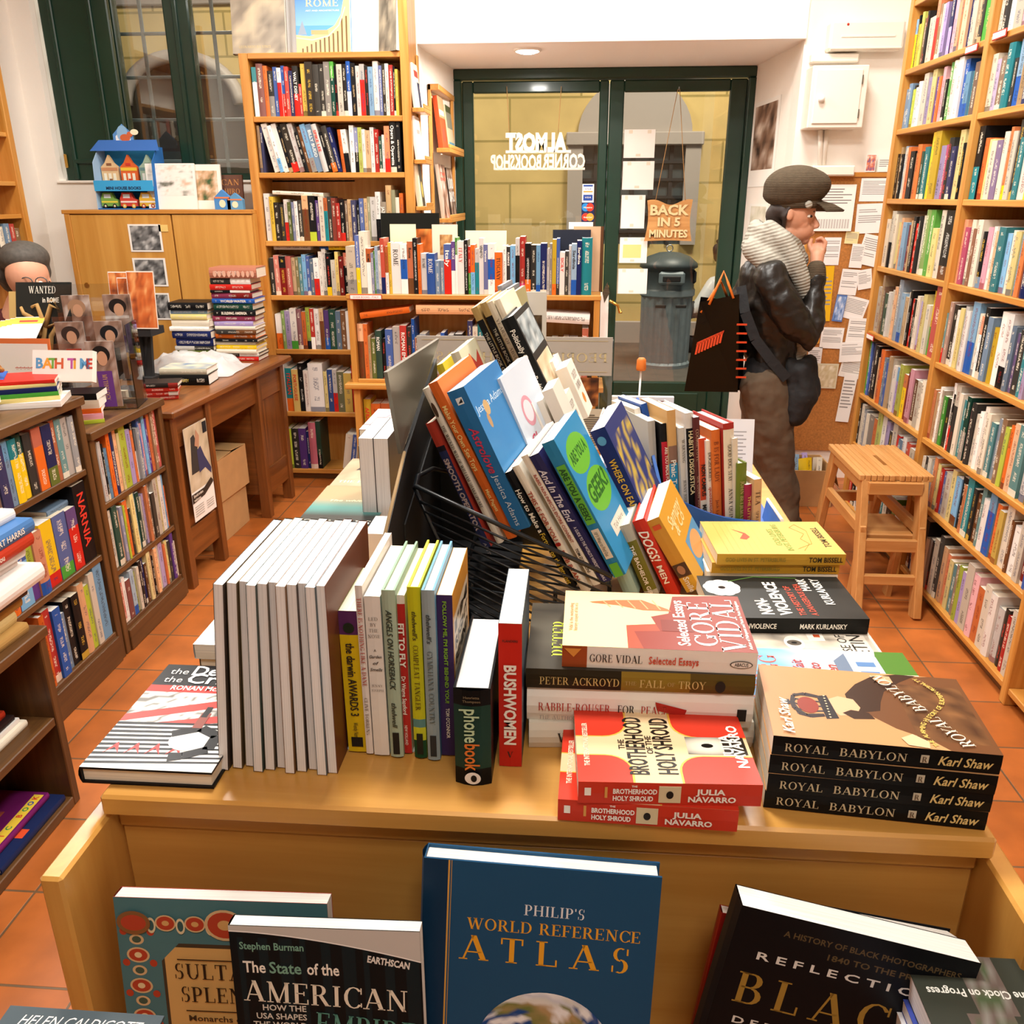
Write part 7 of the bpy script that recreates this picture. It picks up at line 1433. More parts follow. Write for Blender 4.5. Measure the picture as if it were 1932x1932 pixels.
for k, ((x0, y0), (x1, y1), cc, rz, lb_) in enumerate(NT):
    q0, q1 = uy(x0, y1, WB-.013), uy(x1, y0, WB-.013); r = math.radians(-rz)
    if q1.x > 1.665: q1.x = 1.665
    sheet('notice', lb_, 'notice', ((q0.x+q1.x)/2, WB-.0135-.0016*(k % 5), q0.z), (math.cos(r), 0, math.sin(r)), (-math.sin(r), 0, math.cos(r)), q1.x-q0.x, q1.z-q0.z,
          (pic(50, '3a5a98', '8aa8d8', 'e8ecf4') if k == 9 else pic(51, 'e4d8b8', 'c8b890', 'f0ead8') if k == 17 else lines(.3, .92, 9, '9a9694', k)) if k != 12 else None, cc, group='notices on the corkboard')
def wallbox(lbl, name, cat, px0, py0, px1, py1, dep, extra):
    py0, py1 = min(py0, py1), max(py0, py1)
    a, b_ = uy(px0, py1, WB-dep), uy(px1, py0, WB-dep); o = thing(name, lbl, cat, ((a.x+b_.x)/2, WB, a.z)); w2 = (b_.x-a.x)/2; h = b_.z-a.z
    extra(o, w2, h, dep); return o
def f1(o, w2, h, d):
    bxp('cabinet', (-w2, -d, 0), (w2, 0, h), 'enamel', o, .004); fd = bxp('door', (-w2*.86, -d-.008, h*.07), (w2*.78, -d, h*.93), 'enamel', o, .003)
    m = MB(); m.ball((-w2*.62, -d-.022, h*.47), (.016, .016, .016)); m.tube([(-w2*.62, -d-.02, h*.47), (-w2*.62, -d, h*.47)], .006); part('knob', m, 'tag_white', fd)
    for z in (.23, .77): bxp('hinge', (w2*.76, -d-.012, h*z-.02), (w2*.8, -d-.004, h*z+.02), 'grey_metal', fd, .001)
wallbox('cream metal fuse cabinet with a round knob on the wall by the door', 'fuse_cabinet', 'cabinet', 1522, 242, 1642, 122, .14, f1)
def f2(o, w2, h, d):
    bxp('housing', (-w2, -d, 0), (w2, 0, h), 'enamel', o, .012); bxp('louvre', (-w2*.7, -d-.004, h*.42), (w2*.75, -d+.002, h*.5), 'enamel', o, .002); bxp('lower_lip', (-w2*.95, -d-.006, h*.03), (w2*.95, -d, h*.1), 'enamel', o, .002)
    m = MB(); m.ball((-w2*.55, -d-.001, h*.86), (.006, .003, .006)); part('indicator_light', m, 'red_card', o)
wallbox('slim cream emergency light unit high on the wall by the bookcase', 'emergency_light', 'wall unit', 1563, 95, 1712, 36, .09, f2)  # air conditioner housing, not a lamp
def f3(o, w2, h, d): bxp('duct', (-w2, -d, 0), (w2, 0, h), 'enamel', o, .004); bxp('duct_lid', (-w2*.96, -d-.004, h*.1), (w2*.96, -d, h*.9), 'enamel', o, .002)
wallbox('short cream cable duct above the fuse cabinet', 'cable_duct', 'duct', 1530, 118, 1622, 100, .05, f3)
wallbox('cream cable box behind the cap, below the conduits', 'cable_duct', 'duct', 1532, 332, 1614, 312, .06, f3)
cd = thing('conduit_pipes', 'cream conduit pipes running down from the fuse cabinet', 'pipe', (1.2, WB, 1.75)); t = Vector((1.2, WB, 1.75))
m = MB()
for px0, px1 in ((1548, 1548), (1560, 1553)): a, b_ = uy(px0, 245, WB-.02), uy(px1, 312, WB-.02); m.tube([a-t, b_-t], .012, 10)
part('pipe', m, 'enamel', cd)
for px0, py0, px1, py1, lb_, fn in ((1629, 292, 1652, 326, 'red and blue card on the top edge of the corkboard', pic(61, '2a5a9c', 'd8744c', 'f0e8dc')), (1652, 293, 1680, 325, 'white card beside the red and blue card above the corkboard', lines(.2, .9, 6))):
    a, b_ = uy(px0, py1, WB), uy(px1, py0, WB); sheet('card', lb_, 'card', ((a.x+b_.x)/2, WB-.022, cb0.z+.013), (1, 0, 0), (0, 0, 1), min(b_.x, 1.66)-a.x, b_.z-a.z, fn)
# calendar half behind the cap
a, b_ = uy(1500, 436, WB-.03), uy(1617, 348, WB-.03)
sheet('wall_calendar', 'white typed list with a row of tear-off tabs beside the person', 'notice', ((a.x+b_.x)/2+.03, WB-.028, a.z), (1, 0, 0), (0, 0, 1), b_.x-a.x-.06, b_.z-a.z, lambda q, w_, h_, y: (lines(.42, .95, 9, '8a8684', 3)(q, w_, h_, y), [q.box((-w_*.45+w_*.06*k, y, h_*.06), (-w_*.45+w_*.06*k+w_*.04, y+.0003, h_*.26), hx('c4c0bc')) for k in range(15)]))
# posters on the door reveal
for px0, py0, px1, py1, lb_, cs, sd in ((1418, 190, 1466, 352, 'poster of a large bronze foot on the door reveal', ('2a1c14', '8a6a54', 'd8c8b8'), 71), (1412, 385, 1446, 470, 'pale poster lower on the door reveal behind the scarf', ('b8b4a0', 'd8d4c0', 'e8e4d8'), 72)):
    # reveal plane from (1.10, 5.05) to (1.04, 5.82)
    d = Vector((-.06, .77, 0)).normalized(); o_ = Vector((1.10, 5.05, 0))
    def onrev(px, py):
        r = ray(px, py); n = Vector((d.y, -d.x, 0)); s_ = (o_-EYE).dot(n)/r.dot(n); return EYE+r*s_
    A_, B_ = onrev(px1, (py0+py1)/2), onrev(px0, (py0+py1)/2); z1, z0 = onrev((px0+px1)/2, py0).z, onrev((px0+px1)/2, py1).z
    ya = max(min(A_.y, 5.75), 5.10); yb_ = min(max(B_.y, ya+.15), 5.78); mid = o_+d*((ya+yb_)/2-5.05)
    sheet('poster', lb_, 'poster', (mid.x-.002, mid.y, z0), -d, (0, 0, 1), yb_-ya, z1-z0, pic(sd, *cs, b=.08, lo=.2, hi=.95))
# ------------------------------------------------------------------ notes, stickers and signs on the door
GY = DY+.021
for k, (px0, py0, px1, py1) in enumerate(((1176, 244, 1237, 298), (1173, 304, 1235, 358), (1170, 368, 1218, 431), (1168, 448, 1222, 496), (1164, 507, 1222, 554))):
    a, b_ = uy(px0, py1, GY), uy(px1, py0, GY)
    sheet('paper_note', f'white paper taped on the door glass, {["topmost", "second", "third", "fourth, with a yellow slip", "lowest"][k]} of five', 'note', ((a.x+b_.x)/2, GY, a.z), (1, 0, 0), (0, 0, 1), b_.x-a.x, b_.z-a.z,
          lambda q, w_, h_, y, k=k: ([q.box((-w_*.35+w_*.6*i, y, h_*.86), (-w_*.35+w_*.6*i+w_*.12, y+.0003, h_*.98), hx('e4d8c4')) for i in range(2)], q.box((-w_*.1, y, h_*.05), (w_*.05, y+.0003, h_*.14), hx('e0d4c0')), k == 3 and q.box((-w_*.38, y, h_*.2), (w_*.28, y+.0003, h_*.72), hx('f0d88c'))), 'f4efe8', group='papers on the door glass')
def stick(lb_, px0, py0, px1, py1, fn, cc):
    a, b_ = uy(px0, py1, GY), uy(px1, py0, GY)
    return sheet('card_sticker', lb_, 'sticker', ((a.x+b_.x)/2, GY, a.z), (1, 0, 0), (0, 0, 1), b_.x-a.x, b_.z-a.z, fn, cc, group='payment stickers on the door glass')
TX = lambda q, s_, x, z, sz, c, y, w_=None: q.text(s_, (x, y-.0004, z), (1, 0, 0), (0, 0, 1), sz, c, 'C', 'heavyi', w_)
stick('white payment sticker with blue and orange bars on the door glass', 1098, 347, 1121, 382, lambda q, w_, h_, y: (q.box((-w_*.4, y, h_*.86), (w_*.4, y+.0003, h_*.95), hx('2a4a9c')), TX(q, 'VISA', 0, h_*.68, h_*.1, hx('2a4a9c'), y, w_*.5), q.box((-w_*.4, y, h_*.55), (w_*.4, y+.0003, h_*.62), hx('e0a040')), q.box((-w_*.4, y, h_*.1), (w_*.4, y+.0003, h_*.42), hx('2a4a9c')), TX(q, 'VISA', 0, h_*.23, h_*.09, IV, y, w_*.5)), 'f2f0ee')
for nm, py0, py1, c1, c2 in (('blue and red circle', 382, 400, '2f8ad0', 'd8402c'), ('red and orange circle', 401, 418, 'd8402c', 'e8a03c')):
    stick(f'{nm} payment sticker on the door glass', 1097, py0, 1121, py1, lambda q, w_, h_, y, c1=c1, c2=c2, nm=nm: (q.ellipse((0, y, 0), (1, 0, 0), (0, 0, 1), -w_*.18, h_*.5, w_*.3, h_*.44, hx(c1)), q.ellipse((0, y-.0003, 0), (1, 0, 0), (0, 0, 1), w_*.18, h_*.5, w_*.3, h_*.44, hx(c2)), q.text('Maestro' if 'blue' in nm else 'MasterCard', (0, y-.0008, h_*.4), (1, 0, 0), (0, 0, 1), h_*.16, IV, 'C', 'boldi', w_*.7)), '1c2a5c')
a, b_ = uy(1073, 432, GY), uy(1119, 419, GY); sheet('paper_slip', 'white paper strip below the payment stickers', 'note', ((a.x+b_.x)/2, GY, a.z), (1, 0, 0), (0, 0, 1), b_.x-a.x, b_.z-a.z, None, 'efece6')
# hanging wooden signs
def plank_outline(w_, h_):
    pts = []
    for k in range(13): u = k/12; pts.append((-w_/2+w_*u, h_/2-.02*math.sin(math.pi*u)*h_*3+.012*math.sin(u*9)))
    for k in range(9): u = k/8; pts.append((w_/2-.05*w_*math.sin(math.pi*u)+.03*w_*u, h_/2-h_*u))
    for k in range(13): u = k/12; pts.append((w_/2+.03*w_-(w_*1.06)*u, -h_/2+.02*h_*math.sin(math.pi*u)))
    for k in range(9): u = k/8; pts.append((-w_/2-.03*w_+.05*w_*math.sin(math.pi*u)+.03*w_*u, -h_/2+h_*u))
    return pts
SYG = DY-.03
a, b_ = uy(1216, 455, SYG), uy(1309, 378, SYG); w_, h_ = b_.x-a.x, b_.z-a.z; c = Vector(((a.x+b_.x)/2, SYG, (a.z+b_.z)/2))
o = thing('hanging_sign', 'carved wooden sign reading back in 5 minutes hanging on the door', 'sign', c)
m = MB(); m.prism([(x, 0, z) for x, z in plank_outline(w_*.96, h_)], (0, .014, 0)); part('board', m, 'stoolwood_x', o)
m = MB(); lc = hx('e4c896')
for s_, z, sz, wd in (('BACK', .15, .24, .82), ('IN 5', -.12, .2, .48), ('MINUTES', -.40, .18, .82)):
    for dy in range(4): m.text(s_, (0, -.002-.0022*dy, z*h_), (1, 0, 0), (0, 0, 1), sz*h_, lc, 'C', 'heavy', wd*w_)
part('carved_letters', m, 'matte', o)
m = MB(); hk = uy(1281, 168, SYG)-c
for px in (1237, 1293): p = uy(px, 378, SYG)-c; m.tube([p, Vector((hk.x+(p.x-hk.x)*.06, 0, hk.z))], .0022, 6)
part('string', m, 'cardboard', o)
m = MB(); m.tube([Vector((hk.x, .03, hk.z)), Vector((hk.x, -.005, hk.z+.0)), Vector((hk.x, -.01, hk.z+.012))], .003); part('hook', m, 'steel', o)
# the shop sign is read from the street: mirrored from in here
a, b_ = uy(920, 321, SYG), uy(1113, 250, SYG); w_, h_ = b_.x-a.x, b_.z-a.z; c = Vector(((a.x+b_.x)/2, SYG, (a.z+b_.z)/2))
o = thing('hanging_sign', 'pale fretwork shop sign hanging in the door, its letters mirrored', 'sign', c)
m = MB(); lc = hx('f8e8d0')
for dy in range(5):
    y = -.003+.004*dy
    m.text('ALMOST', (-w_*.02, y, h_*.02), (-1, 0, 0), (0, 0, 1), h_*.46, lc, 'C', 'black', w_*.60); m.text('CORNER', (w_*.46, y, -h_*.45), (-1, 0, 0), (0, 0, 1), h_*.38, lc, 'L', 'heavy', w_*.42); m.text('BOOKSHOP', (w_*.03, y, -h_*.47), (-1, 0, 0), (0, 0, 1), h_*.38, lc, 'L', 'heavy', w_*.50)
m.box((-w_*.44, .0, -h_*.5), (w_*.46, .012, -h_*.44), lc); m.box((-w_*.32, .0, -h_*.04), (w_*.32, .012, h_*.035), lc)
part('fretwork_letters', m, 'matte', o)
m = MB()
for px0, px1 in ((956, 961), (1059, 1053)): p, q = uy(px0, 163, SYG)-c, uy(px1, 252, SYG)-c; m.tube([p, q], .0022, 6)
part('string', m, 'cardboard', o)
# ------------------------------------------------------------------ face-out racks beside the door
rk = thing('face_out_rack', 'narrow pine rack of ledges on the side of the back bookcase', 'rack', (bx1+.003, 4.74, 1.45)); t = Vector((bx1+.003, 4.74, 1.45))
for z in (1.50, 1.725, 1.965): bxp('ledge', Vector((bx1+.003, 4.645, z-.02))-t, Vector((bx1+.065, 4.845, z))-t, 'pine_y', rk); bxp('lip', Vector((bx1+.058, 4.645, z))-t, Vector((bx1+.065, 4.845, z+.018))-t, 'pine_y', rk)
bxp('batten', Vector((bx1+.003, 4.80, 1.46))-t, Vector((bx1+.012, 4.84, 2.22))-t, 'pine_z', rk)
def sideface(label, y, x, z, wd, h, t_, colr, art, cols=None, g='books facing out in the rack by the bookcase', lean=6):
    return faceout('display_paperback', label, 'book', (x, y, z), wd, h, t_, colr, lean, art, X=(0, -1, 0) if False else (0, 1, 0), group=g, hard=False, cols=cols)
for z, lb_, cc, a1, cols in ((1.966, 'cream book with a red title facing out on the upper ledge by the bookcase', 'e8dcc4', lambda A: (A.rect(.5, 0, 1, .6, hx('3a4058')), A.rect(.1, .7, .9, .85, hx('b84a3c'))), [(1, hx('eae2d2'))]),
                             (1.726, 'white book with pale red lettering on the middle ledge by the bookcase', 'f0ece8', lambda A: A.rect(.15, .6, .85, .7, hx('e0a8a0')), None), (1.501, 'bark patterned book with a leaf on the lowest ledge by the bookcase', 'e4d8bc', lambda A: (A.rect(.35, 0, 1, 1, hx('4a4438')), A.ell(.65, .4, .18, .2, hx('d8b45c')), A.rect(.35, .85, 1, 1, hx('2a2620'))), [(1, hx('e0d4b8'))])):
    sideface(lb_, 4.73, bx1+.03, z, .13, .205, .022, cc, a1, cols)
rk2 = thing('face_out_rack', 'tall pine rack of two ledges on the door reveal', 'rack', (DX0+.005, 5.3, 1.45)); t = Vector((DX0+.005, 5.3, 1.45))
rx_ = lambda y: DX0+.06*(y-5.05)/.77
m = MB()
for y in (5.10, 5.66): bxp('upright', Vector((rx_(y)+.004, y-.015, 1.25))-t, Vector((rx_(y)+.02, y+.015, 2.12))-t, 'pine_z', rk2)
for z in (1.43, 1.80):
    x = rx_(5.66); bxp('ledge', Vector((x+.0, 5.085, z-.022))-t, Vector((x+.075, 5.70, z))-t, 'pine_y', rk2); bxp('lip', Vector((x+.066, 5.085, z))-t, Vector((x+.075, 5.70, z+.02))-t, 'pine_y', rk2)
bxp('top_rail', Vector((rx_(5.1)+.004, 5.085, 2.09))-t, Vector((rx_(5.66)+.022, 5.70, 2.12))-t, 'pine_y', rk2)
gq = 'books facing out on the door reveal'; xr = rx_(5.66)+.03
sideface('orange spined art book facing out, upper ledge of the door reveal', 5.24, xr, 1.801, .22, .27, .025, 'e8c8a0', lambda A: (A.rect(0, .6, 1, 1, hx('c8946c')), A.rect(.1, .65, .9, .75, hx('f0e0c8')), A.rect(.3, .15, .6, .4, hx('b8483c'))), [(1, hx('c8522c'))], gq)
sideface('book with a pale landscape cover, upper ledge of the door reveal', 5.52, xr, 1.801, .22, .25, .02, 'd8c4a0', lambda A: (A.rect(0, .5, 1, .85, hx('8a8a78')), A.rect(0, 0, 1, .2, hx('6aa0b8')), A.rect(0, .85, 1, 1, hx('3a4a2c'))), None, gq)
sideface('book with a crowded photograph cover, lower ledge of the door reveal', 5.24, xr, 1.431, .23, .29, .02, 'c8b8a8', lambda A: (A.grid(0, 0, 1, 1, 10, 12, photo(81, '3a2a24', 'b88a70', 'e8e0d8')), [A.text(s_, .5, .8-.1*k, .016, hx('c84a3c'), 'C', 'heavy', .8) for k, s_ in enumerate(('THE', 'END'))]), None, gq)
sideface('book with huge white numerals on its cover, lower ledge of the door reveal', 5.53, xr, 1.431, .23, .28, .02, '3a2e28', lambda A: (A.grid(0, 0, 1, 1, 10, 12, photo(82, '2a201c', '8a6a58', 'd8c8b8')), A.text('100', .5, .58, .06, hx('f4f0ea'), 'C', 'heavy', .9), A.text('DAYS', .5, .32, .055, hx('f4f0ea'), 'C', 'heavy', .9)), None, gq)
sideface('blue and brown covered book below the ledges of the door reveal', 5.4, xr-.005, 1.13, .22, .26, .02, '5a7aa8', lambda A: A.rect(.5, 0, 1, 1, hx('8a4a34')), None, gq)
# brass hook with papers on the low bookcase end
o = thing('hook_with_papers', 'white clipboard hanging from a brass hook at the end of the low bookcase', 'hook', (lx1+.04, LY+.02, .66)); t = o.matrix_world.translation
p = [uy(x, y, LY+.02)-t for x, y in ((1141, 552), (1147, 590), (1135, 640))]
m = MB(); m.prism([p[0]+Vector((-.02, 0, 0)), p[0]+Vector((.02, 0, 0)), p[2]+Vector((.03, 0, 0)), p[2]+Vector((-.01, 0, 0))], (0, .02, 0)); part('white_pad', m, 'tag_white', o)
h0 = uy(1150, 567, LY)-t; h1 = uy(1171, 590, LY)-t
m = MB(); m.tube([h0, h0.lerp(h1, .5)+Vector((.015, 0, .005)), h1+Vector((-.004, 0, 0)), h1+Vector((.006, 0, .004))], .007); part('brass_hook', m, 'brass', o)
m = MB(); m.prism([p[0]+Vector((-.012, -.002, .0)), p[0]+Vector((.012, -.002, .05)), p[0]+Vector((.024, -.002, .0)), p[0]+Vector((.0, -.002, -.05))], (0, .008, 0)); part('wrapped_papers', m, 'cap_wool', o)
# wooden umbrella-like stand behind the acrylic stand
# ------------------------------------------------------------------ window end: cabinet top display
PT = pz+.0005
dp = thing('mini_book_display', 'blue house shaped display of mini toy books on the cabinet', 'display stand', (uy(222, 395, 4.62).x, 4.62, PT))
x0, x1 = -.155, .155; sb_ = hx('6a9ac8')
q = lambda px, py: uy(px, py, 4.60)-dp.matrix_world.translation
L0, R0 = q(182, 395).x, q(291, 395).x; LB = q(150, 395).x
zt_, zm, zl = q(220, 275).z, q(220, 345).z, q(220, 352).z
bl = hx('2a6ab0'); bl2 = hx('3aa0d8')
m = MB(); m.prism([(L0, 0, 0), (L0, .16, 0), (L0, .16, zt_), (L0, .10, zt_), (L0, .02, zt_*.75)], (-.004, 0, 0), hx('9ab8d4')); m.prism([(R0, 0, 0), (R0, .16, 0), (R0, .16, zt_), (R0, .10, zt_), (R0, .02, zt_*.75)], (.004, 0, 0), bl)
m.box((L0, .155, 0), (R0, .16, zt_), bl2); m.box((L0, 0, 0), (R0, .16, .006), bl); m.box((L0, .0, zl-.012), (R0, .16, zl), bl2)
part('display_box', m, 'matte', dp)
m = MB(); m.box((L0-.002, -.004, zl-.022), (R0+.002, 0, zm+.012), bl2); m.prism([(L0-.03, .06, zt_-.02), (R0+.03, .06, zt_-.02), (R0, .11, zt_+.035), (L0, .11, zt_+.035)], (0, .003, 0), hx('3a68b0'))
m.text('MINI HOUSE BOOKS', ((L0+R0)/2, -.005, zl-.014), (1, 0, 0), (0, 0, 1), .014, hx('1c2a4c'), 'C', 'heavy', (R0-L0)*.6); m.text("It's a book, It's a toy, It's a Mini House", ((L0+R0)/2, .077, zt_-.002), (1, 0, 0), (0, .68, .73), .012, IV, 'C', 'bold', (R0-L0)*.8)
part('printed_bands', m, 'matte', dp)
m = MB(); hc = (L0+R0)/2-.02; zt2_ = q(205, 230).z
m.prism([(hc-.055, .11, zt_+.02), (hc+.055, .11, zt_+.02), (hc+.055, .11, zt2_-.05), (hc, .11, zt2_), (hc-.055, .11, zt2_-.05)], (0, .004, 0), hx('5a90cc')); m.prism([(hc-.04, .108, zt_+.02), (hc+.04, .108, zt_+.02), (hc+.04, .108, zt2_-.06), (hc, .108, zt2_-.02), (hc-.04, .108, zt2_-.06)], (0, .001, 0), hx('e8eef4'))
m.ellipse((hc, .1068, zt_+.055), (1, 0, 0), (0, 0, 1), 0, .01, .03, .04, hx('8ab4d8')); m.ellipse((hc, .1062, zt_+.05), (1, 0, 0), (0, 0, 1), .012, -.005, .028, .018, hx('c8643c')); m.ellipse((hc, .1058, zt_+.05), (1, 0, 0), (0, 0, 1), .04, .012, .016, .013, hx('c8643c')); m.ellipse((hc, .1056, zt_+.05), (1, 0, 0), (0, 0, 1), .066, .022, .022, .014, hx('f0e8c8'))
part('topper_card', m, 'matte', dp)
mini = 'mini toy books in the blue display'
DPM = dp.matrix_world.translation
wdt = (R0-L0)/3
def minib(lb_, k, up, base, roofc, fn):
    o = thing('mini_book', lb_, 'toy book', DPM+Vector((L0+wdt*(k+.5), .03+.05*up, (zl+.001 if up else .0065))), mini); h = (zt_-zl)*.80 if up else zl*.72; w2 = wdt*.44
    m = MB()
    if up: m.prism([(-w2, 0, 0), (w2, 0, 0), (w2, 0, h*.62), (w2*.5, 0, h*.75), (0, 0, h), (-w2*.5, 0, h*.75), (-w2, 0, h*.62)], (0, .02, 0), hx(base))
    else: m.prism([(-w2, 0, h*.12), (w2, 0, h*.12), (w2, 0, h*.5), (w2*.6, 0, h*.6), (w2*.3, 0, h*.95), (-w2*.7, 0, h*.95), (-w2, 0, h*.6)], (0, .025, 0), hx(base))
    part('book_block', m, 'matte', o)
    m = MB(); fn(m, w2, h); part('cover_print', m, 'matte', o)
def hp(roof, win, dr):
    def f(m, w2, h):
        m.box((-w2*.95, -.001, h*.5), (w2*.95, 0, h*.6), hx(roof))
        for i in range(3): m.box((-w2*.75+w2*.55*i, -.0012, h*.2), (-w2*.75+w2*.55*i+w2*.32, 0, h*.42), hx(win))
        m.box((-w2*.15, -.0014, 0), (w2*.2, 0, h*.25), hx(dr)); m.box((-w2*.3, -.0014, h*.66), (w2*.3, 0, h*.74), hx(dr))
    return f
def vp(stripe, wheel):
    def f(m, w2, h):
        m.box((-w2*.95, -.001, h*.34), (w2*.95, 0, h*.44), hx(stripe)); m.box((-w2*.6, -.001, h*.62), (w2*.2, 0, h*.85), hx('d8e4e8'))
        for s_ in (-.55, .55): m.ellipse((0, -.0015, 0), (1, 0, 0), (0, 0, 1), w2*s_, h*.14, w2*.24, w2*.24, hx(wheel)); m.ellipse((0, -.002, 0), (1, 0, 0), (0, 0, 1), w2*s_, h*.14, w2*.12, w2*.12, hx('f0e0b0'))
    return f
minib('cream castle shaped mini book, window end of the upper tier', 0, 1, 'dcb888', 'c87848', hp('c8885c', 'f0e4c8', '8a5a3c')); minib('red and yellow house shaped mini book, middle of the upper tier', 1, 1, 'd8622c', 'e8b83c', hp('e8c03c', 'f0e4c8', 'c83a2c')); minib('grey green house shaped mini book, bookcase end of the upper tier', 2, 1, '9ab09a', '6a8a80', hp('6a8a88', 'e8e4d8', '5a6a5c'))
minib('green engine shaped mini book, window end of the lower tier', 0, 0, '7aa84c', '', vp('e8d84c', '1c1c1c')); minib('red truck shaped mini book, middle of the lower tier', 1, 0, 'd0483a', '', vp('f0e4dc', 'e0a83c')); minib('yellow bus shaped mini book, bookcase end of the lower tier', 2, 0, 'e0b43c', '', vp('f0ece0', 'b83a2c'))
# picture books and cards on the cabinet
def standing(name, lb_, cat, px0, py0, px1, py1, y, fn, cc, thick=.01, X=(1, 0, 0)):
    a, b_ = uy(px0, py1, y), uy(px1, py0, y); return sheet(name, lb_, cat, ((a.x+b_.x)/2, y, PT), X, (0, .08, 1), (b_.x-a.x), b_.z-PT, fn, cc, thick=thick)
standing('picture_book', 'open picture book page of grey and white scribbled animals on the cabinet', 'book', 284, 308, 364, 397, 4.66, pic(91, '6a6a5c', 'e8e4dc', 'f0ece4', 'e0b8a0', b=.04, lo=.3, hi=.97, n=22), 'efece4', .012)
standing('picture_book', 'picture book page with a framed jungle scene on the cabinet', 'book', 362, 310, 413, 397, 4.68, pic(92, '3c5a38', 'c8a078', 'e8dcc8', b=.1, lo=.2, hi=.86, n=16), 'ece8dc', .012)
standing('picture_book', 'small brown covered book behind the blue toy houses', 'book', 414, 330, 456, 397, 4.73, lambda q, w_, h_, y: (q.text('CAN', (-w_*.3, y, h_*.7), (1, 0, 0), (0, 0, 1), h_*.17, hx('c88a50'), 'L', 'serif', w_*.7), q.text('HIRO', (-w_*.2, y, h_*.45), (1, 0, 0), (0, 0, 1), h_*.15, hx('c88a50'), 'L', 'serif', w_*.6)), '6e4a3c', .014)
for px0, px1, py0, cc, lb_ in ((406, 432, 358, '4a84c0', 'small blue toy house book beside the picture books'), (430, 456, 364, '5a90b8', 'small blue and yellow toy house book by the bookcase')):
    a, b_ = uy(px0, 395, 4.61), uy(px1, py0, 4.61); o = thing('mini_book', lb_, 'toy book', ((a.x+b_.x)/2, 4.61, PT), 'small toy houses on the cabinet'); w2 = (b_.x-a.x)/2; h = b_.z-PT
    m = MB(); m.prism([(-w2, 0, 0), (w2, 0, 0), (w2, 0, h*.6), (0, 0, h), (-w2, 0, h*.6)], (0, .03, 0), hx(cc)); part('book_block', m, 'matte', o)
    m = MB(); m.ellipse((0, -.001, 0), (1, 0, 0), (0, 0, 1), 0, h*.3, w2*.4, h*.2, hx('e8d8b8')); m.box((-w2*.9, -.001, h*.56), (w2*.9, 0, h*.64), hx('d87a4c')); part('cover_print', m, 'matte', o)
# tall shelf ladder on the far side wall
sl = thing('side_bookcase', 'narrow pine bookcase on the wall beyond the counter', 'bookcase', (-2.88, 3.8, 0)); t = Vector((-2.88, 3.8, 0))
for y in (3.2, 4.3): bxp('side_panel', Vector((-2.975, y-.02, 0))-t, Vector((-2.74, y+.02, 2.7))-t, 'pine_z', sl)
for z in (.1, .5, .9, 1.25, 1.47, 1.62, 1.84, 2.1, 2.4): bxp('shelf', Vector((-2.975, 3.22, z-.02))-t, Vector((-2.75, 4.28, z))-t, 'pine_y', sl)
row('hardback', 'books on the side bookcase', 'second visible shelf of the side bookcase', 'the window', (-2.752, 3.6, 1.2505), (0, 1, 0), (-1, 0, 0), .66, .19, .15, 'K9 Y10/100 T8 w9 K8 R8 b9 W10 O8 y9 K7 w9 S8 R7 C8', rev=True)
row('hardback', 'books on the side bookcase, upper shelf', 'upper shelf of the side bookcase', 'the window', (-2.752, 3.6, 1.8405), (0, 1, 0), (-1, 0, 0), .66, .2, .15, 'w9 S10/100 b8 k9 w8 R8 g9 W10 O8 T9 K7 w9', rev=True)
# ------------------------------------------------------------------ things on the desk and the counter
DT = .7655
SC = thing('sales_counter', 'dark wood sales counter behind the low bookcases', 'counter', (-2.3, 2.65, 0))
bxp('counter_top', (-.36, -.75, .915), (.33, .44, .945), 'darkwood_y', SC); bxp('counter_front', (.29, -.73, 0), (.31, .42, .915), 'darkwood_z', SC); bxp('counter_side', (-.34, .40, 0), (.29, .42, .915), 'darkwood_z', SC); bxp('counter_side', (-.34, -.73, 0), (.29, -.71, .915), 'darkwood_z', SC)
dsk = lambda px, py, z=.766: uz(px, py, z)
def stackbook(name, label, group, c, yaw, t, h, d, cols, title=None, hard=True, **kw): return flatbook(name, label, group, c, yaw, t, h, d, cols, hx('d8d0c0'), hard=hard, title=title, **kw)
random.seed(21)
def stack(desc, group, px0, px1, ypx, z0, Y, specs):
    """specs, from the bottom: (colour code, thickness weight, title or None)"""
    a, b_ = uy(px0, ypx, Y), uy(px1, ypx, Y); wd = (b_.x-a.x); ztop = None; z = z0; n = len(specs)
    for k, (cc, t_, ti, nm) in enumerate(specs):
        wv = wd*random.uniform(.9, 1.0); c1 = pc(cc[0])
        tc = hx('f0e8d8') if cc[0] in DARK else hx('3a3430')
        stackbook('stacked_hardback', f'{nm} lying {ordw(n-k)} from the top of {desc}', group, ((a.x+b_.x)/2+random.uniform(-.008, .008), Y+random.uniform(-.008, .008), z), random.uniform(-.05, .05), t_*.97, wv, .15, [(1, c1)] if len(cc) == 1 else [(.5, c1), (.5, pc(cc[1]))], title=[(ti, wv*.2, t_*.5, tc, 'bold', wv*.6)] if ti else None)
        z += t_
    return z
YS = 4.22
za = uy(450, 655, YS).z
sp1 = ['rR:brick red book', 'KW:black and white book', 'w:cream book', 'Y:ochre book', 'w:pale book', 'K:black book', 'Od:rust and orange book', 'kC:grey brown book', 'w:ivory book', 'p:lavender book', 'v:plum book', 'K:black book lettered in white', 't:dark green book', 'B:bright blue book', 'vr:wine coloured book', 'KW:black and white lettered book', 'R:red book with yellow marks', 'kW:grey photographic book']
ths = [.021, .016, .019, .019, .016, .014, .022, .020, .016, .023, .025, .025, .032, .021, .026, .013, .026, .028]
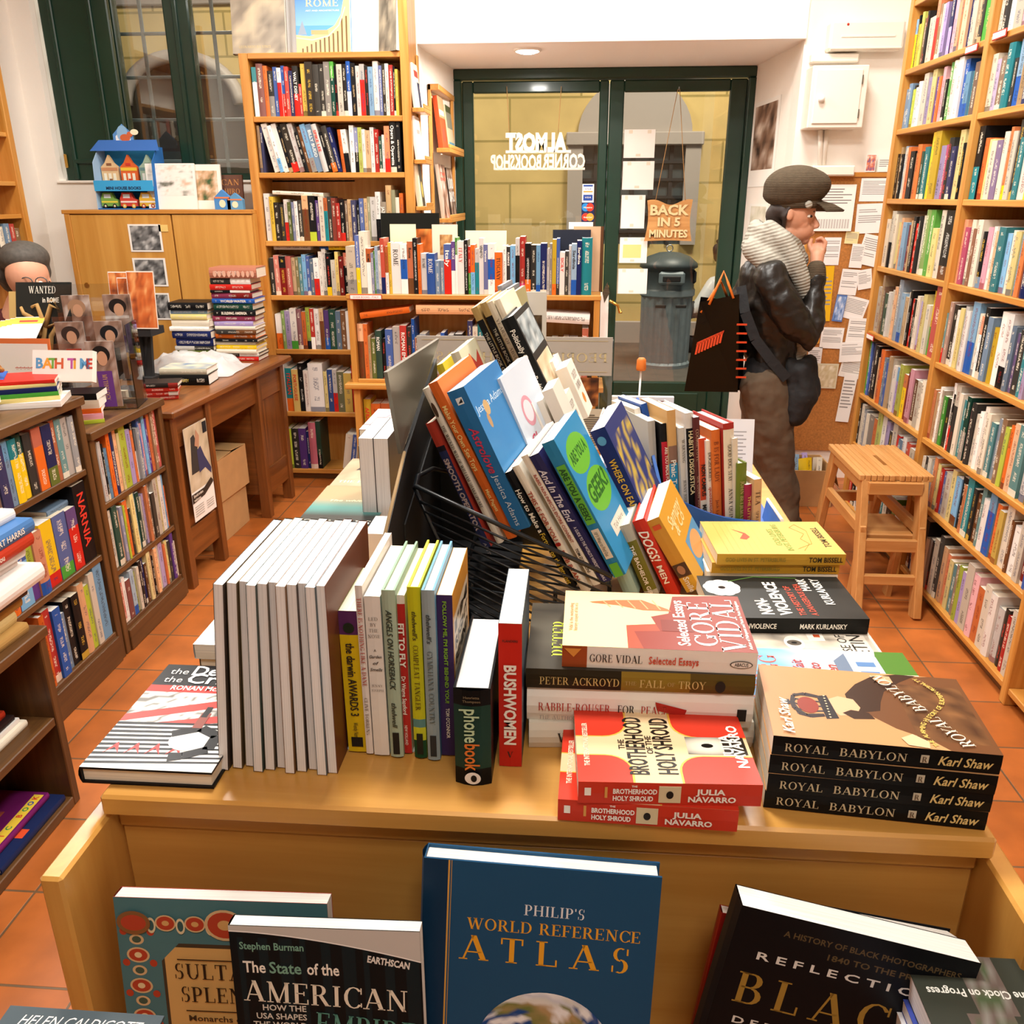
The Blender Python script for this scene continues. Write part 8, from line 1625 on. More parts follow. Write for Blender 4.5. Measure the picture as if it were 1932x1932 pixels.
ZS1 = stack('the tall desk stack', 'tall stack of books on the desk', 408, 488, 655, DT, YS, [(q.split(':')[0], t_*1.07, {11: 'BUILDING AMERICA', 13: 'WORLD WATER'}.get(k), q.split(':')[1]) for k, (q, t_) in enumerate(zip(sp1, ths))])
a = uy(440, 490, YS)
stackbook('stacked_hardback', 'wide brown camel patterned book box crowning the tall stack', None, (uy(440, 490, YS).x-.005, YS-.01, ZS1), .02, .05, .235, .15, [(1, hx('b0705a'))], spine_art=lambda q, t, h, y: [q.ellipse((0, y, 0), (1, 0, 0), (0, 0, 1), t*.4, h*(.08+.1*k), t*.3, h*.035, hx('d8a890')) for k in range(9)])
YS2 = 4.18
sp2 = ['W:white paperback', 'n:lime green book', 'x:olive book', 'gk:grey picture book', 'b:navy blue book', 'b:navy blue hardback', 'W:white spined book', 'w:cream wrapped book', 'y:pale green book', 'S:slate book', 'K:wide black book']
ths2 = [.02, .013, .02, .02, .036, .035, .02, .032, .024, .018, .035]
stack('the shorter desk stack', 'shorter stack of books on the desk', 326, 400, 640, DT, YS2, [(q.split(':')[0], t_, None, q.split(':')[1]) for q, t_ in zip(sp2, [q*1.08 for q in ths2])])
# thick black volume and a pictured one on the near desk end
p = dsk(372, 728); g = 'thick volumes on the near desk end'
stackbook('thick_volume', 'thick black volume with gold lettering on the near desk end', g, (p.x-.06, p.y+.01, DT), .10, .045, .215, .145, [(1, hx('131312'))], title=[('ANTIQUITY', .06, .012, hx('c8b43c'), 'bold', .07)], page=PAPERW)
stackbook('thick_volume', 'pale landscape covered volume on top of the thick black one', g, (p.x-.065, p.y+.02, DT+.0455), .06, .026, .21, .145, [(1, hx('b8b4a0'))], art=lambda A: A.grid(0, 0, 1, 1, 10, 8, photo(101, '5a7aa0', 'b8b8a8', 'e4d8b8')), page=PAPERW)
# red travel books between counter and desk
p = uz(300, 765, .826); g = 'small red books beside the bookmark display'
for k, (cc, nm) in enumerate((('c03428', 'lowest'), ('d8d0c8', 'second from the bottom, white edged'), ('c8281c', 'second from the top'), ('8a2a24', 'topmost'))):
    stackbook('travel_book', f'small red book stacked beside the bookmark display, {nm}', g, (-1.70+.004*k, 3.33-.004*k, DT+.0182*k), .42-.06*k, .018, .15, .1, [(.75, hx('b83024') if k != 3 else hx('2a2422')), (.25, hx(cc))], title=[('ROMANI', .05, .008, hx('e8a090'), 'bold', .04)] if k == 2 else None)
# bookmark display
bd = uz(238, 772, .826)
D = thing('bookmark_display', 'clear acrylic stepped display of illustrated bookmarks on the counter', 'display stand', frame((-1.74, 2.90, .826), (.97, .24, 0), (-.24, .97, 0), (0, 0, 1)))
bm = [('bookmark with a dark haired figure and a purple band, front of the display', 0, .065, 0, '6a3a8a', 'MYTHOLOGY'), ('bookmark with a portrait and a red band, second tier of the display', 1, -.045, .0, 'b83a2c', 'America'), ('bookmark with a man in a black cap, second tier of the display', 1, .085, 0, '3a3430', None), ('bookmark with a pale face, back tier of the display', 2, -.03, 0, '8a5a4a', None), ('bookmark with curly dark hair, back tier of the display', 2, .11, 0, '6a4a8a', None)]
m = MB()
for k in range(3):
    z = .05+.085*k; y = .0+.07*k
    m.box((-.10+.0*k, y, 0), (.16, y+.003, z+.21 if k == 2 else z+.19)); 
m.box((-.10, 0, 0), (-.097, .16, .1)); m.box((.157, 0, 0), (.16, .16, .30)); m.box((-.10, 0, 0), (.16, .16, .003))
part('acrylic_body', m, 'acrylic', D)
DMx = D.matrix_world.copy(); Xd = DMx.to_3x3() @ Vector((1, 0, 0))
for k, (lb_, tier, x, _, bc, ti) in enumerate(bm):
    y = .07*tier-.004; z = .012+.085*tier; w_ = .095; h_ = .235 if tier == 0 else .21
    def fn(q, w2, h2, yy, k=k, bc=bc, ti=ti, tier=tier):
        q.grid((-w2/2, yy, 0), (1, 0, 0), (0, 0, 1), w2, h2, 8, 14, photo(110+k, '4a3a34', '9a7a68', 'd8ccc4')); yy -= .0005
        q.ellipse((0, yy, 0), (1, 0, 0), (0, 0, 1), 0, h2*.80, w2*.32, h2*.13, hx(['1c1614', '3a2c26', '1a1a1e', 'b08a6c', '241a16'][k])); yy -= .0004
        q.ellipse((0, yy, 0), (1, 0, 0), (0, 0, 1), w2*.03, h2*.74, w2*.18, h2*.11, hx('d0a080')); yy -= .0004
        q.box((-w2*.24, yy, 0), (w2*.3, yy+.0003, h2*(.55 if tier < 2 else .3)), hx(bc)); 
        if ti: q.text(ti, (-w2*.06, yy-.0004, h2*.5), (0, 0, -1), (1, 0, 0), w2*.16, hx('d8b05c'), 'L', 'serif' if ti.isupper() else 'bold', h2*.4)
    sheet('bookmark', lb_, 'bookmark', DMx @ Vector((x, y, z)), Xd, (0, 0, 1), w_, h_, fn, 'e8e0d8', group='bookmarks in the acrylic display', thick=.002)
# black wanted booklet, leaflets, red tray
Yw = 3.05
def stand3(name, lb_, cat, px0, py0, px1, py1, y, fn, cc, zb, thick=.006, lean=.2, group=None, texts=(), X=(1, 0, 0)):
    a, b_ = uy(px0, py1, y), uy(px1, py0, y); return sheet(name, lb_, cat, ((a.x+b_.x)/2, y, zb), X, (0, lean, 1), b_.x-a.x, (b_.z-zb), fn, cc, thick=thick, group=group, texts=texts)
def art_want(q, w_, h_, y):
    q.box((-w_*.5, y, 0), (w_*.5, y+.0003, h_*.22), hx('c8a868')); y -= .0006
    for pts in ([(.45, .1), (.55, .5), (.4, .75), (.3, .72)], [(.55, .5), (.66, .74), (.8, .7), (.7, .8), (.6, .78)], [(.5, .4), (.3, .6), (.15, .65), (.1, .72)], [(.62, .1), (.66, .4), (.78, .55), (.6, .5)]):
        q.tube([(-w_/2+a*w_, y, b*h_) for a, b in pts], [.012-.002*i for i in range(len(pts))], 6, hx('b08a54'))
    q.text('WANTED', (-w_*.2, y-.012, h_*.87), (1, 0, 0), (0, 0, 1), w_*.1, IV, 'L', 'serif', w_*.5); q.text('in ROME', (w_*.05, y-.012, h_*.77), (1, 0, 0), (0, 0, 1), w_*.07, IV, 'L', 'bold', w_*.3)
stand3('magazine', 'black magazine with a bare tree on its cover standing on the counter', 'magazine', 18, 532, 118, 668, 3.0, art_want, '1b1c18', 0.9455, .008, .25, X=(1, -.25, 0))
stand3('magazine', 'yellowish magazine edge showing behind the black tree magazine', 'magazine', 8, 550, 60, 650, 3.06, None, 'c8a868', .9455, .01, .25, X=(1, -.25, 0))
for k in range(6):
    p = uz(125+9*k, 572-3*k, 1.12)
    o = thing('leaflet', f'white leaflet with yellow and red print, {ordw(k+1)} of the fan behind the bookmarks', 'leaflet', frame((-2.06+.02*k, 2.95, 1.09+.004*k), (.9, .3, -.1), (-.3, .9, .35), (-.0, -.2, .95)), 'fanned leaflets on the counter')
    m = MB(); m.box((-.05, -.09, 0), (.05, .09, .003), hx('efeae2')); m.box((-.05, .03, .0031), (.05, .085, .0034), hx('d8b048')); m.box((-.03, .045, .0035), (.03, .06, .0038), hx('c84a3c')); part('paper', m, 'matte', o)
o = thing('leaflet_holder', 'dark leaflet holder under the fan of white leaflets', 'holder', (-2.05, 2.97, .9455)); m = MB(); m.box((-.08, -.06, 0), (.08, .08, .11)); part('holder_body', m, 'bin_dark', o)
o = thing('red_tray', 'red cardboard tray beside the black tree magazine', 'tray', frame((-2.12, 2.72, .9455), (1, -.1, 0), (.1, 1, 0), (0, 0, 1)))
m = MB(); m.box((-.13, 0, 0), (.13, .005, .065)); m.box((-.13, .2, 0), (.13, .205, .10)); m.box((-.13, 0, 0), (-.125, .2, .085)); m.box((.125, 0, 0), (.13, .2, .085)); m.box((-.13, 0, 0), (.13, .2, .004)); part('tray_body', m, 'red_card', o)
stand3('postcard', 'pale certificate card with an orange border standing in the red tray', 'card', -20, 640, 88, 688, 2.66, lambda q, w_, h_, y: (q.box((-w_*.46, y, h_*.06), (w_*.46, y+.0003, h_*.9), hx('e8e2d8')), q.text('*****', (w_*.05, y-.0005, h_*.35), (1, 0, 0), (0, 0, 1), h_*.1, hx('c84a2c'), 'C', 'bold', w_*.3)), 'd8743c', .951, .004, .1)
# white bath-time book, toy and boxed books on the counter
q0 = uz(118, 690, 1.0)
g = 'loose books on the counter'
def cb(label, x, y, z, t, h, d, cc, yaw, c2=None, art=None, name='counter_book', title=None, page=PAPERW, hard=False): return flatbook(name, label, g, (x, y, z), yaw, t, h, d, [(1, pc(cc))] if not c2 else [(.5, pc(cc)), (.5, pc(c2))], None, art=art, title=title, page=page, hard=hard, plain=True)
ZC = .9505
cb('thick cream volume carrying the boxed book on the counter', -1.80, 2.40, ZC, .045, .19, .16, 'w', .5)
cb('red and blue boxed book under the plush dog on the counter', -1.80, 2.40, ZC+.0455, .035, .17, .15, 'B', .5, 'R', hard=True)
stand3('bath_book', 'padded white book with coloured letters propped on the counter', 'book', 66, 664, 172, 700, 2.56, lambda q, w_, h_, y: [q.text(ch, (-w_*.44+w_*.105*k, y, h_*.42), (1, 0, 0), (0, 0, 1), h_*.32, hx(c), 'L', 'heavy') for k, (ch, c) in enumerate(zip('BATH TIME', ['5a9ac8', 'e0a03c', '6aa84c', 'c8603c', '5a9ac8', 'b85aa0', 'e0a03c', '5a9ac8', 'c84a3c']))], 'efece4', 1.0, .025, .35)
o = thing('plush_toy', 'small brown plush dog lying on the boxed book on the counter', 'toy', (-1.815, 2.47, 1.0325)); m = MB(); m.ball((0, 0, .018), (.045, .02, .017)); m.ball((.05, 0, .026), (.02, .018, .017)); m.ball((.068, 0, .022), (.01, .009, .008)); m.capsule([(-.03, -.012, .012, .008), (-.05, -.02, .009, .007)]); m.capsule([(.02, -.016, .012, .008), (.035, -.03, .009, .007)]); m.ball((.045, .018, .032), (.008, .006, .013)); part('body', m, 'teddy', o)
for k, (cc, t_, yaw) in enumerate((('W', .018, .35), ('y', .012, .5), ('N', .012, .48), ('b', .014, .45), ('y', .010, .5), ('R', .010, .42))):
    cb(f'{CN[cc]} thin picture book, {ordw(6-k)} from the top of the slanting counter stack', -1.665-.004*k, 2.40+.004*k, ZC+[0, .0184, .0308, .0432, .0576, .068][k], t_, .23, .16, cc, yaw)
for k, (cc, t_, h_) in enumerate((('R', .014, .19), ('K', .02, .2), ('w', .014, .2), ('B', .014, .2), ('K', .026, .21), ('w', .02, .22), ('L', .02, .2), ('w', .022, .2), ('S', .016, .19))):
    cb(f'{CN[cc]} book, {ordw(9-k)} from the top of the tall heap at the counter end', -1.71-.004*(k % 3), 2.15+.012*(k % 4), ZC+[0, .0143, .0346, .0489, .0632, .0895, .1098, .1301, .1524][k], t_, h_, .15, cc, .55-.08*(k % 3), c2='O' if k == 4 else None)
for k, (cc, t_) in enumerate((('n', .012), ('m', .02), ('O', .016), ('w', .028), ('K', .022))):
    flatbook('counter_book', f'{CN[cc]} small book, {ordw(5-k)} from the top of the low heap before the bookmarks', g, (-1.655-.006*k, 2.70+.006*k, .8255+[0, .0123, .0326, .0489, .0772][k]), .6-.1*k, t_, .13, .11, [(1, pc(cc))], None, plain=True, page=PAPERW)
# postcards rack with warm pictures
o = thing('postcard_rack', 'black rack of orange toned postcards by the photographs', 'rack', (uy(250, 600, 3.75).x, 3.75, DT)); t = o.matrix_world.translation
m = MB(); a0, a1 = uy(272, 527, 3.80)-t, uy(290, 600, 3.80)-t
m.prism([a0+Vector((-.02, 0, 0)), a0+Vector((.01, 0, 0)), a1+Vector((.02, 0, 0)), a1+Vector((-.02, 0, 0)), Vector((a1.x-.02, 0, 0)), Vector((a1.x-.06, 0, 0))], (0, .02, 0)); m.box((-.02, 0, 0), (.02, .06, .2)); m.box((-.09, -.05, .2), (.10, .08, .2335)); m.box((-.07, -.04, 0), (.07, .08, .012)); part('stand', m, 'rubber', o)
for k, (px0, py0, px1, py1, lb_) in enumerate(((212, 513, 243, 600, 'pale topped postcard, first in the black rack'), (228, 524, 262, 604, 'orange townscape postcard, second in the black rack'), (246, 512, 284, 600, 'orange facade postcard tilted in the black rack'))):
    a, b_ = uy(px0, py1, 3.74-.02*k), uy(px1, py0, 3.74-.02*k); sheet('postcard', lb_, 'postcard', ((a.x+b_.x)/2, 3.74-.02*k, 1.0), (1, 0, .0), (0, .1, 1), b_.x-a.x, b_.z-1.0, pic(120+k, '6a2c18', 'c8642c', 'e8b070', b=.02, lo=.02, hi=.98), 'e8dcd0', group='postcards in the black rack', thick=.003)
# translucent carrier bag and a flyer on the desk
o = thing('plastic_bag', 'crumpled translucent white plastic bag lying on the desk', 'bag', (-1.83, 3.98, DT))
m = MB(); n = 26
for j in range(n+1):
    for i in range(n+1):
        u, v = i/n*2-1, j/n*2-1; r = max(0, 1-(u*u)**1.3-(v*v)**1.3); z = .075*r**.6+(.03*noise.noise(Vector((u*3.5, v*3.5, 1)))+.02*noise.noise(Vector((u*8, v*8, 4))))*min(1, r*2)
        m.v.append(Vector((u*.23*(1+.12*noise.noise(Vector((u*2, v*2, 8)))), v*.17*(1+.15*noise.noise(Vector((u*2, v*2, 18)))), max(.003, z))))
for j in range(n):
    for i in range(n): a = j*(n+1)+i; m.face((a, a+1, a+n+2, a+n+1), sm=True)
part('film', m, 'plastic_film', o)
p = uz(395, 664, .77)
o = thing('flyer', 'folded white flyer with yellow and red print on the desk', 'flyer', frame((p.x, p.y, DT+.001), (.8, .6, 0), (-.6, .8, 0), (0, 0, 1)))
m = MB(); m.box((-.075, -.045, 0), (.075, .045, .001), hx('f0ece6')); m.prism([(-.075, -.045, .002), (.075, -.045, .002), (.07, .045, .022), (-.07, .045, .022)], (0, 0, .001), hx('f2eee8')); m.prism([(-.07, -.04, .0045), (-.01, -.04, .0045), (-.01, .0, .0135), (-.07, 0, .0135)], (0, 0, .0008), hx('d8b03c')); m.prism([(.01, .0, .0135), (.06, .0, .0135), (.06, .035, .0215), (.01, .035, .0215)], (0, 0, .0008), hx('c87068')); part('paper', m, 'matte', o)
o = thing('document_tray', 'small grey box with papers between the bookmarks and the bag', 'box', (-1.80, 3.30, DT)); m = MB(); m.box((-.06, -.05, 0), (.06, .06, .055)); part('tray', m, 'bin_dark', o); m = MB(); m.box((-.11, -.07, 0), (-.07, .05, .07), hx('c8843c')); m.box((-.07, -.075, 0), (.02, -.055, .06), hx('e0d0b0')); part('cards', m, 'matte', o)
# horizontal books on the open shelf box by the aisle
g = 'books stacked on the open shelf box'
ZO = .5325
specs = [('C', .026, '', 'tan brown spined book', 'b08a50'), ('y', .03, "Painter's Mistress", 'cream spined hardback', 'd8c488'), ('C', .026, '', 'ochre brown book', 'a8803c'), ('K', .026, '', 'dark brown book', '3a2c24'), ('W', .044, '', 'thick white hardback', 'efece6'), ('W', .018, '', 'pale thin hardback', 'd8c8c0'), ('W', .03, 'Mitford', 'white spined hardback lettered in grey', 'e4e0dc'), ('R', .032, 'Withou', 'red and black hardback', 'b83a24'), ('B', .035, 'ROBERT HARRIS', 'blue hardback with pale lettering', '4a78b0'), ('W', .026, 'ON KING', 'white hardback lettered in black', 'e8e4de')]
z = ZO
for k, (_, t_, ti, nm, cc) in enumerate(specs):
    h = .215+.01*((k*7) % 3); yaw = math.pi/2+.03*((k*5) % 3-1)
    R = Matrix.Rotation(0, 3, 'Z'); o = Vector((NX-.02-.012*((k*3) % 4)+.01*(k in (1, 4, 7)), [1.80, 1.80, 1.83, 1.84, 1.885, 1.86, 1.88, 1.89, 1.90, 1.89][k], z+.0003))
    # spine towards the aisle (+x): thickness up, depth -x, head towards the viewer's far left
    Yl = Vector((-math.cos(yaw-math.pi/2), -math.sin(yaw-math.pi/2), 0)); Xl = Z3; Zl = Xl.cross(Yl)
    book('stacked_novel', f'{nm}, {ordw(len(specs)-k)} from the top, open shelf box pile', 'book', g, frame(o, Xl, Yl, Zl), t_*.97, h, .15, [(1, hx(cc))], None, hard=True, plain=True, title=[(ti, .04 if k != 1 else .02, t_*.42, hx('f0e8d8') if k in (7, 8) else hx('5a5450'), 'bold', None)] if ti else None)
    z += t_
for k, (x, y, zz, t_, cc, nm) in enumerate(((NX-.05, 1.76, .281, .018, 'e4dcc8', 'cream book, lowest of the slanting books in the open shelf box'), (NX-.06, 1.75, .2995, .012, 'e8e4de', 'white book, second lowest in the open shelf box'), (NX-.065, 1.74, .312, .014, '2a2020', 'black book in the upper compartment of the open shelf box'), (NX-.08, 1.73, .3265, .018, 'b83a24', 'red book on top in the upper compartment of the open shelf box'))):
    book('stacked_novel', nm, 'book', 'books inside the open shelf box', frame((x, y, zz), (0, 0, 1), (-1, 0, 0), (0, -1, 0)), t_, .2, .14, [(1, hx(cc))], None, hard=k != 1, plain=True)
def art_music(A):
    A.rect(0, 0, 1, 1, hx('6a1c5c')); A.rect(.02, .04, .14, .96, hx('e0c040')); A.grid(.3, .3, .9, .9, 8, 8, photo(140, '6a1c5c', '9a4a2c', 'd89a3c'))
    for k, ch in enumerate('MUSIC BOOK'): A.text(ch, .055, .88-.085*k, .014, hx(['c83a2c', '2a8a4c', '2a4a9c'][k % 3]), 'L', 'heavy', None, rot=-90)
for zz, lab, cc, ar, dx_ in ((.0305, 'large dark blue book with an orange band at the bottom of the open shelf box', '1c2850', lambda A: (A.rect(.05, .5, .95, .62, hx('d8502c')), A.ell(.5, .75, .12, .08, hx('4a5a88'))), .0), (.0505, 'large purple book with a yellow edge at the bottom of the open shelf box', '7a2468', art_music, -.03)):
    book('picture_book', lab, 'book', 'big books at the bottom of the open shelf box', frame((NX-.012+dx_, 1.785+dx_*.6, zz), (0, 0, 1), (-1, .0, 0), (0, -1, 0)), .018, .27, .22, [(1, hx(cc))], None, hard=True, plain=True, front=hx(cc), art=ar, page=PAPERW)
# ------------------------------------------------------------------ the two people
def organic(name, mb, mat, parent, vox, smooth=8, crumple=0, cs=.1):
    o = mb.build(name, mat, parent)
    r = o.modifiers.new('remesh', 'REMESH'); r.mode = 'VOXEL'; r.voxel_size = vox; r.use_smooth_shade = True
    s_ = o.modifiers.new('smooth', 'SMOOTH'); s_.factor = .5; s_.iterations = smooth
    if crumple:
        tx = bpy.data.textures.new('cloth_folds', 'CLOUDS'); tx.noise_scale = cs; tx.noise_depth = 2
        dm = o.modifiers.new('folds', 'DISPLACE'); dm.texture = tx; dm.strength = crumple; dm.mid_level = .5; dm.texture_coords = 'LOCAL'
    return o
PYW = 3.95
wp = uy(1445, 720, PYW); W0 = Vector((wp.x, PYW, 0))
woman = thing('person', 'person in a dark leather jacket, knitted cap and grey scarf standing with hand at mouth', 'person', W0)
def p3(px, py, dy=0): v = uy(px, py, PYW+dy)-W0; return v
def cap(m, pts): m.capsule([(*p3(x, y, dy), r) for x, y, dy, r in pts])
m = MB()
# head, jaw, nose, neck
hc = p3(1500, 396); m.ball(hc, (.086, .072, .098), 24, 16)
jaw = p3(1509, 434); m.ball(jaw, (.055, .05, .05), 20, 12)
chin = p3(1517, 453); m.ball(chin, (.022, .025, .02)); m.ball(p3(1519, 430), (.036, .038, .034))
m.capsule([(*p3(1534, 408), .009), (*p3(1542, 425), .0115)]); m.ball(p3(1539, 428), (.013, .014, .008))
m.capsule([(*p3(1528, 396, -.03), .012), (*p3(1534, 398, 0), .013), (*p3(1528, 396, .03), .012)])
m.ball(p3(1533, 439), (.010, .019, .0055)); m.ball(p3(1530, 444), (.010, .017, .006))
m.ball(p3(1515, 422, -.04), (.022, .014, .022)); m.ball(p3(1512, 422, .045), (.022, .014, .022))
er = p3(1490, 405, -.071); m.ball(er, (.016, .009, .026)); 
m.capsule([(*p3(1488, 435), .05), (*p3(1475, 475), .05), (*p3(1465, 505), .06)])
m.capsule([(*p3(1462, 520), .10), (*p3(1462, 600), .12), (*p3(1455, 700), .12)])
# raised hand: palm, curled fingers, thumb
wr = p3(1540, 503, -.10); m.capsule([(*p3(1536, 560, -.12), .034), (*wr, .026), (*p3(1542, 482, -.08), .030)])
m.ball(p3(1544, 472, -.06), (.034, .026, .034))
for k in range(4):
    dy = -.085+.018*k
    m.capsule([(*p3(1553, 474-1.5*k, dy), .0098), (*p3(1558, 457+k, dy), .0092), (*p3(1549, 448+2*k, dy+.006), .0085), (*p3(1541, 452+2*k, dy+.012), .0078)], 8)
m.capsule([(*p3(1534, 478, -.075), .0115), (*p3(1527, 463, -.06), .010), (*p3(1531, 452, -.045), .0085)], 8)
# resting arm that carries the bag, and ankles inside the clothes
m.capsule([(*p3(1408, 560, .1), .03), (*p3(1380, 600, .08), .026), (*p3(1366, 615, .06), .03)])
organic('body', m, 'skin', woman, .0045, 4)
m = MB(); e = p3(1527, 408, -.056); m.ball(e, (.012, .009, .007), 12, 8, hx('e4dcd2')); m.ball(e+Vector((.006, -.005, 0)), (.0062, .0062, .0058), 10, 8, hx('2a1c14')); part('eye', m, 'matte', woman)
m = MB(); m.capsule([(*p3(1526, 400, -.052), .003), (*p3(1536, 399, -.038), .0032)], 6); part('eyebrow', m, 'hair_dark', woman)
m = MB(); m.ball(p3(1546, 441, -.004), (.008, .016, .004)); part('lips', m, 'orange_print', woman) if False else None
m = MB(); m.ball(p3(1474, 398), (.055, .066, .05)); m.capsule([(*p3(1464, 405), .045), (*p3(1466, 425), .04)]); m.capsule([(*p3(1491, 390, -.064), .012), (*p3(1480, 408, -.068), .012), (*p3(1478, 440, -.05), .008)])
organic('hair', m, 'hair_dark', woman, .006, 4)
# cap: puffed crown, band and peak
m = MB(); m.ball(p3(1502, 353), (.136, .115, .088), 28, 16); m.ball(p3(1496, 366), (.128, .105, .06), 28, 12); m.ball(p3(1518, 350), (.11, .1, .07), 28, 12)
organic('cap_crown', m, 'cap_wool', woman, .008, 10)
m = MB(); c = p3(1503, 386); 
m.lathe(c, [(.093, -.014), (.1, -.014), (.104, .018), (.095, .02)], 32)
for v in m.v: v.y = c.y+(v.y-c.y)*.82
part('cap_band', m, 'cap_wool', woman, True)
m = MB(); n = 12; top = []
for i in range(n+1):
    a = math.radians(-62+124*i/n); top.append((math.cos(a), math.sin(a)))
for k, (rr, dz) in enumerate(((.085, .014), (.14, .0), (.185, -.024))):
    for ca_, sa_ in top: m.v.append(c+Vector((rr*ca_*1.0+.012, rr*sa_*.62, dz-.004)))
for k in range(2):
    for i in range(n): a = k*(n+1)+i; m.face((a, a+1, a+n+2, a+n+1), sm=True)
o = part('cap_peak', m, 'cap_wool', woman, True); sd = o.modifiers.new('s', 'SOLIDIFY'); sd.thickness = .007
m = MB(); b0 = p3(1526, 386, -.088); m.lathe((0, 0, 0), [(0, .006), (.012, .005), (.016, 0), (.012, -.003)], 16)
for v in m.v: x, y, z = v; v.x, v.y, v.z = b0.x+x, b0.y-z, b0.z+y
part('cap_button', m, 'scarf_wool', woman, True)
# scarf
m = MB()
for k in range(3):
    pts = []
    for i in range(14):
        a = 2*math.pi*i/14; pts.append(p3(1462, 447+15*k)+Vector((.085*math.cos(a)*(1+.12*k), .09*math.sin(a), -.035*math.cos(a)+.006*math.sin(3*a+k))))
    m.tube(pts, .036+.004*k, 10, closed=True)
cap(m, [(1452, 430, -.07, .034), (1476, 452, -.105, .042), (1498, 492, -.12, .044), (1513, 530, -.12, .038), (1521, 556, -.11, .03)])
cap(m, [(1422, 470, -.06, .05), (1445, 490, -.10, .05), (1480, 505, -.10, .05)])
cap(m, [(1512, 640, -.06, .034), (1506, 672, -.06, .034), (1496, 690, -.06, .028)])
organic('scarf', m, 'scarf_wool', woman, .006, 2)
# jacket: trunk and both sleeves
m = MB()
cap(m, [(1452, 520, .06, .095), (1447, 570, .05, .105), (1450, 640, .04, .10), (1452, 690, .03, .098)])
cap(m, [(1458, 520, -.06, .10), (1455, 570, -.06, .11), (1458, 640, -.05, .105), (1458, 688, -.05, .10)])
cap(m, [(1425, 520, .0, .07), (1420, 580, 0, .08), (1432, 650, 0, .08)]); cap(m, [(1490, 560, 0, .075), (1492, 640, 0, .08), (1486, 685, 0, .075)])
cap(m, [(1452, 522, -.15, .072), (1470, 560, -.18, .072), (1500, 610, -.19, .066), (1526, 640, -.18, .056), (1534, 605, -.155, .052), (1537, 560, -.13, .046), (1539, 528, -.11, .040)])
cap(m, [(1430, 522, .14, .07), (1405, 560, .15, .06), (1388, 600, .12, .05), (1375, 612, .09, .042)])
organic('jacket', m, 'leather', woman, .008, 6, .035, .09)
m = MB(); cap(m, [(1539, 530, -.11, .044), (1540, 508, -.105, .040)]); organic('cuff', m, 'maroon_knit', woman, .006, 3) if False else organic('cuff', m, 'cap_wool', woman, .006, 3)
m = MB(); cap(m, [(1450, 700, -.05, .115), (1450, 720, -.05, .112)]); cap(m, [(1450, 700, .05, .115), (1450, 720, .05, .112)]); organic('jumper_hem', m, 'bag_cloth', woman, .01, 4)
# trousers
m = MB()
for s_, x1, x2, x3 in ((-.08, 1455, 1468, 1478), (.08, 1440, 1448, 1440)):
    cap(m, [(1445, 730, s_, .118), (x1, 800, s_, .105), (x2, 880, s_*.9, .085), (x3, 960, s_*.9, .075), (x3+2, 1015, s_, .07)])
organic('trousers', m, 'trousers', woman, .009, 5, .03, .1)
m = MB()
for s_, x in ((-.08, 1486), (.08, 1446)):
    f = p3(x, 1015, s_); m.capsule([(f.x-.05, f.y, .045, .045), (f.x+.03, f.y, .045, .045), (f.x+.13, f.y, .035, .034)])
for v in m.v: v.z = max(v.z, .001)
part('shoes', m, 'rubber', woman, True)
# shoulder bag and its strap
mb_ = thing('shoulder_bag', 'black cloth messenger bag hanging at the person\'s hip on a long strap', 'bag', W0)
m = MB()
cap(m, [(1512, 700, -.13, .05), (1518, 750, -.13, .065), (1500, 785, -.13, .05)]); cap(m, [(1490, 690, -.12, .035), (1496, 770, -.13, .05)]); cap(m, [(1528, 680, -.10, .03), (1535, 740, -.11, .035)])
organic('bag_body', m, 'bag_cloth', mb_, .008, 6, .02, .08)
m = MB()
pts = [p3(1398, 540, -.125), p3(1406, 590, -.155), p3(1425, 640, -.165), p3(1455, 680, -.175), p3(1485, 715, -.18)]
for i in range(len(pts)-1):
    a, b_ = pts[i], pts[i+1]; d = (b_-a).normalized(); nn = Vector((-d.z, 0, d.x))*.022
    m.prism([a-nn, a+nn, b_+nn, b_-nn], (0, .004, 0))
part('strap', m, 'bag_cloth', mb_)
# glossy carrier bag with orange cords
cb_ = thing('shopping_bag', 'glossy black shopping bag with orange cord handles hanging from the arm', 'bag', W0)
YB = -.12
P0, P1, P2, P3_ = p3(1320, 570, YB), p3(1395, 555, YB-.05), p3(1392, 740, YB-.05), p3(1291, 738, YB)
P4, P5 = p3(1405, 570, YB+.10), p3(1402, 735, YB+.10); P6, P7 = P0+Vector((.02, .12, .01)), P3_+Vector((.03, .12, .0))
m = MB(); b = len(m.v); m.v += [P0, P1, P2, P3_, P4, P5, P6, P7]
mid1 = (P1+P4)/2+Vector((-.035, 0, 0)); mid2 = (P2+P5)/2+Vector((-.02, 0, 0)); m.v += [mid1, mid2]
for f in ((0, 3, 2, 1), (1, 2, 9, 8), (8, 9, 5, 4), (4, 5, 7, 6), (6, 7, 3, 0), (3, 7, 5, 9, 2)): m.face([b+i for i in f])
part('bag_shell', m, 'bag_black', cb_)
m = MB()
for (a_, b_, top) in ((p3(1338, 575, YB-.03), p3(1384, 563, YB-.05), p3(1366, 512, YB-.01)), (p3(1322, 590, YB+.0), p3(1372, 560, YB+.05), p3(1360, 530, YB+.02))):
    m.tube([a_, a_.lerp(top, .55), top, b_.lerp(top, .55), b_], .0055, 8)
part('cord_handle', m, 'orange_cord', cb_)
m = MB(); u = (P2-P1).normalized(); hxv = (P1-P0).normalized()
o_ = P0.lerp(P3_, .46)+hxv*.02+Vector((0, -.004, 0)); dn_ = (P3_-P0).normalized()
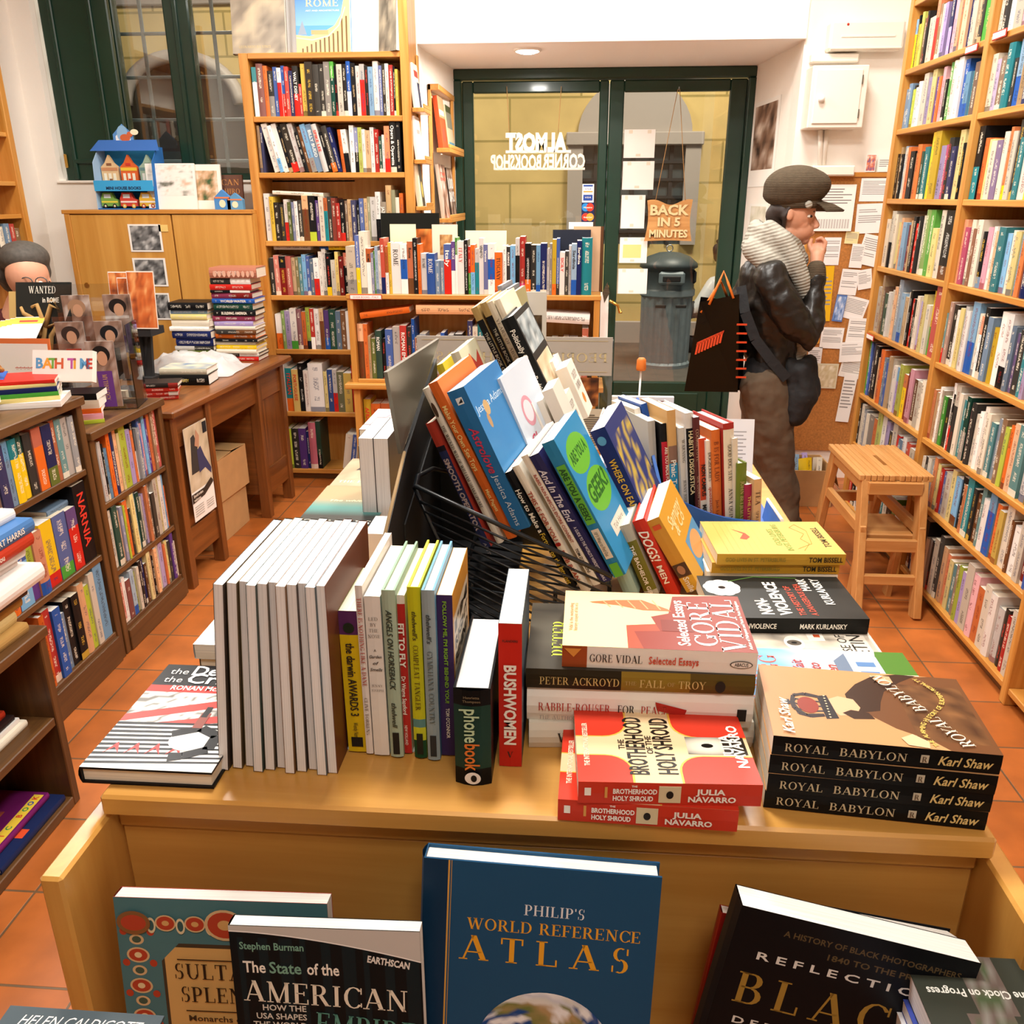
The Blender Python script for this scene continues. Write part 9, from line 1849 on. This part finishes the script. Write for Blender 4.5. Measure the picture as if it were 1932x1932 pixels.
for k in range(9): a_ = o_+hxv*(.0125*k)+dn_*(-.004*k); m.prism([a_, a_+hxv*.009, a_+hxv*.007+dn_*.05, a_-hxv*.002+dn_*.05], (0, -.001, 0), hx('c8431f'))
m.prism([o_-dn_*.004, o_+hxv*.112-dn_*.036, o_+hxv*.11-dn_*.024, o_-hxv*.002+dn_*.008], (0, -.001, 0), hx('c8431f'))
for k in range(7):
    q = P1.lerp(P2, .30+.09*k)+Vector((.012, -.004, 0)); m.box(q-Vector((.022, .001, .004)), q+Vector((.022, .001, .004)), hx('c8431f'))
part('bag_print', m, 'ink', cb_)
# seated man behind the counter
PM = 3.7
mp_ = uy(40, 640, PM); M0 = Vector((mp_.x, PM, 0))
man = thing('person', 'grey haired person with glasses in a maroon jumper seated behind the counter looking down', 'person', M0)
def p4(px, py, dy=0): return uy(px, py, PM+dy)-M0
def cap4(m, pts): m.capsule([(*p4(x, y, dy), r) for x, y, dy, r in pts])
m = MB(); hcm = p4(52, 520, -.03); m.ball(hcm, (.082, .094, .10), 24, 16); m.ball(p4(62, 552, -.03), (.06, .062, .06)); m.capsule([(*p4(69, 532, -.10), .011), (*p4(70, 548, -.115), .015)])
m.ball(p4(66, 575, -.05), (.03, .03, .025)); m.capsule([(*p4(38, 570), .055), (*p4(25, 620), .065)]); m.ball(p4(8, 530, 0), (.012, .02, .032)); m.ball(p4(92, 535, -.0), (.01, .02, .03))
cap4(m, [(10, 660, 0, .1), (0, 760, 0, .12)]); cap4(m, [(60, 700, -.12, .035), (85, 690, -.18, .04)])
for k in range(5): cap4(m, [(88+2*k, 688+3*k, -.19, .009), (100+2*k, 690+3*k, -.2, .008), (106+k, 697+3*k, -.2, .007)])
organic('body', m, 'skin', man, .006, 4)
m = MB(); m.ball(p4(45, 487, .0), (.1, .112, .074), 24, 14); m.ball(p4(38, 520, .05), (.096, .09, .09)); m.ball(p4(8, 515, -.02), (.025, .05, .05)); m.ball(p4(14, 520, -.01), (.022, .05, .05)); m.ball(p4(82, 512, .02), (.022, .05, .045))
organic('hair', m, 'hair_grey', man, .008, 5)
m = MB(); 
for s_ in (-1, 1): q = p4(60+s_*14+4, 531, -.115); m.tube([q+Vector((.026*math.cos(a*.5236), 0, .017*math.sin(a*.5236))) for a in range(12)], .0022, 6, closed=True)
m.tube([p4(92, 531, -.09), p4(95, 531, .02)], .002); m.tube([p4(32, 531, -.09), p4(8, 529, .02)], .002); part('glasses', m, 'bin_dark', man)
m = MB(); 
for s_ in (-1, 1): m.ball(p4(62+s_*14, 533, -.088), (.011, .008, .006), 10, 6, hx('e8e0d8'))
part('eye', m, 'matte', man)
m = MB(); cap4(m, [(-10, 640, 0, .12), (-10, 720, 0, .15), (-10, 830, 0, .15)]); cap4(m, [(30, 640, 0, .12), (30, 720, 0, .15), (25, 830, 0, .15)]); cap4(m, [(55, 640, -.02, .075), (75, 720, -.04, .062), (58, 708, -.14, .05)]); cap4(m, [(-35, 640, -.02, .075), (-55, 740, -.04, .062), (0, 730, -.2, .05)]); cap4(m, [(20, 612, .0, .075), (25, 640, 0, .1)])
organic('jumper', m, 'maroon_knit', man, .012, 5, .03, .12)
m = MB(); cap4(m, [(-5, 850, 0, .12), (0, 890, -.2, .09), (-4, 1030, -.24, .07)]); cap4(m, [(35, 850, 0, .12), (45, 890, -.2, .09), (50, 1030, -.24, .07)]); organic('trousers', m, 'bag_cloth', man, .014, 4)
seat = thing('stool_chair', 'dark chair under the seated person behind the counter', 'chair', (M0.x, PM+.05, 0)); sz_ = (p4(15, 850)).z-.125
m = MB(); m.box((-.2, -.2, sz_-.04), (.2, .2, sz_)); part('seat', m, 'darkwood_x', seat)
for sx_ in (-1, 1):
    for sy_ in (-1, 1): bxp('leg', (sx_*.17-.02, sy_*.17-.02, 0), (sx_*.17+.02, sy_*.17+.02, sz_-.04), 'darkwood_z', seat)
for o in sc.objects:
    if o.parent and 'category' in o: del o['category']
